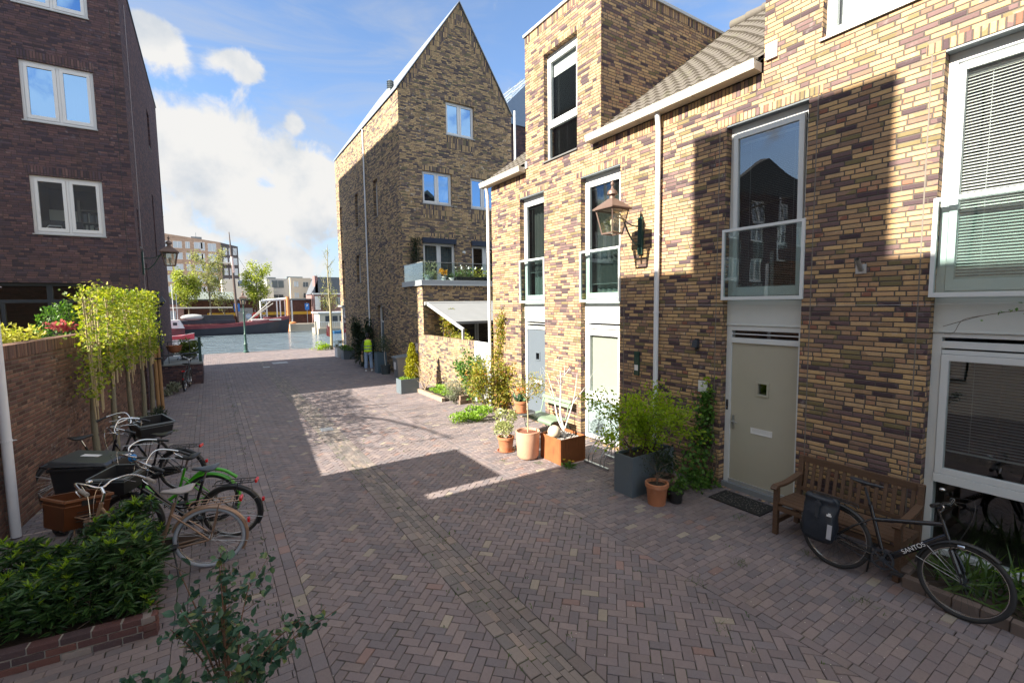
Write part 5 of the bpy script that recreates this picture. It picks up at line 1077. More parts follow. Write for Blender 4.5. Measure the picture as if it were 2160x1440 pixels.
# ground cover and the flowering shrubs near the gate
t = thing('ground_cover_plant', 'bright green low mound of leaves on the paving near the gate', 'plant'); P_, d_ = blob_pts(2300, (5.72, 10.75, .08), (.62, .42, .30), 9, .5, 14, .4); P_ = P_[P_[:, 2] > .01]; leaves('foliage', P_, .055, L_herb, t, 'oval', up=.7)
t = thing('climbing_shrub', 'loose shrub with yellow green and bronze leaves climbing by the downpipe', 'shrub')
b = MB(); tips = []
for k in range(10): branchy(b, (6.6 + random.uniform(-.2, .2), 11.25 + random.uniform(-.3, .3), 0), [(random.gauss(0, .22), random.gauss(0, .25), 1)], .75, .010, 40 + k, 2, 5, .3, 3, tips)
b.build('stems', M_bark, t, weld=False); P_ = around(tips, 3900, .11, 6); P_ = P_[(P_[:, 2] < 1.75) & (P_[:, 2] > .05)]; leaves('foliage', P_, .082, L_mix, t, 'dia', up=.1)
b = MB(); pts = []
for k in range(4):
    p = spline([(6.9, 11.45, .8), (6.95, 11.3 + .1 * k, 1.5), (6.96, 11.35 - .05 * k, 2.2), (6.93, 11.1 + .08 * k, 2.9 - .12 * k)], 8); b.tube(p, np.linspace(.008, .003, len(p)), 4, cap=False); pts += [tuple(q) for q in p[6:]]
b.build('climbing_stems', M_bark, t, weld=False); P_ = around(pts, 950, .09, 9); P_[:, 0] = np.minimum(P_[:, 0], 6.985); leaves('climbing_foliage', P_, .07, L_mix, t, 'dia', up=.0)
t = thing('rambling_rose', 'green leafy stems in front of the grey gate', 'shrub')
b = MB(); tips = []
for k in range(5): branchy(b, (6.72, 12.3 + random.uniform(-.3, .3), 0), [(random.gauss(-.1, .15), random.gauss(.1, .25), 1)], .8, .008, 60 + k, 2, 5, .5, 2, tips)
b.build('stems', plain('green_stems', (.12, .14, .05), .7), t, weld=False); P_ = around(tips, 1500, .08, 4); P_ = P_[(P_[:, 2] < 1.85) & (P_[:, 2] > .1)]; P_[:, 0] = np.minimum(P_[:, 0], 6.97); leaves('foliage', P_, .075, L_ivy, t, 'oval', up=.2)
# edged bed along the garden wall
t = thing('edged_flower_bed', 'narrow bed along the garden wall edged with small brick blocks', 'flower bed')
for k in range(11):
    y = 13.42 + k * .215; b = MB(); b.box(6.04, y, -.01, 6.16, y + .205, .12 + random.uniform(-.01, .01)); b.build('edging_block', plain('tan_concrete_block', (.36, .27, .20), .9, var=.15), t, bevel=.006)
b = MB(); b.box(6.16, 13.42, -.01, 6.98, 15.8, .06); b.build('soil', M_soil, t)
for k, (x, y) in enumerate(((6.34, 12.72), (6.60, 12.72))):
    b = MB(); b.box(x, y, -.01, x + .24, y + .11, .135); b.box(x + .02, y + .01, .137, x + .25, y + .12, .27); b.build('stacked_block', plain('brown_concrete_block', (.22, .15, .11), .9, var=.2), t, bevel=.006)
def bush(name, label, c, r, n, size, m, shape='dia', seed=0, cat='shrub', clumps=12, cr=.45, group=None, stemm=True):
    t = thing(name, label, cat, group=group); P_, d_ = blob_pts(n, c, r, seed, .3, clumps, cr); P_ = P_[P_[:, 2] > .02]; leaves('foliage', P_, size, m, t, shape, out=d_[:len(P_)] if len(d_) == len(P_) else None, seed=seed)
    if stemm:
        b = MB(); k = np.random.default_rng(seed).integers(0, len(P_), 26); stems(b, [(c[0] + random.gauss(0, .05), c[1] + random.gauss(0, .05), max(0, c[2] - (r[2] if hasattr(r, '__len__') else r) - .25)) for q in range(4)], [tuple(P_[i]) for i in k], .010, .003, 4, seed=seed); b.build('stems', M_bark, t, weld=False)
    return t
bush('lavender_bush', 'grey green dry lavender bush above the stacked blocks', (6.55, 13.3, .42), (.38, .52, .34), 1500, .07, L_grey, 'long', 31)
bush('silver_plant', 'small silvery plant beside the stacked blocks on the paving', (6.22, 12.95, .15), (.14, .14, .17), 320, .05, L_grey, 'dia', 32, stemm=False)
bush('bed_plants', 'low yellow green plants filling the edged bed', (6.5, 14.5, .16), (.32, .9, .16), 900, .06, L_herb, 'dia', 33, 'plant', stemm=False)
t = thing('bare_shrub', 'pale leafless shrub in front of the golden conifer', 'shrub'); b = MB()
for k in range(7): branchy(b, (6.25, 15.3, 0.1), [(random.gauss(0, .35), random.gauss(-.15, .4), 1)], .55, .018, 80 + k, 2, 5, .35, 3)
b.build('branches', plain('pale_bare_twigs', (.42, .33, .24), .9), t, weld=False)
# conifer in its planter
t = thing('planter', 'square dark grey planter with a golden conifer beside the wall', 'planter'); planter_box(t, 5.44, 15.45, 6.10, 15.95, .50, M_plgrey)
P_ = []
for k in range(2600):
    z = random.random() ** 1.15; a = random.uniform(0, 6.283); r = (.30 * (1 - z) ** .75 + .03) * (.72 + .28 * math.sin(3 * a + 9 * z) ** 2) * random.uniform(.55, 1.05) * (1 if z > .12 else .6 + z * 3.3); P_.append((5.98 + r * math.cos(a), 15.75 + r * math.sin(a), .5 + z * 1.2))
P_ = np.array(P_); leaves('conifer_foliage', P_, .07, L_con, t, 'dia', out=np.c_[(P_[:, 0] - 5.98) * 3, (P_[:, 1] - 15.75) * 3, np.ones(len(P_)) * .8]); b = MB(); b.tube([(5.98, 15.75, .4), (5.98, 15.75, 1.5)], [.04, .01], 6); b.build('trunk', M_bark, t)
P_ = np.array([(random.uniform(5.5, 6.05), random.uniform(15.5, 15.9), .47 + random.uniform(0, .06)) for k in range(220)]); leaves('ground_cover', P_, .05, L_herb, t, up=.8)
# wheelie bin by the gable house, tall planter, pots, bush
def wheelie(label, loc, rz, m, lidm, group):
    t = thing('wheelie_bin', label, 'bin', loc, rz, group)
    b = MB(); b.hexa([(-.24, -.27, .06), (.24, -.27, .06), (.24, .25, .06), (-.24, .25, .06), (-.285, -.33, .93), (.285, -.33, .93), (.285, .33, .93), (-.285, .33, .93)]); b.build('body', m, t, bevel=.025)
    b = MB(); b.hexa([(-.30, -.37, .90), (.30, -.37, .90), (.30, .35, .90), (-.30, .35, .90), (-.30, -.37, .945), (.30, -.37, .945), (.30, .35, .945), (-.30, .35, .945)]); b.build('rim', m, t, bevel=.01)
    b = MB(); b.hexa([(-.305, -.385, .948), (.305, -.385, .948), (.305, .36, .97), (-.305, .36, .97), (-.26, -.33, .985), (.26, -.33, .985), (.26, .33, 1.05), (-.26, .33, 1.05)])
    for k in range(5): b.box(-.2 + k * .09, -.40, .955, -.17 + k * .09, -.384, .985)
    b.build('lid', lidm, t, bevel=.015)
    b = MB(); b.tube([(-.26, .36, .96), (-.26, .44, .97), (.26, .44, .97), (.26, .36, .96)], .016, 8); b.build('handle', m, t, smooth=True)
    for s_ in (-1, 1):
        b = MB(); b.torus((0, 0, 0), .075, .025, 'y', 20, 8); b.lathe([(0, -.01), (.06, -.01), (.06, .01), (0, .01)], 12); b.v = [(p[1] + s_ * .255, p[0] + .27, p[2] + .10) for p in b.v]; b.build('wheel', M_rubber, t, smooth=True)
    return t
t = wheelie('dark grey wheelie bin with pale label beside the gable house wall', (6.62, 18.55, 0), rad(-90), plain('grey_bin_plastic', (.16, .17, .18), .5), M_grey, 'wheelie bins')
b = MB(); b.box(-.12, -.326, .45, .12, -.318, .75); b.build('label_sticker', M_pvc, t)
t = thing('planter', 'tall narrow blue grey planter with an olive bush by the side door', 'planter'); planter_box(t, 6.28, 20.9, 6.72, 21.35, .95, plain('blue_planter_coating', (.075, .125, .17), .5))
P_, d_ = blob_pts(900, (6.5, 21.1, 1.35), (.42, .42, .45), 14, .3, 10, .5); leaves('foliage', P_, .085, L_olive, t, 'long', out=d_)
t = thing('potted_tree', 'black round pot with a slim olive stem beside the tall planter', 'potted tree'); pot(t, (6.52, 20.5, 0), .19, .215, .42, plain('dark_slate_pot', (.05, .065, .075), .6), n=26); b = MB(); b.tube(spline([(6.52, 20.5, .38), (6.5, 20.52, .9), (6.53, 20.5, 1.2)], 4), .012, 6); b.build('trunk', M_birch, t); P_, d_ = blob_pts(420, (6.53, 20.5, 1.4), (.28, .28, .35), 15, .2, 7, .5); leaves('foliage', P_, .08, L_olive, t, 'long', out=d_)
t = bush('large_shrub', 'tall dense dark green shrub against the gable house wall', (6.45, 23.9, 1.35), (.62, .85, 1.25), 4200, .11, L_dark, 'dia', 36, clumps=22, cr=.42)
for (lb, x, y, w_, h, m, lm, sd, lv) in (('grey square planter with green trailing plants at the far house corner', 6.35, 27.9, .7, .50, M_plgrey, L_ivy, 41, 0), ('whitish square planter with pale grass behind the grey planter', 6.3, 29.2, .7, .62, plain('white_planter_coating', (.58, .60, .60), .6), L_grey, 42, 1)):
    t = thing('planter', lb, 'planter'); planter_box(t, x, y - w_ / 2, x + .62, y + w_ / 2, h, m); P_, d_ = blob_pts(520, (x + .3, y, h + .12), (.38, .42, .24), sd, .3, 8, .5); leaves('foliage', P_, .09, lm, t, 'long' if lv else 'dia', out=d_, up=.6 if lv else .3)
bush('low_shrub', 'low green shrub growing at the quay edge', (6.5, 34.6, .22), (.75, .55, .30), 650, .10, L_maple, 'dia', 43, stemm=False)
t = thing('young_tree', 'slim bare young tree with sparse buds standing by the quay', 'tree'); b = MB(); tips = []
p = spline([(7.2, 34.7, 0), (7.22, 34.7, 2.5), (7.15, 34.7, 5), (7.2, 34.7, 7.4)], 6); b.tube(p, np.linspace(.10, .012, len(p)), 8)
for k in range(11): z = 2.6 + k * .4; a = k * 2.4; branchy(b, (7.2, 34.7, z), [(math.cos(a), math.sin(a), .9)], 1.0 - k * .05, .022, 90 + k, 1, 4, .5, 3, tips)
b.build('trunk', plain('pale_olive_bark', (.30, .27, .16), .9, var=.2), t, weld=False); P_ = around(tips, 240, .08, 2); leaves('foliage', P_, .07, L_lime, t)
t = thing('pennant', 'small red and white pennant tied low on the young tree', 'flag'); b = MB(); b.add([(7.08, 34.58, .9), (6.85, 34.55, 1.0), (6.9, 34.56, 1.75), (7.1, 34.58, 1.6)], [(0, 1, 2, 3)]); b.build('cloth', plain('red_cloth', (.60, .06, .07), .8), t); b = MB(); b.add([(6.98, 34.57, .95), (6.92, 34.568, .98), (6.95, 34.568, 1.7), (7.0, 34.57, 1.67)], [(0, 1, 2, 3)]); b.v = [(x, y - .004, z) for x, y, z in b.v]; b.build('white_band', M_pvc, t)
# terrace plants behind the walls
bush('terrace_shrub', 'leafy green shrub under the awning behind the garden wall', (7.65, 16.2, 2.05), (.45, .45, .75), 1100, .10, L_mix, 'oval', 51)
bush('terrace_plant', 'yellow green bush peeking over the garden wall', (7.6, 14.9, 1.75), (.38, .7, .40), 800, .07, L_yel, 'dia', 52)
def trough(label, x0, x1, h, n, m, size, seed, hh=.25, shape='dia', fl=None):
    t = thing('plant_trough', label, 'planter', group='planters along the glass terrace railing'); b = MB(); b.box(x0, 17.16, 4.055, x1, 17.36, 4.055 + h); b.build('trough', M_antr, t, bevel=.006)
    P_ = np.array([(random.uniform(x0, x1), 17.26 + random.gauss(0, .05), 4.05 + h + abs(random.gauss(0, hh * .5))) for k in range(n)]); leaves('foliage', P_, size, m, t, shape, up=.6, seed=seed)
    if fl: P_ = np.array([(random.uniform(x0, x1), 17.26 + random.gauss(0, .05), 4.15 + h + random.uniform(0, hh)) for k in range(fl[1])]); leaves('flowers', P_, .06, fl[0], t, 'dia', up=.6)
trough('dark trough with green and white flowers behind the terrace glass', 8.5, 9.3, .16, 260, L_ivy, .10, 1, .35, 'long', (L_whitef, 26)); trough('dark trough with a yellow leafed plant behind the terrace glass', 9.32, 10.05, .16, 200, L_yel, .08, 2, .3)
trough('dark trough with low yellow green plants at the terrace end', 10.1, 11.2, .14, 260, L_herb, .06, 3, .12)
t = thing('potted_plant', 'bushy pale green pot plant at the terrace glass corner', 'potted plant'); pot(t, (7.45, 17.5, 4.055), .14, .17, .22, M_grey); P_, d_ = blob_pts(520, (7.45, 17.5, 4.48), (.34, .36, .32), 61, .3, 9, .5); leaves('foliage', P_, .08, leafmat('pale_sage_leaves', (.20, .26, .13), (.40, .44, .26), None, .3), t, 'long', out=d_)
t = thing('potted_plant', 'orange flowering pot plant behind the terrace glass', 'potted plant'); pot(t, (8.02, 17.35, 4.055), .09, .11, .16, M_pvc); P_, d_ = blob_pts(200, (8.02, 17.35, 4.42), (.18, .18, .18), 62, .3, 6, .5); leaves('foliage', P_, .06, leafmat('orange_yellow_petals', (.50, .22, .02), (.70, .45, .03), None, .3), t, out=d_)
t = thing('potted_plant', 'white bowl with thin green shoots on the terrace edge', 'potted plant'); b = MB(); b.lathe([(0, 0), (.08, 0), (.13, .12), (.12, .12), (.07, .02)], 20, (8.36, 17.30, 4.055)); b.build('bowl', M_pvc, t, smooth=True); P_ = np.array([(8.36 + random.gauss(0, .04), 17.3 + random.gauss(0, .04), 4.16) for k in range(40)]); leaves('foliage', P_, .28, L_ivy, t, 'blade', up=1.5)
t = thing('string_lights', 'row of small white bell lamps strung behind the terrace glass', 'string lights'); b = MB(); b.tube(spline([(8.6, 17.14, 4.70), (9.3, 17.14, 4.62), (10.0, 17.14, 4.70), (10.8, 17.14, 4.62), (11.6, 17.14, 4.70)], 6), .004, 4); b.build('wire', M_antr, t)
for k in range(9): b = MB(); b.lathe([(.006, 0), (.018, -.02), (.045, -.10), (.0, -.10)], 10, (8.75 + k * .32, 17.14, 4.64)); b.build('lamp_bell', M_pvc, t, smooth=True)
t = thing('wall_climber', 'dark climbing plant on the gable wall beside the terrace doors', 'climbing plant'); P_ = np.array([(7.55 + random.gauss(0, .13), 19.12 - abs(random.gauss(0, .06)), random.uniform(4.2, 5.95)) for k in range(700)]); leaves('foliage', P_, .09, L_dark, t, out=np.tile([0, -.8, 0], (700, 1))); b = MB(); stems(b, (7.55, 19.1, 4.06), [tuple(q) for q in P_[:30]], .012, .003, 4); b.build('stems', M_bark, t, weld=False)

# ------------------------------------------------------------------ left side: trained trees, hedge, wall plants
def pleached(i, y, label, stake=False, ya=None, yb=None, zlo=2.0):
    x = wx(y) + .28; t = thing('trained_tree', label, 'tree', (x, y, 0), group='trained trees along the left wall'); r = random.Random(100 + i)
    b = MB(); p = spline([(0, 0, 0), (r.uniform(-.03, .03), r.uniform(-.03, .03), 1.0), (r.uniform(-.03, .03), 0, 2.0), (0, 0, 3.2)], 5); b.tube(p, np.linspace(.062, .022, len(p)), 10)
    for k in range(7):
        z = zlo + .05 + k * (3.45 - zlo) / 7
        for s_ in (-1, 1): q = spline([(0, 0, z), (.04, s_ * .25, z + .06), (.03, s_ * ((yb - y) if s_ > 0 else (y - ya)), z + .05)], 4); b.tube(q, np.linspace(.016, .006, len(q)), 5, cap=False)
    b.build('trunk', plain('grey_green_young_bark', (.20, .185, .13), .9, var=.25, scale=14, bump=.4), t, weld=False, smooth=True)
    for k in range(6):
        yy = ya - y + (k + .5) * (yb - ya) / 6 + r.uniform(-.05, .05); c = MB(); lo = zlo - .25 - r.random() * .35; c.tube([(.07 + r.uniform(-.03, .03), yy * (.5 if i == 0 else .9), lo), (.08, yy, 3.35 + r.uniform(-.1, .1))], .013, 6); c.build('cane', plain('bamboo_cane', (.42, .34, .20), .7, var=.2), t)
    n = 2100 if i else 1250; g = np.random.default_rng(200 + i); P_ = np.c_[g.normal(0, .11, n) + .06, g.uniform(ya - y, yb - y, n), zlo - .1 + (3.62 - zlo) * g.uniform(0, 1, n) ** (.8 if i else .9) + g.normal(0, .05, n)]
    nz = np.sin(P_[:, 1] * 9 + i) * np.cos(P_[:, 2] * 8 + 2 * i) + g.normal(0, .5, n); P_ = P_[nz > -.75]; leaves('crown', P_, .068, L_lime, t, 'palm', out=np.tile([.3, -.1, .0], (len(P_), 1)), up=.1, seed=300 + i); return t
ys = [11.7, 13.0, 14.5, 15.8, 16.9]; eds = [10.9, 12.35, 13.75, 15.15, 16.35, 17.6]
lbs = ['nearest trained tree with many canes and ragged lower twigs, closest to the pale pipe', 'second trained tree from the pale pipe, trunk behind the black bicycle basket', 'middle trained tree of the sunlit row along the garden wall', 'second farthest trained tree in the row along the garden wall', 'farthest trained tree with thin bent trunk beside the wooden stakes']
for i in range(5): pleached(i, ys[i], lbs[i], ya=eds[i], yb=eds[i + 1], zlo=1.55 if i == 0 else 1.85)
t = thing('tree_stakes', 'pair of brown round timber stakes tied together at the row end', 'stakes', (wx(17.7) + .30, 17.62, 0))
for k in range(2): b = MB(); b.tube([(k * .10, k * .05, 0), (k * .09, k * .05, 1.95)], [.05, .048], 12); b.build('stake', plain('brown_round_timber', (.30, .175, .08), .8, var=.2, scale=10), t, smooth=True)
b = MB(); b.box(-.06, -.07, 1.55, .17, .12, 1.59); b.build('strap', M_black, t)
for (lb, x, y, n, s_, m, sd) in (('weedy green plants at the foot of the trained trees', -1.35, 15.9, 520, .10, L_dark, 71), ('low leafy plants in the paving by the second trunk', -1.55, 14.3, 380, .09, L_ivy, 72), ('feathery grey green plant beside the dark stoop', -1.25, 20.4, 520, .14, L_grey, 73)):
    t = thing('weed_clump', lb, 'plant'); P_, d_ = blob_pts(n, (x, y, .12), (.28, .62, .26), sd, .3, 10, .45); P_ = P_[P_[:, 2] > .01]; leaves('foliage', P_, s_, m, t, 'long', up=.8, seed=sd)
t = bush('yellow_bush', 'yellow leafed bush growing above the garden wall near the pale pipe', (-2.85, 10.6, 2.62), (.36, .95, .20), 900, .07, L_yel, 'dia', 81, stemm=False)
t = bush('red_maple', 'small red leafed maple peeking over the garden wall', (-2.75, 14.0, 2.72), (.22, .36, .13), 120, .08, L_red, 'palm', 82, stemm=False)
t = bush('garden_shrub', 'dense green garden shrub in front of the dark window', (-3.35, 16.6, 2.5), (.5, .6, .75), 1200, .09, L_ivy, 'dia', 83)
t = thing('terracotta_bowl', 'round terracotta flower bowl hanging on the stoop railing', 'flower pot'); b = MB(); b.lathe([(0, 0), (.12, .01), (.22, .10), (.27, .28), (.285, .30), (.26, .30), (.22, .2), (0, .2)], 28, (-1.27, 23.2, 1.27)); b.build('bowl', M_terra, t, smooth=True); b = MB(); branchy(b, (-1.27, 23.2, 1.5), [(.2, 0, 1), (-.3, .1, 1), (0, -.2, 1)], .3, .006, 9, 2, 4, .2, 2); b.build('twigs', M_bark, t, weld=False)
t = bush('box_ball', 'clipped round box shrub on the stair landing', (-.85, 24.3, 1.32), (.54, .54, .40), 3600, .075, leafmat('box_leaves', (.07, .12, .02), (.20, .24, .05), None, .25), 'dia', 84, clumps=30, cr=.35); 
b = MB(); b.lathe([(0, 0), (.24, 0), (.28, .18), (.25, .18), (0, .14)], 20, (-.85, 24.3, .882)); b.build('pot', M_grey, t, smooth=True)
# brick-edged hedge bed at the near left
t = thing('brick_planter', 'low brick edged bed holding the dark glossy hedge', 'raised bed'); b = MB()
def cou(z, off):
    r = random.Random(int(z * 100) + 3); runs = [((-3.4, 5.62), (-.58, 5.36)), ((-.58, 5.36), (-.66, 6.75))]
    for (x0, y0), (x1, y1) in runs:
        L = math.hypot(x1 - x0, y1 - y0); dx, dy = (x1 - x0) / L, (y1 - y0) / L; s = -off
        while s < L - .02:
            a, e = max(0, s + .006), min(L, s + .214 - .006)
            if e - a > .04:
                w0 = -.003 + r.uniform(-.003, .003); w1 = .105; q = [(x0 + dx * a + dy * w0, y0 + dy * a - dx * w0), (x0 + dx * e + dy * w0, y0 + dy * e - dx * w0), (x0 + dx * e - dy * w1, y0 + dy * e + dx * w1), (x0 + dx * a - dy * w1, y0 + dy * a + dx * w1)]
                zz = z + r.uniform(-.003, .003); b.hexa([(p[0], p[1], zz + .004) for p in q] + [(p[0], p[1], zz + .062) for p in q])
            s += .214
for k in range(3): cou(k * .07 - .005, .1 * (k % 2))
b.build('brick_course', pavemat('old_edging_bricks', [(0., (.09, .045, .045)), (.4, (.13, .06, .052)), (.7, (.075, .05, .055)), (.92, (.22, .19, .18))]), t, bevel=.006, weld=False)
b = MB()
for (x0, y0), (x1, y1) in (((-3.4, 5.635), (-.61, 5.378)), ((-.61, 5.378), (-.672, 6.73))):
    L = math.hypot(x1 - x0, y1 - y0); dx, dy = (x1 - x0) / L, (y1 - y0) / L; w1 = .085; q = [(x0, y0), (x1, y1), (x1 - dy * w1, y1 + dx * w1), (x0 - dy * w1, y0 + dx * w1)]; b.hexa([(p[0], p[1], -.01) for p in q] + [(p[0], p[1], .195) for p in q])
b.build('mortar', plain('lime_mortar', (.30, .28, .25), .95, var=.3, scale=20), t, weld=False); b = MB(); b.add([(-3.4, 5.7, .15), (-.66, 5.45, .15), (-.74, 6.75, .15), (-3.4, 6.9, .15)], [(0, 1, 2, 3)]); b.build('soil', M_soil, t)
t = thing('hedge', 'dark glossy evergreen hedge with light green shoot tips in the brick bed', 'hedge')
g_ = np.random.default_rng(21); whorls = []; 
while len(whorls) < 900:
    x = g_.uniform(-3.2, -.64); y = g_.uniform(5.56 - .09 * (x + .6) * .6, 6.74); top_ = .62 + .20 * min(1, max(0, (x + 1.5) / .35)) + .10 * math.sin(x * 6) + .07 * math.sin(y * 9); z = .2 + (top_ - .2) * g_.uniform(0, 1) ** .6
    ed = min((y - 5.40 + .054 * (x + .6)) / .2, 1); z = z * (.82 + .18 * ed); whorls.append((x, y, z, z > (top_ - .20) * (.82 + .18 * ed)))
for k in range(220):
    if k % 2: whorls.append((g_.uniform(-.86, -.60), g_.uniform(5.48, 6.7), g_.uniform(.2, .55), k % 5 == 1))
    else: x = g_.uniform(-3.0, -.65); whorls.append((x, 5.56 - .09 * (x + .6) + g_.uniform(-.02, .16), g_.uniform(.18, .45), k % 6 == 0))
b = MB()
for (x, y, z, tp) in whorls[::6]: b.tube([(x + random.gauss(0, .12), y + .1 + random.gauss(0, .05), .15), (x, y, z)], [.006, .003], 4, cap=False)
b.build('stems', M_bark, t, weld=False)
P_ = []; O_ = []; P2 = []; O2 = []
for (x, y, z, tp) in whorls:
    for k in range(12):
        a = random.uniform(0, 6.283); d = (math.cos(a), math.sin(a), random.uniform(-.15, .55)); P_.append((x + d[0] * .015, y + d[1] * .015, z + random.uniform(-.04, .02))); O_.append(d)
    if tp and random.random() < .8:
        for k in range(9): a = random.uniform(0, 6.283); P2.append((x, y, z + random.uniform(.0, .03))); O2.append((math.cos(a) * .7, math.sin(a) * .7, 1.0))
leaves('foliage', P_, .118, L_hedge, t, 'long', out=np.array(O_) * 2, up=0, jit=.35, seed=2); leaves('shoot_tips', P2, .062, L_hedget, t, 'long', out=np.array(O2) * 2, up=0, jit=.35)
# foreground shrub in its pot
t = thing('potted_shrub', 'round leafed blue green shrub in a pot at the front edge of the view', 'potted shrub'); bx, by = -.03, 3.66
pot(t, (bx, by, 0), .17, .20, .36, plain('pale_grey_pot', (.42, .43, .43), .7), n=32, rim=.015); b = MB(); tips = []; r = random.Random(5)
def B_(z): return (bx + r.uniform(-.05, .05), by + r.uniform(-.05, .05), z)
for k in range(22):
    a = r.uniform(0, 6.283); sp_ = r.uniform(.10, .95); hh = r.uniform(.95, 1.62) if sp_ < .40 else r.uniform(.50, .9); e = Vector((bx + math.cos(a) * sp_ * .75, by + math.sin(a) * sp_ * .75, hh)); p = spline([B_(.32), Vector((bx, by, .3)).lerp(e, .5) + Vector((0, 0, .08)), e], 6); b.tube(p, np.linspace(.0075, .0028, len(p)), 5, cap=False)
    for q in p[5:]:
        tips.append(tuple(q))
        if r.random() < .38: d = Vector((r.gauss(0, 1), r.gauss(0, 1), r.uniform(0, .8))).normalized() * r.uniform(.08, .24); b.tube([q, Vector(q) + d], [.003, .002], 4, cap=False); tips += [tuple(Vector(q) + d), tuple(Vector(q) + d * .6)]
b.build('stems', plain('red_brown_twigs', (.16, .085, .055), .8), t, weld=False); P_ = around(tips, 900, .022, 8); leaves('foliage', P_, .068, L_oval, t, 'oval', up=.3, seed=9)
# flower bed bottom right
t = thing('edged_flower_bed', 'shaded bed under the large window edged with dark blocks', 'flower bed')
for k in range(11):
    y = 1.72 - k * .205; b = MB(); x = 6.10 - .012 * k + random.uniform(-.008, .008); b.box(x, y - .198, -.01, x + .10, y, .115 + random.uniform(-.012, .012)); b.build('edging_block', plain('dark_concrete_block', (.16, .125, .11), .9, var=.2), t, bevel=.008)
for k in range(3): b = MB(); b.box(6.22 + k * .22, 1.70, -.01, 6.42 + k * .22, 1.80, .12); b.build('edging_block', MATS['dark_concrete_block'], t, bevel=.008)
b = MB(); b.box(6.16, -.6, -.01, 7.12, 1.70, .07); b.build('soil', M_soil, t)
t = thing('strap_leaf_plant', 'clump of arching strap leaves with small white flowers in the shaded bed', 'plant'); P_ = np.array([(random.uniform(6.25, 6.9), random.uniform(-.2, 1.6), .07) for k in range(330)]); leaves('foliage', P_, .42, L_grass, t, 'blade', up=1.2, jit=.8, seed=3)
for k in range(16):
    x, y, z = random.uniform(6.2, 6.8), random.uniform(.0, 1.0), random.uniform(.22, .45); leaves('flower', [(x + random.gauss(0, .012), y + random.gauss(0, .012), z) for q in range(6)], .028, L_whitef, t, up=.5, seed=k)
t = thing('fern', 'light green fern fronds behind the front wheel of the touring bicycle', 'plant'); P_ = []; 
for k in range(16):
    a = random.uniform(0, 6.283); 
    for j in range(14): f = j / 14; P_.append((6.62 + math.cos(a) * .42 * f, .62 + math.sin(a) * .5 * f, .12 + .55 * f - .38 * f * f))
leaves('fronds', P_, .095, L_herb, t, 'long', up=.1); P_, d_ = blob_pts(420, (6.4, .2, .14), (.25, .5, .12), 91, .2, 9, .5); bush('low_bed_plants', 'small dark leafed plants along the dark block edging', (6.42, .3, .13), (.22, .6, .10), 420, .045, L_ivy, 'dia', 92, 'plant', stemm=False)
t = thing('hanging_twig', 'thin trailing vine twig across the pale panel below the large window', 'plant'); b = MB(); p = spline([(6.95, .2, 3.0), (6.9, .9, 2.98), (6.9, 1.35, 2.92), (6.92, 1.72, 2.78)], 6); b.tube(p, .004, 5); b.tube(spline([(6.9, 1.35, 2.92), (6.9, 1.55, 2.86), (6.9, 1.62, 2.72), (6.9, 1.7, 2.70)], 5), .003, 4); b.build('vine', M_bark, t, weld=False); P_ = around([tuple(q) for q in p[:13]], 34, .035, 3); leaves('foliage', P_, .05, L_ivy, t, up=0)
t = thing('dandelion', 'yellow dandelions growing at the foot of the rusty planter', 'plant'); P_ = np.array([(5.55 + random.gauss(0, .06), 6.62 + random.gauss(0, .05), .0) for k in range(70)]); leaves('foliage', P_, .11, L_ivy, t, 'long', up=.5)
for (x, y, z) in ((5.48, 6.66, .14), (5.56, 6.60, .12), (5.62, 6.57, .10)):
    b = MB(); b.tube([(x, y, 0), (x, y, z)], .003, 4); st_ = b.build('stalk', MATS['green_stems'], t, weld=False); leaves('flower', [(x + random.gauss(0, .008), y + random.gauss(0, .008), z) for k in range(24)], .022, L_yelf, st_, up=.8)

# ------------------------------------------------------------------ wooden bench by the door
t = thing('wooden_bench', 'weathered brown slatted wooden bench with armrests against the brick pier', 'bench')
def woodmat(name, a, b_):
    m, tt, bs, o = newmat(name); tcn = nd(tt, 'ShaderNodeTexCoord'); mp_ = nd(tt, 'ShaderNodeMapping'); mp_.inputs['Scale'].default_value = (22, 1.5, 22); tt.links.new(tcn.outputs['Object'], mp_.inputs[0]); n = nd(tt, 'ShaderNodeTexNoise', i_Scale=2.5, i_Detail=7., i_Roughness=.65); tt.links.new(mp_.outputs[0], n.inputs['Vector']); tt.links.new(mixc(tt, n.outputs[0], a, b_), bs.inputs['Base Color']); bs.inputs['Roughness'].default_value = .6; bp = nd(tt, 'ShaderNodeBump', i_Strength=.3, i_Distance=.01); tt.links.new(n.outputs[0], bp.inputs['Height']); tt.links.new(bp.outputs[0], bs.inputs['Normal']); MATS[name] = m; return m
M_wood = woodmat('weathered_teak', (.055, .032, .020), (.15, .085, .050))
y0, y1 = 1.76, 3.12
for y in (y0, y1 - .06):
    b = MB(); b.box(6.14, y, 0, 6.20, y + .06, .63); b.build('leg', M_wood, t, bevel=.004); b = MB(); b.hexa([(6.70, y, 0), (6.77, y, 0), (6.77, y + .06, 0), (6.70, y + .06, 0), (6.80, y, .93), (6.86, y, .93), (6.86, y + .06, .93), (6.80, y + .06, .93)]); b.build('rear_leg', M_wood, t, bevel=.004)
    b = MB(); q = spline([(6.08, y + .03, .625), (6.14, y + .03, .655), (6.35, y + .03, .645), (6.55, y + .03, .66), (6.80, y + .03, .70)], 4)
    for a_, c_ in zip(q[:-1], q[1:]): b.bar(a_, c_, .075, .034)
    b.build('armrest', M_wood, t); b = MB(); b.bar((6.2, y + .03, .17), (6.72, y + .03, .17), .04, .06); b.bar((6.2, y + .03, .385), (6.74, y + .03, .385), .04, .06); b.build('side_rail', M_wood, t)
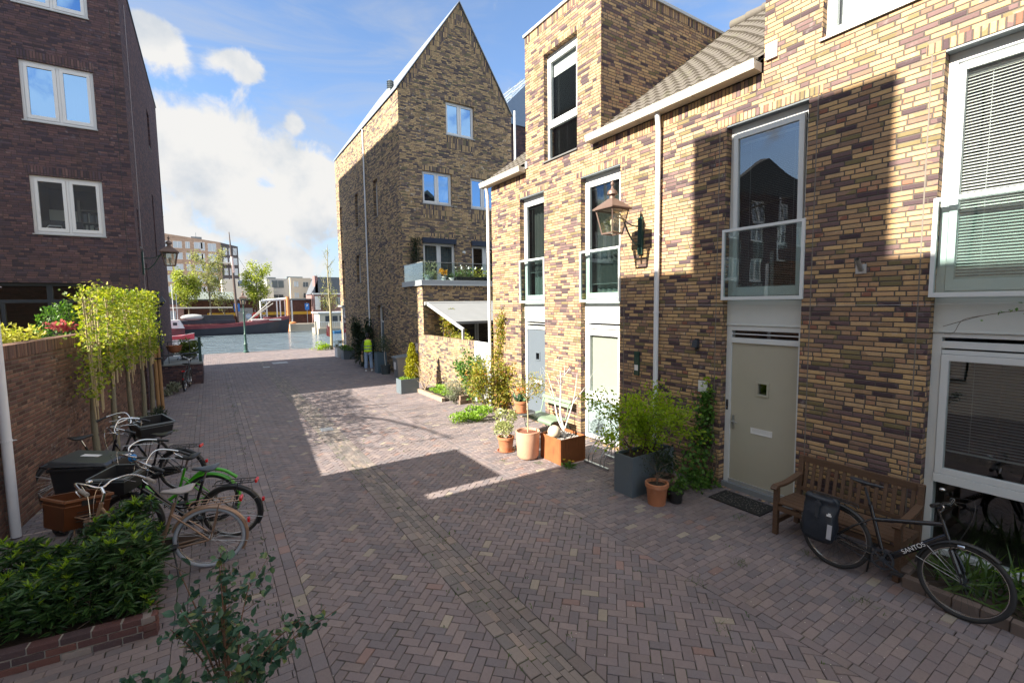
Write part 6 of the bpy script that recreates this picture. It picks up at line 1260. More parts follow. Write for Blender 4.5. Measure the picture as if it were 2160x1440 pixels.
for k in range(5): b = MB(); x = 6.15 + k * .112; z = .425 - .004 * k; b.box(x, y0 + .003, z, x + .095, y1 - .003, z + .022); b.build('seat_slat', M_wood, t, bevel=.004)
b = MB(); b.bar((6.835, y0, .90), (6.835, y1, .90), .035, .09); b.build('top_rail', M_wood, t, bevel=.006); b = MB(); b.bar((6.765, y0, .50), (6.765, y1, .50), .03, .05); b.build('lower_rail', M_wood, t)
for k in range(14): y = y0 + .10 + k * (y1 - y0 - .2) / 13; b = MB(); b.bar((6.765, y, .52), (6.832, y, .86), .042, .018, up=(1, 0, 0)); b.build('back_slat', M_wood, t, bevel=.003)
b = MB(); b.bar((6.17, y0 + .06, .36), (6.17, y1 - .06, .36), .03, .06); b.build('front_rail', M_wood, t)
# ------------------------------------------------------------------ bicycles
HUBZ = .345
def wheel(parent, c, Mx, tyre_m, rim_m, hub_m, R=.316, tr=.0235):
    b = MB(); b.torus((0, 0, 0), R - .012, .011, 'y', 56, 6, rz=.012); b.v = [tuple(Mx @ (Vector(p) + Vector(c))) for p in b.v]; rm_ = b
    b = MB(); b.tube([(0, -.05, 0), (0, .05, 0)], .017, 10); b.lathe([(0, -.03), (.03, -.03), (.03, -.026), (0, -.026)], 10); 
    n = 28
    for k in range(n):
        a = 2 * math.pi * k / n; s = -1 if k % 2 else 1; a2 = a + .28 * (1 if k % 4 < 2 else -1)
        b.tube([(.018 * math.cos(a2), s * .028, .018 * math.sin(a2)), ((R - .02) * math.cos(a), 0, (R - .02) * math.sin(a))], .0011, 3, cap=False)
    b.v = [tuple(Mx @ (Vector(p) + Vector(c))) for p in b.v]; w = rm_.build('wheel', rim_m, parent, smooth=True, weld=False); b.build('spokes', hub_m, w, smooth=True, weld=False)
    t = MB(); t.torus((0, 0, 0), R + .008, tr, 'y', 60, 10); t.v = [tuple(Mx @ (Vector(p) + Vector(c))) for p in t.v]; t.build('tyre', tyre_m, w, smooth='all'); return w
def fender(parent, c, Mx, a0, a1, m, R=.368, w=.032, name='mudguard'):
    b = MB(); n = 30; sec = [(-w, -.020), (-w * .8, -.004), (0, .004), (w * .8, -.004), (w, -.020)]; vs = []
    for i in range(n + 1):
        a = rad(a0 + (a1 - a0) * i / n)
        for (y, dr) in sec: vs.append((c[0] + (R + dr) * math.cos(a), c[1] + y, c[2] + (R + dr) * math.sin(a)))
        for (y, dr) in sec[::-1]: vs.append((c[0] + (R + dr - .003) * math.cos(a), c[1] + y, c[2] + (R + dr - .003) * math.sin(a)))
    b.add(vs, [(i * 10 + k, i * 10 + (k + 1) % 10, (i + 1) * 10 + (k + 1) % 10, (i + 1) * 10 + k) for i in range(n) for k in range(10)])
    b.v = [tuple(Mx @ Vector(p)) for p in b.v]; return b.build(name, m, parent, smooth='all')
def open_box(parent, name, c, s, h, m, Mx, flare=.03, t=.012, rimm=None, slots=True):
    lx, ly = s[0] / 2, s[1] / 2; b = MB()
    def q(x, y, z): return (c[0] + x, c[1] + y, c[2] + z)
    o = [(-1, -1), (1, -1), (1, 1), (-1, 1)]; vs = []
    for f, z in ((0, 0), (flare, h)):
        for k in (0, t): vs += [q(a * (lx + f - k), e * (ly + f - k), z if (k == 0 or f) else z + t) for a, e in o]
    fs = [(3, 2, 1, 0), (4, 5, 6, 7)]
    for k in range(4): j = (k + 1) % 4; fs += [(k, j, j + 8, k + 8), (4 + j, 4 + k, 12 + k, 12 + j), (8 + k, 8 + j, 12 + j, 12 + k)]
    b.add(vs, fs); b.v = [tuple(Mx @ Vector(p)) for p in b.v]; ob = b.build(name, m, parent)
    r_ = MB()
    for z, f, w in ((h - .012, flare + .008, .018), (h * .78, flare * .78 + .004, .008)):
        P_ = [q(a * (lx + f), e * (ly + f), z) for a, e in o]
        for k in range(4): r_.bar(P_[k], P_[(k + 1) % 4], w, .022 if f > flare else .01)
    r_.v = [tuple(Mx @ Vector(p)) for p in r_.v]; r_.build('rim', rimm or m, ob, weld=False)
    if slots:
        r_ = MB()
        for i in range(4):
            for j in range(9): r_.box(c[0] - .11 + j * .026, c[1] - ly - .024 - .0, c[2] + .06 + i * .03, c[0] - .10 + j * .026, c[1] - ly - .0005 - flare * .3, c[2] + .066 + i * .03)
        for sx in (-1, 1):
            for i in range(4): r_.bar(q(sx * (lx + flare * .4 + .001), -.09, .07 + i * .03), q(sx * (lx + flare * .4 + .001), .09, .07 + i * .03), .012, .007)
            r_.bar(q(sx * (lx + flare * .8 + .001), -.06, h * .82), q(sx * (lx + flare * .8 + .001), .06, h * .82), .014, .05)
        r_.v = [tuple(Mx @ Vector(p)) for p in r_.v]; r_.build('slots', M_black, ob, weld=False)
    return ob
def bicycle(label, loc, head, lean=0., steer=0., style='oma', fm=None, fen=None, tyre=None, rim=None, saddle_m=None, grip_m=None, group=None, crate=None, rackm=None, sad_h=.96, rear=True, lights=True, txt=None, guard=None, bar='swept', front_rack=False, spk=None, scale=1.05):
    t = thing('bicycle', label, 'bicycle', loc, rad(head), group, rx=rad(lean)); t.scale = (scale,) * 3; fm = fm or M_blackp; I = Matrix.Identity(4); tyre = tyre or M_rubber; rim = rim or M_chrome; rackm = rackm or M_black; grip_m = grip_m or M_black; saddle_m = saddle_m or M_black
    FW = 1.10 if style != 'sport' else 1.07; bb = (.46, 0, .29); hub = (0, 0, HUBZ); ht_, hb_ = Vector((FW - .20, 0, .90 if style != 'sport' else .86)), Vector((FW - .115, 0, .63)); st = Vector((.29, 0, .80))
    S = Matrix.Translation(hb_) @ Matrix.Rotation(rad(steer), 4, (ht_ - hb_).normalized()) @ Matrix.Translation(-hb_)
    b = MB(); R = .0165
    if style == 'oma':
        b.tube(spline([ht_ + Vector((.01, 0, -.05)), (.80, 0, .62), (.66, 0, .44), (.50, 0, .40), (.385, 0, .50)], 6), R, 10); b.tube(spline([hb_ + Vector((0, 0, .03)), (.80, 0, .46), (.62, 0, .325), bb], 6), R, 10)
    elif style == 'low':
        b.tube([ht_.lerp(hb_, .55), bb], .030, 12); b.tube(spline([ht_.lerp(hb_, .15), (.74, 0, .60), (.55, 0, .46), (.375, 0, .52)], 6), R, 10)
    elif style == 'green':
        b.tube(spline([ht_.lerp(hb_, .3), (.76, 0, .52), (.60, 0, .36), (.50, 0, .31)], 6), .026, 10); b.tube(spline([(.56, 0, .34), (.47, 0, .40), (.36, 0, .50), (.08, 0, .74), (-.16, 0, .74), (-.34, 0, .62)], 6), .022, 10)
    else:
        b.tube([ht_.lerp(hb_, .18), (.34, 0, .66)], .022, 10); b.tube([ht_.lerp(hb_, .62), bb], .033, 12); R = .019
    b.tube([bb, st], R, 10); b.tube([ht_, hb_], .020, 10)
    for s in (-1, 1):
        b.tube([(bb[0] - .03, s * .03, bb[2]), (.20, s * .045, .315), (0, s * .062, HUBZ)], .010, 8); b.tube([(.335, s * .012, .67), (.16, s * .05, .52), (0, s * .062, HUBZ)], .0085, 8)
    b.tube([(bb[0], -.04, bb[2]), (bb[0], .04, bb[2])], .022, 10); fr = b.build('frame', fm, t, smooth=True, weld=False)
    f = MB(); f.tube([hb_ + (hb_ - ht_).normalized() * -.30, hb_ + (hb_ - ht_).normalized() * .02], .013, 8); crown = hb_ + (hb_ - ht_).normalized() * .03
    rr = .016 if style != 'sport' else .021
    for s in (-1, 1): f.tube(spline([crown + Vector((-.0, s * .03, .0)), (FW - .055, s * .058, .50), (FW - .015, s * .058, .40), (FW, s * .056, HUBZ)], 5), [rr] * 10 + [rr * .6] * 6, 8)
    f.tube([crown + Vector((0, -.035, 0)), crown + Vector((0, .035, 0))], .018, 8); f.v = [tuple(S @ Vector(p)) for p in f.v]; f.build('fork', fm, t, smooth=True, weld=False)
    wheel(t, hub, I, tyre, rim, spk or M_steel); wheel(t, (FW, 0, HUBZ), S, tyre, rim, spk or M_steel)
    if fen:
        fender(t, hub, I, 22 if style != 'sport' else 40, 212 if style != 'sport' else 190, fen); fender(t, (FW, 0, HUBZ), S, 52, 190 if style != 'sport' else 175, fen)
        b = MB()
        for s in (-1, 1):
            for a in ((150, 195) if style != 'sport' else (140, 165)):
                b.tube([(0, s * .06, HUBZ), (.37 * math.cos(rad(a)), s * .03, HUBZ + .37 * math.sin(rad(a)))], .0028, 5); b.tube([tuple(S @ Vector((FW, s * .06, HUBZ))), tuple(S @ Vector((FW + .37 * math.cos(rad(a)), s * .03, HUBZ + .37 * math.sin(rad(a)))))], .0028, 5)
        b.build('mudguard_stay', M_steel, t, weld=False)
    # seat post and saddle
    sx = st.x - (sad_h - .80) * .30; b = MB(); b.tube([st - Vector((-.02, 0, .06)), (sx, 0, sad_h - .05)], .0125, 8); b.build('seat_post', M_chrome if style != 'sport' else M_antr, t, smooth=True)
    b = MB(); prof = [(-.14, .085, .018, .012), (-.11, .108, .012, .03), (-.05, .102, .0, .04), (.02, .062, -.004, .035), (.08, .034, 0, .03), (.13, .022, .004, .026), (.155, .010, .0, .014)] if style != 'sport' else [(-.13, .055, .020, .010), (-.11, .070, .016, .022), (-.05, .066, .006, .026), (.02, .040, .0, .024), (.08, .022, 0, .022), (.15, .016, .0, .018), (.165, .008, -.002, .010)]
    vs = []; n = 12
    for (x, w, z, th) in prof:
        for k in range(n): a = 2 * math.pi * k / n; vs.append((sx + x, w * math.cos(a), sad_h + z + (th * .5 * math.sin(a) if math.sin(a) > 0 else th * math.sin(a))))
    b.add(vs, [(i * n + k, i * n + (k + 1) % n, (i + 1) * n + (k + 1) % n, (i + 1) * n + k) for i in range(len(prof) - 1) for k in range(n)] + [tuple(range(n)), tuple(range(len(vs) - 1, len(vs) - n - 1, -1))]); b.build('saddle', saddle_m, t, smooth='all')
    # handlebar
    top = ht_ + (ht_ - hb_).normalized() * .10; b = MB(); b.tube([ht_ - (ht_ - hb_).normalized() * .02, top], .0125, 8)
    if bar == 'swept':
        e = top + Vector((.05, 0, .05)); b.tube([top, e], .015, 8); L = spline([(e.x - .33, .29, e.z + .03), (e.x - .20, .285, e.z + .06), (e.x - .04, .24, e.z + .09), (e.x + .05, .12, e.z + .05), (e.x + .01, 0, e.z), (e.x + .05, -.12, e.z + .05), (e.x - .04, -.24, e.z + .09), (e.x - .20, -.285, e.z + .06), (e.x - .33, -.29, e.z + .03)], 5); gr = [((e.x - .34, s * .291, e.z + .03), (e.x - .21, s * .286, e.z + .058)) for s in (-1, 1)]
    elif bar == 'bull':
        e = top + Vector((.02, 0, .02)); L = spline([(e.x - .36, .26, e.z + .06), (e.x - .22, .25, e.z + .12), (e.x - .02, .18, e.z + .16), (e.x + .03, .06, e.z + .05), (e.x, 0, e.z), (e.x + .03, -.06, e.z + .05), (e.x - .02, -.18, e.z + .16), (e.x - .22, -.25, e.z + .12), (e.x - .36, -.26, e.z + .06)], 5); gr = [((e.x - .37, s * .261, e.z + .057), (e.x - .24, s * .252, e.z + .115)) for s in (-1, 1)]
    else:
        e = top + Vector((.08, 0, .07)); b.tube([top, e], .020, 8); L = spline([(e.x - .05, .31, e.z + .0), (e.x - .02, .20, e.z + .015), (e.x, 0, e.z), (e.x - .02, -.20, e.z + .015), (e.x - .05, -.31, e.z)], 5); gr = [((e.x - .055, s * .315, e.z), (e.x - .033, s * .20, e.z + .01)) for s in (-1, 1)]
    b.tube(L, .0115, 10); b.v = [tuple(S @ Vector(p)) for p in b.v]; hb2 = b.build('handlebar', M_chrome if bar != 'flat' else M_blackp, t, smooth=True, weld=False)
    for g0, g1 in gr:
        g = MB(); g.tube([g0, g1], .0185, 10); g.v = [tuple(S @ Vector(p)) for p in g.v]; g.build('grip', grip_m, hb2, smooth=True)
        g = MB(); dv = Vector(g1) - Vector(g0); g.tube(spline([Vector(g1) + dv * .35, Vector(g1) + dv * .2 + Vector((.03, 0, -.03)), Vector(g0) + dv * .35 + Vector((.05, 0, -.045))], 4), .006, 6); g.v = [tuple(S @ Vector(p)) for p in g.v]; g.build('brake_lever', M_chrome, hb2, smooth=True)
    b = MB()
    for s in (-1, 1): b.tube(spline([(gr[0][1][0] + .02, s * .2, e.z + .04), (e.x + .14, s * .12, e.z + .06), (e.x + .16, s * .03, e.z - .10), (hb_.x + .03, s * .01, hb_.z)], 6), .0028, 5)
    b.v = [tuple(S @ Vector(p)) for p in b.v]; b.build('cable', M_chrome if bar != 'flat' else M_black, t, smooth=True, weld=False)
    bl = MB(); bl.ball((e.x - .10, .16, e.z + .10), .028, 12, 8, (1, 1, .7)); bl.v = [tuple(S @ Vector(p)) for p in bl.v]; bl.build('bell', M_chrome, hb2, smooth=True)
    # cranks
    b = MB(); b.lathe([(.082, -.004), (.102, -.004), (.102, .004), (.082, .004), (.082, -.004)], 34); b.lathe([(0, -.004), (.03, -.004), (.03, .004), (0, .004)], 14)
    for k in range(5): a = k * 1.257; b.bar((.02 * math.cos(a), .02 * math.sin(a), 0), (.078 * math.cos(a), .078 * math.sin(a), 0), .014, .004)
    b.v = [(bb[0] + p[0], -.055 + p[2], bb[2] + p[1]) for p in b.v]
    ca = rad(25); b.tube([(bb[0], -.082, bb[2]), (bb[0], .082, bb[2])], .011, 8)
    for s in (-1, 1): b.bar((bb[0], s * -.07, bb[2]), (bb[0] + s * .165 * math.cos(ca), s * -.075, bb[2] - s * .165 * math.sin(ca)), .022, .014, up=(0, 1, 0))
    b.build('crank', M_antr if style != 'oma' else M_steel, t, weld=False)
    for s in (-1, 1): p = MB(); x, z = bb[0] + s * .165 * math.cos(ca), bb[2] - s * .165 * math.sin(ca); y0_ = s * -.085; p.box(x - .045, min(y0_, y0_ - s * .085), z - .012, x + .045, max(y0_, y0_ - s * .085), z + .012); p.build('pedal', M_black, t, bevel=.004)
    if guard:
        b = MB(); pr = [(bb[0] + .10 * math.cos(a), bb[2] + .10 * math.sin(a)) for a in np.linspace(-1.35, 1.35, 12)] + [(.05, HUBZ + .05), (-.05, HUBZ + .03), (-.05, HUBZ - .03), (.05, HUBZ - .06)]; b.prism(pr, -.075, -.048); b.build('chain_guard', guard, t, bevel=.006)
    else:
        b = MB(); b.bar((bb[0], -.055, bb[2] + .085), (0, -.055, HUBZ + .03), .004, .008); b.bar((bb[0], -.055, bb[2] - .085), (0, -.055, HUBZ - .03), .004, .008); b.lathe([(.0, -.02), (.04, -.02), (.045, .0), (.03, .02), (0, .02)], 16, (0, 0, 0)); o_ = len(b.v); b.v[16:] = [(p[0], p[2] - .06, p[1] + HUBZ) for p in b.v[16:]]; b.build('chain', M_antr, t, weld=False)
    # rear carrier
    if rear:
        b = MB(); z = .745
        for s in (-.065, .065): b.tube(spline([(.18, s * .4, z - .03), (.12, s, z), (-.27, s, z + .005), (-.30, s * .6, z + .005)], 5), .006, 7); b.tube([(-.12, s, z), (-.01, s * .95, HUBZ)], .006, 6)
        b.tube([(-.30, -.04, z + .005), (-.30, .04, z + .005)], .006, 6)
        for x in (.08, -.0, -.08, -.16, -.23): b.tube([(x, -.065, z), (x, .065, z)], .005, 6)
        b.tube([(-.02, 0, z), (.10, 0, z), (-.26, 0, z + .004)], .005, 6); b.build('rear_rack', rackm, t, smooth=True, weld=False)
        if lights and style != 'sport': b = MB(); b.box(-.335, -.05, z - .02, -.308, .05, z + .022); b.build('tail_light', M_red, t, bevel=.008); b = MB(); b.box(-.345, -.02, HUBZ + .11, -.392 + .022, .02, HUBZ + .16); b.v = [(p[0] - .02, p[1], p[2]) for p in b.v]; b.build('reflector', M_red, t, bevel=.004)
    ks = MB(); ks.tube([(.33, .05, .29), (.30, .10, .15), (.26, .19 if lean else .15, .012)], .009, 8); ks.build('kickstand', M_black, t, smooth=True)
    if lights:
        hl = MB(); hl.lathe([(0, -.03), (.025, -.025), (.034, .02), (.03, .026), (0, .026)], 14); c_ = hb_ + Vector((.075, 0, .03)); hl.v = [tuple(S @ Vector((c_.x + p[2], c_.y + p[0], c_.z + p[1]))) for p in hl.v]; hl.build('headlight', M_chrome, t, smooth=True)
    if front_rack or crate:
        b = MB(); z = .76
        for s in (-.10, .10): b.tube([tuple(S @ Vector(q)) for q in ((FW - .17, s, z), (FW + .22, s, z), (FW + .235, s * .6, z))], .007, 6); b.tube([tuple(S @ Vector((FW + .06, s, z))), tuple(S @ Vector((FW, s * .62, HUBZ)))], .006, 6)
        for x in (-.12, 0, .12, .22): b.tube([tuple(S @ Vector((FW + x, -.1, z))), tuple(S @ Vector((FW + x, .1, z)))], .005, 6)
        b.build('front_rack', rackm, t, smooth=True, weld=False)
    if crate: nm, cs, ch, cm_, rm_, sl_ = crate; open_box(t, nm, (FW + .09, 0, .772) if ch < .28 else (FW + .20, 0, .64), cs, ch, cm_, S, rimm=rm_, slots=sl_, flare=.02 if sl_ else .035)
    if txt:
        a_ = ht_.lerp(hb_, .6); v = Vector(bb) - a_; v.normalize(); nrm = Vector((v.z, 0, -v.x)); nrm = nrm if nrm.z > 0 else -nrm
        for s in ((1, -1) if txt[2] == 2 else (1,)):
            o = a_.lerp(Vector(bb), txt[3]) + Vector((0, s * (.031 if style == 'low' else .0345), 0)); xd = v * (1 if s > 0 else -1) if True else v; xd = Vector(v) if s > 0 else -Vector(v); yd = nrm
            # left side of the bicycle reads from the head towards the cranks
            text(t, txt[0], txt[1], frame_m(o, -xd if s < 0 and False else xd, yd if s > 0 else yd), txt[4], 'lettering', .0008)
    return t
M_tan = plain('metallic_tan_paint', (.32, .21, .145), .35, metal=.35, var=.06, coat=.3)
M_gry_t = plain('grey_blue_tyre_rubber', (.36, .40, .46), .7)
M_gsad = plain('grey_saddle_vinyl', (.34, .31, .30), .5); M_bsad = plain('blue_grey_saddle_vinyl', (.07, .085, .10), .35)
M_gpaint = plain('bright_green_paint', (.06, .36, .015), .3, coat=.5, var=.05)
M_brncr = plain('translucent_brown_crate_plastic', (.075, .024, .009), .35, var=.15)
M_greygrip = plain('grey_rubber_grip', (.25, .23, .21), .7)
GB = 'bicycles parked at the left wall'
bicycle('tan ladies bicycle with pale grey tyres and a brown plastic crate on the front', (-.13, 6.46, 0), 168, -4, -44, 'oma', M_tan, M_tan, M_gry_t, M_chrome, M_gsad, M_greygrip, GB, ('crate', (.34, .36), .30, M_brncr, plain('pale_crate_rim', (.20, .085, .045), .4), True), M_tan, guard=plain('brown_chain_case', (.10, .07, .055), .4), sad_h=.93, scale=1.09)
bicycle('black bicycle with thick lettered down tube and black front box, next to the tan one', (.12, 7.16, 0), 160, -5, -8, 'low', M_blackp, M_black, M_rubber, M_chrome, M_bsad, M_black, GB, ('crate', (.32, .37), .22, M_black, M_grey, False), M_black, txt=('CORTINA U4', .05, 1, .52, M_pvc), bar='bull')
bicycle('bright green framed bicycle with blue bell standing between the black ones', (-.10, 7.86, 0), 157, -5, 6, 'green', M_gpaint, M_gpaint, M_rubber, M_chrome, M_black, M_black, GB, None, M_black, rear=False, lights=False)
bicycle('black city bicycle with long rear carrier and blue bell, standing before the trained trees', (-.52, 9.50, 0), 155, -4, 10, 'oma', M_blackp, M_black, M_rubber, M_chrome, M_black, M_black, GB, None, M_black, bar='bull', guard=M_black)
bicycle('black bicycle with a big black front basket facing the street, nearest the wall', (-2.12, 10.02, 0), 30, 3, -8, 'oma', M_blackp, M_black, M_rubber, M_chrome, M_black, M_black, GB, ('basket', (.42, .46), .25, M_black, M_grey, False), M_black, bar='bull', guard=M_black, rear=False, lights=False)
b = MB(); b.ball((-.92, 8.18, 1.02), .05, 14, 10); o = b.build('bell_dome', plain('blue_bell_paint', (.02, .20, .55), .3), [x for x in bpy.data.objects if x.name.startswith('bicycle') and 'green framed' in x.get('label', '')][0], smooth=True)
o.matrix_parent_inverse = o.parent.matrix_world.inverted() if False else Matrix.Identity(4); o.data.transform(Matrix.Translation((.92, -8.18, -1.02))); o.data.transform(Matrix.Translation((.80, .16, 1.05)))
bicycle('black touring bicycle leaning on the wooden bench at the right', (5.94, 2.32, 0), -90, -8.5, 0, 'sport', M_blackp, M_black, M_rubber, M_chrome, M_antr, M_black, None, None, M_black, sad_h=1.02, txt=('SANTOS', .060, 2, .5, M_pvc), bar='flat', lights=True, spk=M_antr, scale=1.03)
t = bicycle('dark bicycle with red rear light parked against the brick stoop', (-.92, 21.0, 0), 84, 3, 0, 'oma', M_blackp, M_black, M_rubber, M_chrome, M_black, M_black, None, None, M_black)
# pannier bag hung on the touring bicycle
t = thing('pannier_bag', 'black roll top pannier bag hung on the back of the touring bicycle', 'bag', (5.94, 2.32, 0), rad(-90), rx=rad(-8.5)); b = MB(); n = 20; vs = []
secs = [(.30, .15, .07), (.34, .165, .085), (.46, .17, .095), (.58, .165, .09), (.66, .17, .075), (.70, .18, .055), (.745, .185, .045), (.765, .18, .06), (.79, .16, .05), (.80, .13, .02)]
for (z, wx2, wy) in secs:
    for k in range(n):
        a = 2 * math.pi * k / n; ca, sa = math.cos(a), math.sin(a); e = .45; x = math.copysign(abs(ca) ** e, ca) * wx2; y = math.copysign(abs(sa) ** e, sa) * wy; vs.append((-.11 + x + .01 * math.sin(z * 30 + k), -.17 + y + .012 * math.sin(3 * a + z * 14), z + .012 * math.sin(2 * a + 1)))
b.add(vs, [(i * n + k, i * n + (k + 1) % n, (i + 1) * n + (k + 1) % n, (i + 1) * n + k) for i in range(len(secs) - 1) for k in range(n)] + [tuple(range(n)), tuple(range(len(vs) - 1, len(vs) - n - 1, -1))]); b.build('bag_body', plain('dark_blue_black_tarpaulin', (.012, .018, .028), .5, var=.2, bump=.5, bscale=9), t, smooth='all')
b = MB(); b.box(-.13, -.272, .56, -.09, -.262, .76); b.box(-.145, -.278, .70, -.075, -.266, .735); b.build('buckle_strap', M_antr, t, bevel=.003); b = MB(); b.box(.01, -.277, .36, .055, -.266, .52); b.build('reflective_patch', plain('grey_reflective_patch', (.42, .42, .45), .4), t); b = MB(); b.box(-.01, -.277, .61, .04, -.268, .632); b.box(.005, -.277, .632, .03, -.268, .648); b.build('logo_patch', M_pvc, t, bevel=.003)
wheelie('black wheelie bin with paper stickers on its lid behind the parked bicycles', (-1.52, 8.66, 0), rad(66), plain('black_bin_plastic', (.020, .023, .027), .42, dirt=.2, dirtcol=(.10, .10, .10)), plain('black_bin_lid', (.035, .04, .046), .38, dirt=.3, dirtcol=(.12, .12, .12)), 'wheelie bins')
bn = [x for x in bpy.data.objects if 'paper stickers' in x.get('label', '')][0]
b = MB(); b.hexa([(-.02, -.10, 1.0095), (.07, -.10, 1.0095), (.07, .12, 1.031), (-.02, .12, 1.031), (-.02, -.10, 1.013), (.07, -.10, 1.013), (.07, .12, 1.035), (-.02, .12, 1.035)]); b.build('sticker', M_pvc, bn)

# ------------------------------------------------------------------ person in a safety vest
def skin(name, verts, edges, rads, m, parent, root=0, sub=2):
    me = bpy.data.meshes.new(name); me.from_pydata(verts, edges, []); o = bpy.data.objects.new(name, me); C.objects.link(o)
    sk = o.modifiers.new('skin', 'SKIN'); sk.use_smooth_shade = True
    for i, r_ in enumerate(rads):
        d = me.skin_vertices[0].data[i]; d.radius = (r_, r_) if not hasattr(r_, '__len__') else r_; d.use_root = (i == root)
    o.modifiers.new('sub', 'SUBSURF').levels = sub; bpy.context.view_layer.update()
    me2 = bpy.data.meshes.new_from_object(o.evaluated_get(bpy.context.evaluated_depsgraph_get())); bpy.data.objects.remove(o); me2.name = name
    me2.materials.clear(); me2.materials.append(m); me2.polygons.foreach_set('use_smooth', [True] * len(me2.polygons)); o = bpy.data.objects.new(name, me2); C.objects.link(o); o.parent = parent; return o
pr = thing('person', 'person seen from behind in yellow safety vest and light blue jeans holding a paper bag', 'person', (6.18, 21.95, 0), rad(-14)); M_skin = plain('skin', (.38, .22, .15), .5)
V_ = [(0, 0, .95), (0, .01, 1.12), (0, .0, 1.32), (0, .0, 1.44), (0, .02, 1.52), (0, .03, 1.60), (0, .05, 1.69), (0, .04, 1.75),
      (-.10, 0, .88), (-.115, .02, .50), (-.12, -.03, .09), (-.13, .10, .035), (.10, 0, .88), (.12, .02, .50), (.135, -.03, .09), (.15, .10, .035),
      (-.17, 0, 1.42), (-.25, -.02, 1.16), (-.27, .05, .93), (-.27, .07, .86), (.17, 0, 1.42), (.26, .02, 1.17), (.20, .20, 1.05), (.17, .27, 1.05)]
E_ = [(0, 1), (1, 2), (2, 3), (3, 4), (4, 5), (5, 6), (6, 7), (0, 8), (8, 9), (9, 10), (10, 11), (0, 12), (12, 13), (13, 14), (14, 15), (3, 16), (16, 17), (17, 18), (18, 19), (3, 20), (20, 21), (21, 22), (22, 23)]
R_ = [(.15, .11), (.13, .10), (.155, .105), (.13, .09), .052, .07, .085, .06, .085, .058, .042, .035, .085, .058, .042, .035, .055, .042, .034, .036, .055, .042, .034, .036]
skin('body', V_, E_, R_, M_skin, pr)
for s_, (hx, hy, hz), dv in ((-1, (-.27, .075, .85), (0, .12, -1)), (1, (.165, .29, 1.05), (-.15, 1, -.1))):
    d = Vector(dv).normalized(); sd = Vector((0, 1, 0)) if s_ < 0 else Vector((0, 0, 1)); b = MB()
    for k, L_ in enumerate((.066, .076, .072, .058)):
        a = Vector((hx, hy, hz)) + sd * (k - 1.5) * .019 + d * .02; b.tube([a, a + d * L_ * .5, a + d * L_ * .85 + Vector((.012 * -s_, 0, 0))], [.009, .008, .006], 6)
    a = Vector((hx, hy, hz)) + sd * .03; b.tube([a, a + d * .03 + sd * .018, a + d * .055 + sd * .022], [.010, .009, .007], 6); b.build('fingers', M_skin, pr, smooth=True, weld=False)
skin('jeans', [(0, 0, .97), (-.10, 0, .86), (-.115, .02, .50), (-.122, -.02, .10), (.10, 0, .86), (.12, .02, .50), (.137, -.02, .10)], [(0, 1), (1, 2), (2, 3), (0, 4), (4, 5), (5, 6)], [(.165, .125), .112, .085, .078, .112, .085, .078], plain('light_blue_denim', (.30, .40, .56), .9, var=.12, bump=.4, bscale=14), pr)
skin('jumper', [(0, .0, 1.0), (0, .0, 1.30), (0, 0, 1.43), (-.18, 0, 1.41), (-.255, -.02, 1.16), (-.275, .045, .95), (.18, 0, 1.41), (.265, .02, 1.17), (.21, .18, 1.06)], [(0, 1), (1, 2), (2, 3), (3, 4), (4, 5), (2, 6), (6, 7), (7, 8)], [(.16, .12), (.165, .12), (.13, .095), .072, .058, .048, .072, .058, .048], plain('dark_green_jumper', (.02, .035, .03), .9), pr)
b = MB(); vs = []; n = 28; sc_ = [(.93, .185, .145), (1.05, .182, .145), (1.2, .185, .148), (1.33, .19, .145), (1.42, .18, .125), (1.475, .13, .09), (1.49, .08, .07)]
for (z, wx2, wy) in sc_:
    for k in range(n): a = 2 * math.pi * k / n; vs.append((wx2 * math.cos(a), wy * math.sin(a) + .004 * math.sin(5 * a + z * 8), z))
b.add(vs, [(i * n + k, i * n + (k + 1) % n, (i + 1) * n + (k + 1) % n, (i + 1) * n + k) for i in range(len(sc_) - 1) for k in range(n)]); vest = b.build('safety_vest', plain('fluorescent_yellow_fabric', (.62, .95, .02), .6, var=.06), pr, smooth='all')
for z in (1.03, 1.17): b = MB(); b.lathe([(.187, 0), (.190, 0), (.190, .045), (.187, .045)], n, (0, 0, z)); b.v = [(x, y * .79, q) for x, y, q in b.v]; b.build('reflective_band', plain('grey_reflective_band', (.25, .34, .36), .4), vest)
b = MB(); b.ball((0, .045, 1.70), .098, 20, 14, (.95, 1.08, 1.12)); b.ball((0, -.01, 1.63), .075, 16, 10, (1, .8, 1.2)); b.build('hair', plain('black_hair', (.012, .010, .010), .5, bump=.5, bscale=60), pr, smooth='all', weld=False)
for s_ in (-1, 1): b = MB(); b.ball((s_ * .095, .06, 1.665), .022, 8, 6, (.5, 1, 1.4)); b.build('ear', M_skin, pr, smooth=True)
for s_, x in ((-1, -.127), (1, .143)): b = MB(); b.hexa([(x - .045, -.08, 0), (x + .045, -.08, 0), (x + .05, .18, 0), (x - .05, .18, 0), (x - .04, -.075, .09), (x + .04, -.075, .09), (x + .04, .14, .05), (x - .04, .14, .05)]); b.build('shoe', M_pvc, pr, bevel=.015)
t = thing('paper_bag', 'tan paper bag held low in the person\'s left hand', 'bag', (5.91, 22.08, .46), rad(-14)); b = MB(); b.hexa([(-.03, -.12, 0), (.05, -.12, 0), (.05, .12, 0), (-.03, .12, 0), (-.04, -.13, .30), (.04, -.13, .30), (.04, .13, .30), (-.04, .13, .30)]); b.build('bag', plain('kraft_paper', (.36, .25, .15), .9), t, bevel=.006); b = MB(); b.tube(spline([(0, -.06, .29), (0, -.04, .37), (0, .04, .37), (0, .06, .29)], 4), .005, 5); b.build('bag_handle', MATS['kraft_paper'], t)

